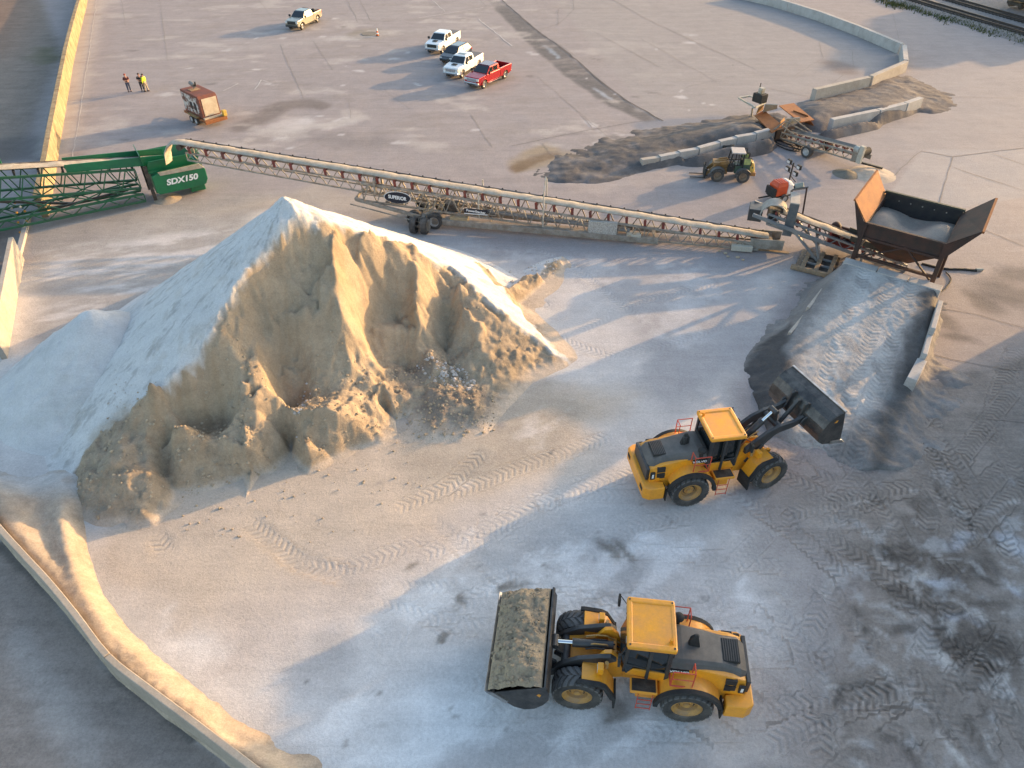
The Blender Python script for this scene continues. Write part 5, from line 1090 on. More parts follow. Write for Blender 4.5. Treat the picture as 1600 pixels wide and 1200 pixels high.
# --- feeder conveyor from below the hopper to the tail of the long conveyor
fA = G(1418,402,.75); fB = G(1203,322,3.05); fA = Vector((fA.x,fA.y,0)); fB = Vector((fB.x,fB.y,0)); FL_ = (fB-fA).length; FZ = lambda x: .62+(3.0-.62)*x/FL_
FC = thing('feeder_conveyor', 'short steep feeder conveyor rising from under the hopper with a grey drive head', 'conveyor', fA, ang(fA, fB))
mb = MB(); belt_profile(mb, [(0,FZ(0)),(FL_,FZ(FL_))], 1.1, .13); mb.build('belt', M_BELT, FC)
for s in (-1,1):
    mb = MB(); lattice(mb, (0,FZ(0)-.12),(FL_,FZ(FL_)-.2),.45,.7,9,.06,s*.68,.13); mb.build('side_truss', M_GREYS, FC)
    mb = MB(); mb.prism([(0,FZ(0)+.05),(FL_*.42,FZ(FL_*.42)+.05),(FL_*.42,FZ(FL_*.42)+.4),(0,FZ(0)+.5)], s*.62-.03, s*.62+.03); mb.build('skirt_board', mat('dark_skirt', (.03,.032,.03), (.06,.06,.05), .7), FC)
for k in range(12):
    x = .7+k*(FL_-1.2)/11; mb = MB()
    for s in (-1,1): mb.prism([(x-.08,FZ(x)-.4),(x+.08,FZ(x)-.4),(x+.1,FZ(x)+.12),(x-.02,FZ(x)+.12)], s*.60-.03, s*.60+.03)
    mb.tube((x,-.6,FZ(x)-.1),(x,.6,FZ(x)-.1),.06,8); mb.build('idler', M_IDLER, FC)
mb = MB()
a_ = arc(FL_-.35,2.55,.88,0,150,12); b_ = arc(FL_-.35,2.55,.82,150,0,12); mb.prism(a_+b_, -.55, .55); mb.build('head_hood', mat('dusty_hood', (.36,.33,.29), (.27,.245,.215), .8), FC, smooth=40)
MB().tube((FL_-.35,-.55,2.5),(FL_-.35,.55,2.5),.35,18).build('head_drum', M_DSTEEL, FC, smooth=40)
mb = MB(); mb.b2(FL_-1.75,FL_-1.15,.70,.80,1.45,3.75); mb.build('drive_guard', mat('dark_grey_guard', (.075,.082,.09), (.12,.12,.12), .55), FC, bevel=.03)
mb = MB(); mb.b2(FL_-1.75,FL_-1.15,-.95,.82,3.75,3.83); mb.build('hood_top', mat('pale_hood_top', (.42,.38,.33), (.33,.30,.26), .8), FC, bevel=.02)
MB().sheet([(FL_-1.25,-1.9,3.45),(FL_-2.2,-1.9,3.75),(FL_-2.2,-1.2,4.15),(FL_-1.25,-1.2,3.85)], .06).build('motor_plate', M_CHAR, FC); o = MB().tube((FL_-1.9,-1.52,4.12),(FL_-1.4,-1.52,3.95),.22,14).build('motor', mat('grey_green_motor', (.22,.23,.19), (.30,.29,.25), .5), FC, smooth=40); MB().tube((FL_-1.42,-1.52,3.96),(FL_-1.30,-1.52,3.92),.10,10).build('motor_shaft', M_DSTEEL, o)
mb = MB(); mb.beam((FL_-1.2,-1.2,3.8),(FL_-1.6,-.8,2.0),.10); mb.beam((FL_-2.1,-1.2,4.1),(FL_-2.3,-.8,1.9),.10); mb.build('motor_bracket', M_RUSTD, FC)
mb = MB()
for s in (-1,1):
    mb.beam((FL_+1.0,s*1.0,2.75),(FL_-3.6,s*1.05,1.55),.16,.22); mb.beam((FL_-1.7,s*1.02,2.1),(FL_-3.9,s*1.2,.05),.16); mb.beam((FL_-3.6,s*1.05,1.55),(FL_-7.4,s*.95,.55),.14,.20); mb.beam((FL_-3.3,s*1.05,1.6),(FL_-3.9,s*1.2,.05),.14); mb.beam((FL_-6.4,s*1.0,.9),(FL_-6.4,s*1.0,.05),.14)
mb.beam((FL_-3.9,-1.2,.12),(FL_-3.9,1.2,.12),.14); mb.build('support_frame', M_GREYS, FC, bevel=.01)
MB().b2(FL_+.35,FL_+1.25,-1.0,.2,1.9,2.75).build('discharge_chute', M_CHAR, FC, bevel=.03)
mb = MB(); mb.b2(3.2,5.0,-1.5,-.8,.3,1.5); mb.build('power_pack', mat('dark_red_box', (.17,.02,.02), (.09,.02,.02), .5), FC, bevel=.04)
mb = MB(); mb.ball((4.7,-1.1,1.7),.35,8,6); mb.tube((3.6,-1.2,1.5),(4.6,-1.2,1.65),.14,8); mb.build('engine', M_RUSTD, FC, smooth=50)
sand_on_belt('sand_stream', 'tan sand on the feeder conveyor below the hopper', FC, [(.4,FZ(.4)+.02),(FL_-.9,FZ(FL_-.9)+.02)], 1.1, .16, 50)
# --- timber skid on steel runners beside the feeder
q = [G(1241,416,.25), G(1302,431,.25), G(1318,408,.25), G(1258,388,.25)]; sk_o = (q[0]+q[1]+q[2]+q[3])/4; ux = (q[1]-q[0]); vy = (q[3]-q[0])
SK = thing('timber_skid', 'flat steel skid with three loose timber planks beside the ramp head', 'skid', (q[0].x,q[0].y,0), math.atan2(ux.y,ux.x)); LX, LY = ux.length, vy.length
MB().b2(0,LX,.02,LY,.10,.17).build('deck', M_DSTEEL, SK); MB().b2(-.2,LX,-.12,.12,.05,.34).build('front_timber', M_WOOD, SK, bevel=.02)
for k in range(3): o = MB().b2(-.14,.14,-.02,LY-.1,.18,.33).build('plank', M_WOOD, SK, bevel=.015); o.location = (.5+k*.85,.1,0)
for k in range(2): MB().b2(.3,LX-.1,.9+k*.9,1.02+k*.9,.171,.29).build('crossbar', M_GREYS, SK)
# ------------------------------------------------------------------ the small rusty hopper with its tyred conveyor
rA = G(1222,205,0); rB = G(1368,262,0)
rA = Vector((27.3,66.6,0)); rB = Vector((33.4,60.3,0))
_p, _q = G(1235,205,1.0), G(1352,236,1.75); rA = Vector((_p.x,_p.y,0)); rB = Vector((_q.x,_q.y,0)); RL = (rB-rA).length; RZ = lambda x: 1.0+(1.75-1.0)*x/RL
TC = thing('tyred_conveyor', 'short belt conveyor on two tyres leading from the small rusty hopper', 'conveyor', rA, ang(rA, rB))
mb = MB(); belt_profile(mb, [(0,RZ(0)),(RL-.1,RZ(RL))], 1.0, .10); mb.build('belt', mat('grey_belt', (.17,.155,.135), (.11,.10,.09), .85), TC)
for s in (-1,1):
    mb = MB(); lattice(mb, (-.4,RZ(0)-.12),(RL-.3,RZ(RL)-.2),.5,.6,8,.06,s*.62,.12); mb.build('side_truss', M_TRUSS, TC)
for k in range(9):
    x = .6+k*(RL-1.4)/8; mb = MB()
    for s in (-1,1): mb.prism([(x-.09,RZ(x)-.4),(x+.09,RZ(x)-.4),(x+.1,RZ(x)+.08),(x-.04,RZ(x)+.08)], s*.53-.03, s*.53+.03)
    mb.tube((x,-.5,RZ(x)-.1),(x,.5,RZ(x)-.1),.06,8); mb.build('idler', M_IDLER, TC)
MB().tube((RL-.1,-.58,RZ(RL)-.14),(RL-.1,.58,RZ(RL)-.14),.33,18).build('head_drum', M_BLACK, TC, smooth=40)
o = MB().tube((RL-.35,-.95,RZ(RL)+.3),(RL+.1,-.95,RZ(RL)+.3),.26,12).build('motor', mat('pale_motor', (.42,.42,.38), (.30,.30,.27), .5), TC, smooth=40); mb = MB(); mb.b2(RL+.1,RL+.5,-1.1,-.8,RZ(RL)-.7,RZ(RL)+.7); mb.build('gear_case', M_CREAM, o, bevel=.03)
mb = MB(); mb.b2(RL-1.2,RL+.3,.56,.66,RZ(RL)-.75,RZ(RL)-.35); mb.b2(RL-.6,RL+.35,-.70,-.60,RZ(RL)-.75,RZ(RL)-.1); mb.build('head_plate', M_TRUSS, TC, bevel=.02)
mb = MB(); mb.beam((RL*.42,-1.2,.52),(RL*.42,1.5,.52),.14); mb.beam((RL*.42,.9,.52),(RL*.62,.62,RZ(RL*.6)-.65),.12); mb.beam((RL*.42,-.9,.52),(RL*.62,-.62,RZ(RL*.6)-.65),.12); mb.beam((RL*.42,.9,.52),(.4,.66,RZ(0)-.5),.10); mb.build('axle_frame', M_TRUSS, TC)
for s in (-1,1): small_wheel(TC, RL*.42, s*1.35, .52, .52, .45, 'y', s)
RH = thing('rusty_hopper', 'small rusty feed hopper with cream side plates between two gravel banks', 'hopper', G(1212,192,1.1)-Vector((0,0,1.1)), ang(rA, rB)+R(0))
e_ = RH.rotation_euler.z
Mi = Matrix.Translation(RH.location) @ Matrix.Rotation(e_, 4, 'Z'); Mi = Mi.inverted()
def loc(px, py, z): return tuple(Mi @ G(px, py, z))
MB().sheet([loc(1179,180,1.2),loc(1206,207,1.15),loc(1224,197,1.35),loc(1194,172,1.4)], .08).build('entry_plate', M_RUST, RH)
MB().sheet([loc(1217,166,1.4),loc(1240,162,1.35),loc(1272,188,1.25),loc(1250,192,1.3)], .07).build('entry_plate', M_RUST, RH)
MB().sheet([loc(1240,172,1.5),loc(1262,180,1.5),loc(1272,196,.4),loc(1244,188,.4)], .05).build('rust_apron', M_RUST, RH)
MB().sheet([loc(1192,176,1.3),loc(1214,170,1.3),loc(1215,164,2.3),loc(1196,163,2.4)], .06).build('side_plate', M_CREAM, RH)
MB().sheet([loc(1226,199,1.2),loc(1252,190,1.2),loc(1250,184,2.2),loc(1228,186,2.2)], .06).build('side_plate', M_CREAM, RH)
MB().sheet([loc(1182,178,1.3),loc(1192,172,1.3),loc(1194,164,2.2),loc(1186,168,2.0)], .06).build('end_plate', mat('ochre_plate', (.42,.24,.08), (.30,.14,.05), .8), RH)
MB().sheet([loc(1218,200,1.2),loc(1226,192,1.2),loc(1226,184,2.0),loc(1220,190,2.0)], .06).build('end_plate', MATS['ochre_plate'], RH)
mb = MB(); mb.b2(-1.3,1.3,-1.2,1.2,.1,1.05); mb.build('base_box', M_RUSTD, RH)
mb = MB()
for a, b in ((loc(1154,153,1.5),loc(1180,168,1.5)),(loc(1172,150,1.5),loc(1196,160,1.5)),(loc(1154,153,1.5),loc(1172,150,1.5)),(loc(1176,168,1.5),loc(1174,182,.1)),(loc(1180,168,1.5),loc(1196,160,1.5))): mb.beam(a, b, .14)
mb.build('platform_frame', M_CREAM, RH)
a = loc(1186,160,1.5); o = MB().b2(a[0]-.55,a[0]+.55,a[1]-.45,a[1]+.45,1.55,2.35).build('engine', M_BLACK, RH, bevel=.06); MB().b2(a[0]-.2,a[0]+.25,a[1]-.2,a[1]+.2,2.36,2.85).build('control_box', M_CREAM, o); MB().beam((a[0]-.5,a[1]+.3,2.3),(a[0]-.5,a[1]+.3,3.1),.06).build('exhaust_pipe', M_DSTEEL, o)
mb = MB()
for a, b in ((loc(1228,190,2.2),loc(1262,208,1.0)),(loc(1240,186,2.3),loc(1268,206,1.1)),(loc(1222,196,1.9),loc(1245,214,.9)),(loc(1236,186,2.3),loc(1226,206,1.2)),(loc(1205,206,1.0),loc(1226,190,2.0))): mb.beam(a, b, .10)
mb.build('struts', M_TRUSS, RH)
# coiled cables and other small things lying about
CO = MB()
for k in range(7):
    c = G(1221+k*2.0, 226+(k%3)*1.5); n = 18; r1, r2 = 1.05+.1*(k%3), .55+.06*(k%2); ph = R(-50)+k*.05
    pts_ = [(c.x+r1*math.cos(t)*math.cos(ph)-r2*math.sin(t)*math.sin(ph), c.y+r1*1.6*math.cos(t)*math.sin(ph)+r2*math.sin(t)*math.cos(ph), .05+.03*k+.03*math.sin(3*t+k)) for t in [2*math.pi*i/n for i in range(n+1)]]
    CO.path(pts_, .035, 5)
tag(CO.build('cable_coil', M_BLACK, None, smooth=60), 'black power cables laid out in long loops on the shaded ground', 'cable')
def hose(label, px, r=.05, z=.06, m=None): 
    P_ = [g3(x, y, z) for x, y in px]; sm = []
    for i in range(len(P_)-1):
        p0, p1, p2, p3 = [Vector(P_[min(max(i+k,0),len(P_)-1)]) for k in (-1,0,1,2)]
        for j in range(5): t_ = j/5; sm.append(.5*((2*p1)+(p2-p0)*t_+(2*p0-5*p1+4*p2-p3)*t_*t_+(3*p1-p0-3*p2+p3)*t_**3))
    sm.append(Vector(P_[-1])); return tag(MB().path([tuple(p) for p in sm], r, 6).build('hose', m or M_BLACK, None, smooth=60), label, 'hose')
hose('thick black hose snaking out from the right foot of the big hopper', [(1440,412),(1475,420),(1505,421),(1526,423)], .09)
hose('thin black cable curling below the right leg of the big hopper', [(1478,425),(1486,436),(1478,450),(1462,460)], .04)
o = MB().tube((0,0,.09),(.45,.04,.09),.10,10).build('hose_end', M_CREAM); o.location = G(1524,423); o.rotation_euler = (0,0,-.1); tag(o, 'pale coupling at the end of the thick black hose', 'coupling')
o = tyre_mesh(.55, .32, 0).build('scrap_tyre', M_TYRE, None, smooth=35); o.location = G(1136,238)+Vector((0,0,.5)); o.rotation_euler = (R(70),.1,.5); tag(o, 'worn black tyre leaning on the gravel behind the compact loader', 'tyre')
for i, (p, a, l) in enumerate((((1195,391),-.1,'flat weathered plank on the ground below the tail of the long conveyor'),)):
    o = MB().b2(-1.6,1.6,-.14,.14,0,.06).build('plank', M_WOOD); o.location = G(*p); o.rotation_euler = (0,0,-.28); tag(o, l, 'plank')
o = MB().b2(-1.3,1.3,-.1,.1,0,.16).build('steel_scrap', M_DSTEEL); o.location = G(1352,262)+Vector((0,0,.25)); o.rotation_euler = (0,.1,-.45); tag(o, 'dark scrap beam lying across the pale spill behind the big hopper', 'beam')
mb = MB()
for k, (x, y) in enumerate(((0,0),(.25,-.3),(.3,-.75),(.75,-.85),(.95,-1.2))): mb.ball((x*1.4,y*1.0,.05),.10+.03*(k%2),6,4,(1.2,1,.6))
o = mb.build('debris', M_STONE); o.location = G(1124,393); tag(o, 'broken line of small dark clods on the blue shaded ground', 'clods', None, 'stuff')

# ------------------------------------------------------------------ light tower
lt = G(1216,311); LT = thing('light_tower', 'orange and white towable light tower with four dark lamps', 'light tower', lt, R(20))
mb = MB(); mb.loft([[(-.75,-.5,.5),(-.75,.5,.5),(.25,.5,.5),(.25,-.5,.5)],[(-.75,-.5,1.25),(-.75,.5,1.25),(.25,.5,1.25),(.25,-.5,1.25)],[(-.62,-.40,1.48),(-.62,.40,1.48),(.22,.40,1.52),(.22,-.40,1.52)]]); hd_ = mb.build('engine_cover', mat('orange_plastic', (.62,.085,.02), (.52,.07,.02), .45, scale=2), LT, bevel=.05)
for k in range(4): MB().b2(-.55+k*.2,-.48+k*.2,-.41,.41,1.46,1.53).build('cover_rib', MATS['orange_plastic'], hd_)
MB().loft([[(.26,-.5,.5),(.26,.5,.5),(.85,.45,.5),(.85,-.45,.5)],[(.26,-.5,1.3),(.26,.5,1.3),(.80,.45,1.2),(.80,-.45,1.2)],[(.26,-.38,1.55),(.26,.38,1.55),(.55,.35,1.5),(.55,-.35,1.5)]]).build('rear_cover', mat('white_plastic', (.74,.74,.72), (.62,.60,.57), .45, scale=2), LT, bevel=.05)
mb = MB(); mb.b2(-.9,.9,-.45,.45,.38,.5); mb.beam((-.9,0,.42),(-1.9,0,.40),.09); mb.b2(-.95,-.8,-.55,.55,.5,1.1); mb.build('chassis', M_BLACK, LT)
for s in (-1,1): small_wheel(LT, .0, s*.62, .33, .33, .2, 'y', s)
mb = MB(); mb.tube((.72,.15,.5),(.72,.15,2.75),.06,8); mb.beam((.72,-.55,2.55),(.72,.62,2.55),.05); mb.beam((.72,.15,1.9),(.72,.6,2.0),.05); mb.beam((.72,.15,1.75),(1.5,.3,1.05),.05); mb.build('mast', M_BLACK, LT)
for y, z in ((-.55,2.68),(.60,2.68),(.60,2.12),(-.35,2.1)):
    o = MB().b2(.62,.80,y-.20,y+.20,z-.16,z+.16).build('lamp', M_BLACK, LT, bevel=.02); MB().b2(.59,.62,y-.14,y+.14,z-.10,z+.09).build('lamp_glass', M_LAMP, o)

# ------------------------------------------------------------------ compact wheel loader with forks
wa, wb = G(1120,274,.5), G(1161,276,.5); hd = ang(wb, wa); ctr = (wa+wb)/2; nrm = Vector((-math.sin(hd), math.cos(hd),0)); 
CLD = thing('compact_loader', 'old mud brown compact loader with pallet forks and an open cab', 'compact loader', Vector((ctr.x,ctr.y,0))-nrm*.75, hd)
M_MUD = mat('muddy_ochre', (.30,.165,.05), (.20,.12,.055), .75, scale=2.2, fine=.2, dust=.15); M_OLDY = mat('old_yellow', (.62,.42,.07), (.50,.33,.08), .5, scale=2, fine=.1); M_OLDG = mat('dull_green', (.045,.09,.06), (.07,.10,.07), .5, scale=2); M_GREYF = mat('grey_fender', (.07,.08,.085), (.12,.11,.10), .6)
for x in (1.0,-1.0):
    for s in (-1,1): wheel(CLD, x, s*.75, .53, .53, .42, 14, mat('mud_rim', (.27,.20,.14), (.20,.15,.10), .8), s)
mb = MB(); mb.b2(-1.75,-.3,-.5,.5,.6,1.25); mb.loft([[(-1.5,-.55,.8),(-1.5,.55,.8),(-.9,.55,.8),(-.9,-.55,.8)],[(-1.5,-.55,1.55),(-1.5,.55,1.55),(-.9,.55,1.7),(-.9,-.55,1.7)]]); mb.build('body', M_OLDG, CLD, bevel=.05)
mb = MB(); mb.loft([[(-1.45,-.55,.75),(-1.45,.55,.75),(-1.45,.50,1.62),(-1.45,-.50,1.62)],[(-1.75,-.53,.75),(-1.75,.53,.75),(-1.72,.45,1.52),(-1.72,-.45,1.52)],[(-1.95,-.42,.8),(-1.95,.42,.8),(-1.85,.34,1.30),(-1.85,-.34,1.30)]]); mb.build('rear_hood', M_OLDY, CLD, bevel=.06)
MB().b2(-2.0,-1.55,-.62,.62,.50,.80).build('counterweight', mat('dull_orange', (.42,.20,.05), (.33,.16,.05), .6), CLD, bevel=.05)
mb = MB(); mb.b2(.2,1.3,-.35,.35,.45,.95); mb.b2(.2,.9,-.25,.25,.95,1.35); mb.build('front_frame', M_MUD, CLD, bevel=.04)
for s in (-1,1):
    mb = MB(); mb.prism([(.15,1.35),(.3,1.62),(.9,1.50),(1.55,.95),(1.95,.45),(1.82,.35),(1.35,.80),(.8,1.22)], s*.38-.07, s*.38+.07); mb.build('lift_arm', M_MUD, CLD, bevel=.02)
    for x in (1.0,-1.0):
        o_, i_ = arc(x,.53,.64,15,160,9), arc(x,.53,.60,160,15,9); y0, y1 = sorted((s*.50, s*.98)); MB().prism(o_+i_, y0, y1).build('fender', M_GREYF, CLD, smooth=40)
mb = MB(); mb.tube((.3,0,1.55),(1.3,0,1.35),.09,8); mb.b2(.8,1.4,-.45,.45,1.15,1.42); mb.build('tilt_linkage', M_MUD, CLD)
mb = MB(); mb.b2(1.9,2.0,-.65,.65,.15,.95); mb.beam((1.95,-.1,.9),(1.95,-.1,1.25),.08); mb.b2(1.7,1.95,-.35,.35,.25,.6); fk = mb.build('fork_carriage', M_BLACK, CLD)
for s in (-1,1): mb = MB(); mb.b2(1.98,3.1,s*.38-.07,s*.38+.07,.10,.15); mb.build('fork', M_DSTEEL, CLD)
mb = MB()
for x, y in ((.1,.55),(.1,-.55),(-.85,.58),(-.85,-.58)): mb.beam((x+(.12 if x > 0 else 0),y,.95),(x-.05 if x > 0 else x,y*.95,2.28),.09)
for s in (-1,1): mb.beam((-.45,s*.58,1.3),(-.45,s*.56,2.26),.06); mb.beam((.15,s*.56,1.35),(-.85,s*.58,1.35),.07)
mb.beam((.18,-.55,1.2),(.18,.55,1.2),.08); mb.b2(-.2,.25,-.58,.58,.75,1.2); mb.build('cab_frame', M_BLACK, CLD)
MB().b2(-.95,.12,-.62,.62,2.26,2.36).build('cab_roof', mat('pale_roof', (.50,.45,.41), (.40,.36,.33), .7), CLD, bevel=.03)
mb = MB(); mb.b2(-.8,-.45,-.25,.25,1.0,1.15); mb.b2(-.85,-.72,-.25,.25,1.1,1.7); mb.build('seat', M_BLACK, CLD, bevel=.03); mb = MB(); mb.beam((-.05,0,1.0),(-.2,0,1.5),.06); mb.tube((-.2,0,1.5),(-.23,0,1.52),.2,14); mb.build('steering_wheel', M_BLACK, CLD)
mb = MB()
for s in (-1,1): mb.path([(-.95,s*.5,2.33),(-1.15,s*.5,2.33),(-1.2,s*.5,2.2),(-1.2,s*.5,1.75)], .03, 6); mb.path([(-.90,s*.58,1.95),(-1.45,s*.58,1.95),(-1.5,s*.58,1.85),(-1.5,s*.58,1.35)], .035, 6)
mb.build('guard_rail', M_BLACK, CLD)
for s in (-1,1): MB().b2(-1.44,-.92,s*.57-.01,s*.57+.01,1.42,1.90).build('side_window', mat('yellow_green_glass', (.42,.46,.16), (.25,.30,.14), .15), CLD)
MB().beam((.45,.2,1.5),(.15,.35,1.95),.05).build('mirror', M_BLACK, CLD)

# ------------------------------------------------------------------ generator trailer
gc = G(322,190); GN = thing('generator_trailer', 'rusty white generator on a tandem axle trailer', 'generator', Vector((gc.x-.15,gc.y+.35,0)), R(-44))
M_GW = mat('peeling_white', (.50,.47,.43), (.13,.06,.045), .7, scale=2.6, cover=.50, soft=.03, fine=.12); M_GR = mat('rust_red', (.22,.06,.035), (.13,.05,.035), .75, scale=2, fine=.15)
mb = MB(); mb.prism([(-1.72,.78),(1.72,.78),(1.72,2.55),(1.5,2.75),(-1.75,2.75)], -.92, .92); bd = mb.build('body', M_GR, GN, bevel=.04)
for s in (-1,1):
    MB().b2(-1.6,1.35,s*.935-.012,s*.935+.012,1.0,2.55).build('side_panel', M_GW, GN); 
    for x in (-.2,.55): MB().b2(x,x+.45,s*.952-.01,s*.952+.01,1.35,2.0).build('vent', M_BLACK, GN)
MB().b2(1.725,1.745,-.66,.80,.95,2.50).build('end_door', mat('cream_door', (.60,.52,.38), (.50,.40,.28), .6, scale=2), GN)
MB().b2(1.72,2.0,-.9,.9,.72,.86).build('end_sill', MATS['cream_door'], GN, bevel=.02)
MB().b2(-1.0,-.2,-.5,.4,2.752,2.78).build('roof_hatch', mat('tan_hatch', (.40,.27,.14), (.28,.15,.08), .8), GN); 
mb = MB(); mb.beam((-.7,0,2.75),(-.7,0,3.05),.1); mb.tube((-1.35,.1,3.15),(-.35,-.05,3.15),.20,12); mb.build('silencer', mat('grey_silencer', (.20,.20,.20), (.12,.10,.09), .55), GN, smooth=40); MB().path([(-.35,-.05,3.15),(-.12,-.05,3.2),(-.02,-.05,3.35),(.0,-.05,3.55)], .075, 8).build('exhaust_pipe', M_BLACK, GN, smooth=50)
mb = MB(); mb.b2(-2.0,2.3,-1.0,1.0,.52,.72); mb.b2(2.3,2.42,-1.1,1.1,.42,.72); mb.build('trailer_deck', M_RUST, GN, bevel=.02); mb = MB(); mb.b2(2.0,2.35,.85,1.2,.72,1.25); mb.build('tool_box', M_OLDY, GN, bevel=.03)
mb = MB(); mb.beam((-2.0,-.7,.6),(-3.2,0,.55),.1); mb.beam((-2.0,.7,.6),(-3.2,0,.55),.1); mb.build('drawbar', M_RUSTD, GN)
for s in (-1,1):
    y0, y1 = sorted((s*.98,s*1.30)); MB().b2(-.75,1.15,y0,y1,.78,.84).build('mudguard', mat('ochre_guard', (.36,.22,.08), (.26,.15,.06), .75), GN)
    for x in (-.3,.6): small_wheel(GN, x, s*1.10, .36, .36, .22, 'y', s)

# ------------------------------------------------------------------ parked cars
def car_paint(nm, c, second=None, metal=.25, rough=.28): return mat(nm, c, second, rough, metal, 1.0, fine=.03, coat=.6)
M_CGLASS = mat('car_glass', (.015,.018,.022), None, .07, fine=0, spec=.9); M_ALLOY = mat('alloy_rim', (.50,.49,.48), (.35,.34,.33), .3, .7, 4); M_CCHROME = mat('bumper_chrome', (.52,.53,.54), None, .2, .9)
M_TLAMP = mat('red_lamp', (.35,.02,.015), None, .25); M_BED = mat('bed_liner', (.02,.02,.021), (.04,.038,.036), .8)
def taper(o, f):
    for v in o.data.vertices: v.co.y *= f(v.co.x, v.co.z)
def pickup(label, fw, rw, paint, grille, bed, roofm=None, sidestep=False, group='pickups parked in the yard', nearside=1):
    fw, rw = G(*fw,.42), G(*rw,.42); h = ang(rw, fw); c = (fw+rw)/2; n = Vector((-math.sin(h), math.cos(h), 0))
    t = thing('pickup_truck', label, 'pickup truck', Vector((c.x,c.y,0))-n*.84, h, group)
    fx, rx, r = 1.98, -1.98, .43; top = lambda x, z: 1.0
    prof = [(2.92,.55),(2.98,.80),(2.96,1.08),(2.85,1.20),(2.0,1.29),(1.55,1.33),(-.95,1.30),(-.95,.50)]
    prof = prof+[(rx+2.6,.46)]+[(fx+ (r+.10)*math.cos(R(a)), .43+(r+.10)*math.sin(R(a))) for a in range(180,-1,-20)]
    mb = MB(); mb.prism(prof, -1.0, 1.0); o = mb.build('body', paint, t, bevel=.05); taper(o, lambda x, z: (1-.10*max(0,(x-2.2)/.8))*(1-.03*max(0,z-1.0)))
    bo = [(-.97,.52),(-.97,1.36),(-3.1,1.36),(-3.12,.60)]+[(rx+(r+.10)*math.cos(R(a)), .43+(r+.10)*math.sin(R(a))) for a in range(180,-1,-20)]
    for s in (-1,1):
        y0, y1 = sorted((s*.86, s*1.0)); MB().prism(bo, y0, y1).build('bed_side', paint, t, bevel=.03)
        o_, i_ = arc(fx,.43,r+.14,5,175,10), arc(fx,.43,r+.07,175,5,10); y0, y1 = sorted((s*.90, s*1.02)); m_ = MB().prism(o_+i_, y0, y1); o_, i_ = arc(rx,.43,r+.14,5,175,10), arc(rx,.43,r+.07,175,5,10); m2_ = MB().prism(o_+i_, y0, y1); m_.build('wheel_arch', M_BLACK if bed == 'tools' else paint, t); m2_.build('wheel_arch', M_BLACK if bed == 'tools' else paint, t)
        if sidestep: MB().b2(-.8,1.3,min(s*.95,s*1.1),max(s*.95,s*1.1),.40,.47).build('side_step', M_CCHROME, t)
        else: MB().b2(-.9,1.4,min(s*.9,s*1.02),max(s*.9,s*1.02),.42,.52).build('side_step', M_BLACK, t)
        MB().b2(-3.16,-3.08,min(s*.80,s*1.0),max(s*.80,s*1.0),.95,1.32).build('tail_lamp', M_TLAMP, t)
        MB().b2(2.84,3.0,min(s*.62,s*.90),max(s*.62,s*.90),.92,1.14).build('headlamp', M_LAMP, t)
        mb = MB(); mb.b2(1.25,1.42,min(s*1.02,s*1.27),max(s*1.02,s*1.27),1.32,1.58); mb.build('mirror', M_BLACK, t, bevel=.03)
        MB().b2(.35,.5,min(s*.995,s*1.01),max(s*.995,s*1.01),1.12,1.15).build('door_handle', M_BLACK, t)
    MB().b2(-3.12,-3.02,-.88,.88,.62,1.36).build('tailgate', paint, t, bevel=.02); MB().b2(-3.0,-.98,-.86,.86,.62,.80).build('bed_floor', M_BED, t)
    MB().b2(-1.03,-.965,-.86,.86,.8,1.36).build('bed_front', M_BED, t)
    if bed == 'cover': MB().b2(-3.04,-.99,-.90,.90,1.34,1.39).build('bed_cover', mat('grey_bed_cover', (.13,.125,.13), None, .7), t, bevel=.015)
    gh = [(1.50,1.30,.93),(.72,1.90,.76),(-.85,1.90,.76),(-.97,1.33,.92)]
    mb = MB(); mb.loft([[(x,-wq,z),(x,wq,z)] for x,z,wq in gh], close=False, caps=False); g = MB()
    secs = [[(1.52,-.93,1.28),(1.52,.93,1.28),(-.98,.93,1.28),(-.98,-.93,1.28)],[(.74,-.78,1.88),(.74,.78,1.88),(-.86,.78,1.88),(-.86,-.78,1.88)]]; MB().loft(secs).build('cabin', paint, t, bevel=.05)
    MB().loft([[(.80,-.76,1.86),(.80,.76,1.86),(-.84,.76,1.86),(-.84,-.76,1.86)],[(.62,-.68,1.95),(.62,.68,1.95),(-.78,.68,1.95),(-.78,-.68,1.95)]]).build('roof', roofm or paint, t, bevel=.03)
    def pane(pts, nm): MB().sheet(pts, .02).build(nm, M_CGLASS, t)
    f = lambda k, y, off=.0: (1.52+(.74-1.52)*k+off, y*(.93+(.78-.93)*k), 1.28+.6*k+off*.6)
    MB().sheet([f(.10,-.92,.035),f(.10,.92,.035),f(.94,.90,.035),f(.94,-.90,.035)], .02).build('windscreen', M_CGLASS, t)
    for s in (-1,1):
        q = lambda x, k: (x, s*(.93+(.78-.93)*k+.016), 1.28+.6*k)
        for a, b, c_, d_ in ((1.22,.30,.30,.74),(.20,-.60,-.58,.20)):
            P_ = [q(a,.12),q(b,.12),q(c_,.88),q(d_,.88)]; MB().sheet(P_ if s > 0 else P_[::-1], .02).build('side_window', M_CGLASS, t)
        MB().b2(.235,.265,min(s*.80,s*1.0),max(s*.80,s*1.0),.6,.62).build('door_seam', M_BLACK, t)
    MB().sheet([(-.965,.80,1.42),(-.965,-.80,1.42),(-.90,-.70,1.80),(-.90,.70,1.80)], .02).build('rear_window', M_CGLASS, t)
    o = MB().b2(2.88,3.01,-.60,.60,.80,1.14).build('grille', grille, t, bevel=.02)
    for k in range(3): MB().b2(3.0,3.02,-.56,.56,.85+.09*k,.88+.09*k).build('grille_bar', M_CCHROME if grille is not M_BLACK else M_CHAR, o)
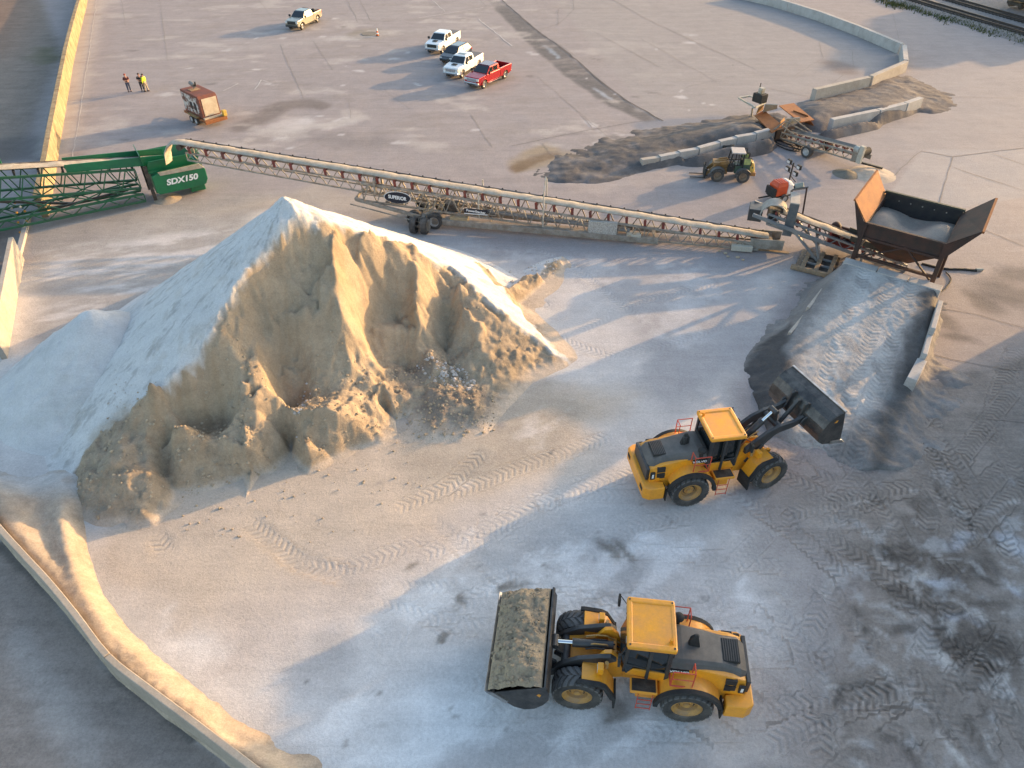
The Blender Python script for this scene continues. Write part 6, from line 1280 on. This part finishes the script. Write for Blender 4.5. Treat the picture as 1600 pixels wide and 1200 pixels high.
    MB().b2(2.82,3.08,-.90,.90,.48,.74).build('bumper', M_CCHROME if grille is M_CCHROME or bed == 'cover' else M_CHAR, t, bevel=.04); MB().b2(3.075,3.085,-.5,.5,.52,.60).build('air_dam', M_BLACK, t); MB().b2(-3.3,-3.12,-.9,.9,.52,.68).build('rear_bumper', M_CCHROME, t, bevel=.03)
    if bed == 'cover': MB().b2(1.75,2.25,-.28,.28,1.30,1.36).build('hood_scoop', M_BLACK, t, bevel=.02)
    if bed == 'tools':
        MB().b2(-1.5,-1.1,-.7,.1,.8,1.85).build('toolbox', M_BLACK, t, bevel=.04); MB().ball((-2.4,.2,1.25),.35,8,6).build('bundle', M_BLACK, t, smooth=50); MB().tube((-2.8,.55,1.15),(-2.8,.90,1.15),.30,12).build('drum', mat('red_brown_drum', (.30,.10,.05), None, .6), t, smooth=40)
    for x in (fx, rx):
        for s in (-1,1): w_ = wheel(t, x, s*.84, r, r, .28, 0, M_ALLOY, s)
    mb = MB(); mb.b2(-3.0,2.7,-.7,.7,.35,.6); mb.build('underbody', M_BLACK, t); return t
pickup('silver tan pickup parked alone at the top with tools in its bed', (468,43), (499,28), car_paint('tan_silver_paint', (.40,.36,.28), None, .55, .3), M_BLACK, 'tools', car_paint('sky_dark_roof', (.10,.11,.12), None, .5, .25))  # dark roof colour stands in for the sky mirrored in the top
pickup('white pickup parked farthest back in the row, beyond the dark car', (687,80), (716,62), car_paint('white_paint', (.78,.78,.77), None, 0, .3), M_BLACK, 'cover')
pickup('white pickup with a black sunroof, between the dark car and the red pickup', (716,119), (752,97), car_paint('white_paint', (.78,.78,.77), None, 0, .3), M_CCHROME, 'cover', None)
pickup('red pickup with an open black bed and chrome grille, nearest of the row', (755,132), (789,116), car_paint('red_paint', (.42,.012,.016), None, .35, .25), M_CCHROME, 'open', car_paint('sky_dark_red_roof', (.10,.01,.018), None, .4, .2), True)  # roof red darkened to imitate the reflection on the upper side
for o_ in [o for o in bpy.data.objects if o.name.startswith('pickup_truck') and o.get('label','').startswith('white pickup with')]:
    MB().b2(-.15,.45,-.45,.45,1.951,1.962).build('sunroof', M_CGLASS, o_)
def suv(label, fw, rw, paint):
    fw, rw = G(*fw,.36), G(*rw,.36); h = ang(rw, fw); c = (fw+rw)/2; n = Vector((-math.sin(h), math.cos(h), 0))
    t = thing('car', label, 'car', Vector((c.x,c.y,0))-n*.8, h); fx, rx, r = 1.4, -1.4, .36
    prof = [(2.25,.40),(2.32,.65),(2.2,.92),(1.2,1.08),(-2.25,1.08),(-2.36,.8),(-2.3,.42)]+[(rx+(r+.06)*math.cos(R(a)), .36+(r+.06)*math.sin(R(a))) for a in range(180,-1,-20)]+[(fx+(r+.06)*math.cos(R(a)), .36+(r+.06)*math.sin(R(a))) for a in range(180,-1,-20)]
    o = MB().prism(prof, -.93, .93).build('body', paint, t, bevel=.06); taper(o, lambda x, z: 1-.14*max(0,(abs(x)-1.5)/.9))
    MB().loft([[(1.3,-.86,1.05),(1.3,.86,1.05),(-2.25,.82,1.05),(-2.25,-.82,1.05)],[(.45,-.70,1.58),(.45,.70,1.58),(-1.75,.66,1.58),(-1.75,-.66,1.58)],[(.2,-.60,1.66),(.2,.60,1.66),(-1.5,.58,1.66),(-1.5,-.58,1.66)]]).build('cabin', paint, t, bevel=.06)
    MB().sheet([(1.27,-.80,1.10),(1.27,.80,1.10),(.52,.68,1.56),(.52,-.68,1.56)], .02).build('windscreen', M_CGLASS, t).location = (.03,0,.03)
    MB().sheet([(-2.24,.74,1.12),(-2.24,-.74,1.12),(-1.82,-.62,1.52),(-1.82,.62,1.52)], .02).build('rear_window', M_CGLASS, t).location = (-.03,0,.03)
    for s in (-1,1):
        P_ = [(1.0,s*.87,1.10),(-1.95,s*.85,1.10),(-1.65,s*.70,1.53),(.42,s*.725,1.53)]; MB().sheet(P_ if s > 0 else P_[::-1], .02).build('side_window', M_CGLASS, t); MB().beam((-.45,s*.87,1.1),(-.45,s*.72,1.55),.07).build('pillar', paint, t)
        MB().b2(.85,1.0,min(s*.9,s*1.08),max(s*.9,s*1.08),1.02,1.18).build('mirror', M_BLACK, t, bevel=.03); MB().b2(2.05,2.28,min(s*.5,s*.80),max(s*.5,s*.80),.72,.86).build('headlamp', M_LAMP, t, bevel=.02); MB().b2(-2.36,-2.2,min(s*.5,s*.85),max(s*.5,s*.85),.82,1.0).build('tail_lamp', M_TLAMP, t)
        for x in (fx, rx): wheel(t, x, s*.80, r, r, .24, 0, M_ALLOY, s)
    MB().b2(2.24,2.34,-.5,.5,.48,.62).build('grille', M_BLACK, t); return t
suv('dark blue black car parked between the two white pickups', (707,98), (736,83), car_paint('dark_paint', (.022,.025,.032), None, .4, .18))
# traffic cone on the patched drain
cn_ = G(590,56); TCN = thing('traffic_cone', 'small orange traffic cone with white bands on the patched drain', 'traffic cone', cn_)
MB().b2(-.22,.22,-.22,.22,0,.05).build('base', M_BLACK, TCN); M_CO = mat('cone_orange', (.62,.12,.02), None, .5)
Mx = Matrix.Rotation(R(-90),4,'X'); MB().lathe([(0,-.9),(.045,-.9),(.09,-.62),(.09,-.58)], n=14, M=Mx).build('tip', M_WHITE, TCN, smooth=40); MB().lathe([(.09,-.6),(.125,-.38)], n=14, M=Mx).build('band', M_CO, TCN, smooth=40); MB().lathe([(.125,-.38),(.15,-.24)], n=14, M=Mx).build('band', M_WHITE, TCN, smooth=40); MB().lathe([(.15,-.24),(.18,-.05)], n=14, M=Mx).build('band', M_CO, TCN, smooth=40)
dr_ = G(577,53); o = MB().tube((0,0,-.02),(0,0,.04),1.0,24).build('drain_cover', mat('drain_iron', (.15,.13,.105), (.22,.19,.15), .8)); o.location = dr_; tag(o, 'round drain cover in a patched ring of pavement near the traffic cone', 'drain')

# ------------------------------------------------------------------ three people
def skin_person(label, base, face, top, legs, skin, hair, arms, stride=.0, turn=0.0, hatm=None):
    t = thing('person', label, 'person', base, face)
    def fig(name, pts, edges, rad, m, parent, root=0, sub=2):
        me = bpy.data.meshes.new(name); me.from_pydata(pts, edges, []); o = bpy.data.objects.new(name, me); col.objects.link(o)
        bpy.context.view_layer.objects.active = o
        o.modifiers.new('skin', 'SKIN'); 
        for i, r in enumerate(rad): me.skin_vertices[0].data[i].radius = (r, r) if not isinstance(r, tuple) else r
        me.skin_vertices[0].data[root].use_root = True
        s_ = o.modifiers.new('sub', 'SUBSURF'); s_.levels = s_.render_levels = sub
        dg = bpy.context.evaluated_depsgraph_get(); m2 = bpy.data.meshes.new_from_object(o.evaluated_get(dg)); bpy.data.objects.remove(o)
        for mm in (m if isinstance(m, list) else [m]): m2.materials.append(mm)
        m2.polygons.foreach_set('use_smooth', [True]*len(m2.polygons)); o = bpy.data.objects.new(name, m2); col.objects.link(o); o.parent = parent; return o
    P_, E_, Rd = [(0,0,.93)], [], [.13]
    def add(p, par, r): P_.append(p); Rd.append(r); E_.append((par, len(P_)-1)); return len(P_)-1
    chest = add((.01,0,1.18),0,(.15,.12)); sh = add((.0,0,1.40),chest,(.15,.10)); nk = add((.01,0,1.51),sh,.055); hd0 = add((.025,0,1.58),nk,.075); hd1 = add((.02,0,1.68),hd0,.098); add((.01,0,1.755),hd1,.07)
    for s in (-1,1):
        hip = add((0,s*.10,.86),0,.098); kn = add((.02+s*stride*.5,s*.11,.49),hip,.07); an = add((-.01+s*stride,s*.12,.10),kn,.048); add((.14+s*stride,s*.14,.045),an,.042)
        so = add((0,s*.20,1.40),sh,.07); el_, wr_, ha_ = arms(s); e2 = add(el_,so,.048); w2 = add(wr_,e2,.036); h2 = add(ha_,w2,.038)
        d = (Vector(ha_)-Vector(wr_)).normalized(); sd_ = d.cross(Vector((0,0,1))).normalized() if abs(d.z) < .9 else Vector((1,0,0))
        for k, (q, L) in enumerate(((-.03,.075),(-.01,.085),(.011,.08),(.03,.065))): add(tuple(Vector(ha_)+sd_*q+d*L), h2, .009)
        add(tuple(Vector(ha_)+sd_*-.055+d*.02), h2, .010)
    b = fig('body', P_, E_, Rd, skin, t)
    # clothing follows the body: shirt and trousers grown a little larger over the same joints
    S_, SE, SR = [(0,0,.90)], [], [(.165,.125)]
    def sadd(p, par, r): S_.append(p); SR.append(r); SE.append((par, len(S_)-1)); return len(S_)-1
    c = sadd((.01,0,1.18),0,(.178,.135)); k = sadd((0,0,1.40),c,(.165,.115)); sadd((.0,0,1.475),k,.075)
    for s in (-1,1):
        so = sadd((0,s*.20,1.40),k,.083); e2 = sadd(tuple(Vector((0,s*.20,1.40)).lerp(Vector(arms(s)[0]),.85)),so,.066)
        if hatm == 'sleeves': sadd(tuple(Vector(arms(s)[0]).lerp(Vector(arms(s)[1]),.85)), e2, .055)
    fig('shirt', S_, SE, SR, top, t)
    T_, TE, TR = [(0,0,.95)], [], [(.15,.125)]
    def tadd(p, par, r): T_.append(p); TR.append(r); TE.append((par, len(T_)-1)); return len(T_)-1
    for s in (-1,1):
        h_ = tadd((0,s*.10,.86),0,.115); k_ = tadd((.02+s*stride*.5,s*.11,.49),h_,.088); tadd((-.01+s*stride,s*.12,.10),k_,.068)
    fig('trousers', T_, TE, TR, legs, t)
    for s in (-1,1): MB().b2(-.09+s*stride,.20+s*stride,s*.13-.055,s*.13+.055,0,.10).build('boot', M_DSTEEL, t, bevel=.03)
    MB().ball((.0,0,1.715),.115,12,8,(1,.93,.80)).build('hair', hair, t, smooth=60)
    mb = MB(); mb.ball((.125,0,1.635),.018,6,4,(1.2,.8,1.3)); mb.build('nose', skin, b)
    for s in (-1,1): MB().ball((.108,s*.036,1.665),.012,6,4).build('eye', M_BLACK, b); MB().ball((.02,s*.098,1.65),.028,6,4,(.7,.4,1)).build('ear', skin, b)
    MB().b2(.112,.12,-.022,.022,1.592,1.6).build('mouth', mat('lip', (.30,.10,.08), None, .6), b); return t
M_SKIN = mat('skin', (.46,.24,.16), None, .55, fine=.04); M_HAIR = mat('brown_hair', (.06,.035,.022), None, .7)
folded = lambda s: ((.06,s*.27,1.14),(.24,s*.02,1.16),(.23,-s*.08,1.19))
hang = lambda s: ((-.01,s*.27,1.12),(.07,s*.27,.88),(.09,s*.26,.80))
pA, pB, pC = G(203,143), G(224,142), G(234,143)
skin_person('person in a dark red shirt and blue jeans with folded arms, standing apart', pA, R(-60), mat('dark_red_shirt', (.075,.012,.014), None, .85), mat('blue_jeans', (.045,.06,.10), None, .85), M_SKIN, mat('red_cap', (.28,.05,.035), None, .7), folded)
skin_person('person in a black shirt and dark trousers with folded arms beside the one in yellow', pB, R(-70), mat('black_shirt', (.02,.02,.022), None, .85), mat('dark_trousers', (.03,.032,.04), None, .85), M_SKIN, M_HAIR, folded)
skin_person('person in a bright yellow safety jacket and tan trousers, seen from the side', pC+Vector((-.25,0,0)), R(170), mat('hi_vis_yellow', (.66,.80,.02), None, .7), mat('tan_trousers', (.36,.29,.21), None, .85), M_SKIN, M_HAIR, hang, .10, 0, 'sleeves')

# ------------------------------------------------------------------ railway at the top right
M_BALL = mat('ballast', (.17,.155,.15), (.24,.22,.21), .95, scale=2.5, bump=.5, fine=.3); M_RAIL = mat('rail_steel', (.06,.05,.05), (.10,.075,.06), .5, .4); M_SLEEP = mat('sleeper_timber', (.055,.045,.04), (.08,.065,.055), .9)
tA, tB = G(1424,0), G(1600,53); td = (tB-tA).normalized(); tn = Vector((-td.y, td.x, 0))
mb = MB(); a = tA-td*60; b = tB+td*60
mb.loft([[tuple(p-tn*4.2+Vector((0,0,.004))), tuple(p-tn*2.6+Vector((0,0,.28))), tuple(p+tn*12+Vector((0,0,.28))), tuple(p+tn*14+Vector((0,0,.0)))] for p in (a, b)], close=False, caps=False); bo_ = mb.build('ballast', M_BALL); bo_['kind'] = 'structure'
def track_at(off, label):
    c = (tA+tB)/2+tn*off; t = thing('railway_track', label, 'railway track', (c.x, c.y, .28), math.atan2(td.y, td.x), 'railway tracks')
    for s in (-1,1): MB().b2(-95,95,s*.72-.04,s*.72+.04,.16,.32).build('rail', M_RAIL, t)
    for k in range(96): x = -28.8+k*.6; MB.build(MB().b2(x-.12,x+.12,-1.3,1.3,.02,.15), 'sleeper', M_SLEEP, t) if k == 0 else None
    s0 = [o for o in t.children if o.name.startswith('sleeper')][0]
    for k in range(1, 96):
        c_ = s0.copy(); col.objects.link(c_); c_.parent = t; c_.location = (k*.6, 0, 0)
track_at(-.6, 'nearer railway track beside the grass strip'); track_at(4.4, 'farther railway track nearer the parked railcar')
rc = (tA+tB)/2+tn*9.4+td*6; RC = thing('railcar', 'black hopper railcar standing at the top right corner', 'railcar', (rc.x, rc.y, .3), math.atan2(td.y, td.x))
M_CARB = mat('black_railcar', (.03,.03,.032), (.05,.045,.04), .6)
mb = MB(); mb.prism([(-7.5,1.2),(7.5,1.2),(8.2,4.2),(-8.2,4.2)], -1.5, 1.5); mb.build('car_body', M_CARB, RC)
for k in range(9): MB().b2(-7.2+k*1.8-.06,-7.2+k*1.8+.06,-1.58,1.58,1.2,4.2).build('rib', M_CARB, RC)
for x in (-5.8,5.8):
    bg_ = MB().b2(x-1.2,x+1.2,-1.1,1.1,.5,.9).build('bogie', M_DSTEEL, RC)
    for dx in (-.85,.85): MB().tube((x+dx,-.8,.55),(x+dx,.8,.55),.42,14).build('axle', M_RAIL, bg_)
# grass along the railway
mb = MB()
for _ in range(5200):
    u = random.uniform(-.15,1.05); px, py = 1372+u*235, -2+u*66+random.gauss(0,3.2)+2*math.sin(u*20)
    if random.random() < .25+.5*abs(math.sin(u*9)): 
        g = G(px, py); r = random.uniform(.05,.11); h = random.uniform(.12,.5); t_ = random.uniform(0,6.28); dx, dy = r*math.cos(t_), r*math.sin(t_); lx, ly = random.gauss(0,.12), random.gauss(0,.12)
        mb.add([(g.x-dx,g.y-dy,0),(g.x+dx,g.y+dy,0),(g.x+lx,g.y+ly,h)], [(0,1,2)])
tag(mb.build('grass', mat('dry_grass', (.055,.075,.02), (.10,.095,.03), .9, scale=.4)), 'ragged green and yellow grass along the near railway track', 'grass', None, 'stuff')
# seams, cracks and paint on the pavement: thin sheets just above it
def marks(name, lines, m, z=.012):
    mb = MB()
    for px, wd in lines:
        P_ = [G(*p) for p in px]; q = []
        for a, b in zip(P_[:-1], P_[1:]):
            k = max(2, int((b-a).length/1.2)); q += [a.lerp(b, i/k)+Vector((random.gauss(0,.05),random.gauss(0,.05),0)) for i in range(k)]
        q.append(P_[-1]); L_, R_ = [], []
        for i, p in enumerate(q):
            d = (q[min(i+1,len(q)-1)]-q[max(i-1,0)]).normalized(); n = Vector((-d.y,d.x,0))*wd*.4*random.uniform(.6,1.3); zz = Vector((0,0,z+.03*float(fbm(np.array([p.x]),np.array([p.y]),.25,3,.5,61)[0]+.35)))
            L_.append(tuple(p+n+zz)); R_.append(tuple(p-n+zz))
        n = len(q); mb.add(L_+R_, [(i, n+i, n+i+1, i+1) for i in range(n-1)])
    return mb.build(name, m, kind='structure')
M_SEAM = mat('dark_seam', (.20,.175,.16), (.27,.24,.22), .9, scale=1.5); M_TAR = mat('tar_seam', (.055,.05,.048), (.09,.08,.075), .8, scale=1.5)
marks('pavement_seams', [([(1438,236),(1488,245),(1600,231)],.14),([(1488,245),(1468,318)],.10),([(1550,240),(1600,258)],.08),([(1490,262),(1600,298)],.08),([(1438,236),(1385,285)],.08),([(1500,345),(1600,385)],.08),([(1460,480),(1530,492),(1600,512)],.10),([(1450,552),(1530,570),(1600,580)],.09),([(1545,655),(1600,660)],.08),
  ([(1435,150),(1600,155)],.06),([(840,120),(980,240)],.05),([(800,228),(920,203),(1010,188)],.09),([(908,180),(925,200)],.07),([(850,225),(862,240),(882,250)],.06),([(895,-5),(897,15),(872,38),(830,50)],.10),([(872,14),(980,12)],.08),([(872,14),(872,40)],.07),([(950,-5),(1010,30),(1100,72),(1180,108)],.09),([(860,60),(900,88)],.05),([(920,45),(1030,105)],.05),([(1000,60),(1120,128)],.05),([(905,95),(940,85)],.04),([(1070,137),(1150,118)],.05),
  ([(745,-5),(760,10)],.05),([(540,-5),(560,36),(590,38)],.09),([(560,-5),(578,32)],.07),([(405,0),(426,30)],.05),([(438,70),(475,155)],.06),([(490,65),(520,110)],.05),([(545,160),(548,185)],.05),([(735,180),(770,230)],.06),([(600,140),(640,170)],.04),([(250,0),(262,95)],.05),([(190,0),(196,40)],.05),([(1205,20),(1290,50)],.0001),([(1330,80),(1335,105),(1300,130)],.06),([(1200,138),(1268,152)],.06),([(1280,65),(1286,90),(1240,120)],.05),
  ([(375,175),(420,165)],.05),([(1395,20),(1404,60)],.06),([(1240,5),(1395,55)],.05),([(450,235),(520,215)],.05)], M_SEAM)
marks('slab_edge', [([(777,-6),(832,42),(884,80),(942,130),(988,163),(1036,189)],.16)], M_TAR, .018)
marks('painted_lines', [([(152,-5),(140,80),(126,170),(114,245)],.07),([(398,140),(408,125),(420,128)],.12),([(670,-5),(695,18)],.10),([(655,28),(755,12)],.09),([(748,30),(800,72)],.16),([(345,155),(375,132)],.0001),([(350,142),(372,131)],.10),([(1405,32),(1440,28)],.0001)], mat('worn_paint', (.56,.53,.50), (.42,.39,.37), .9, scale=2))
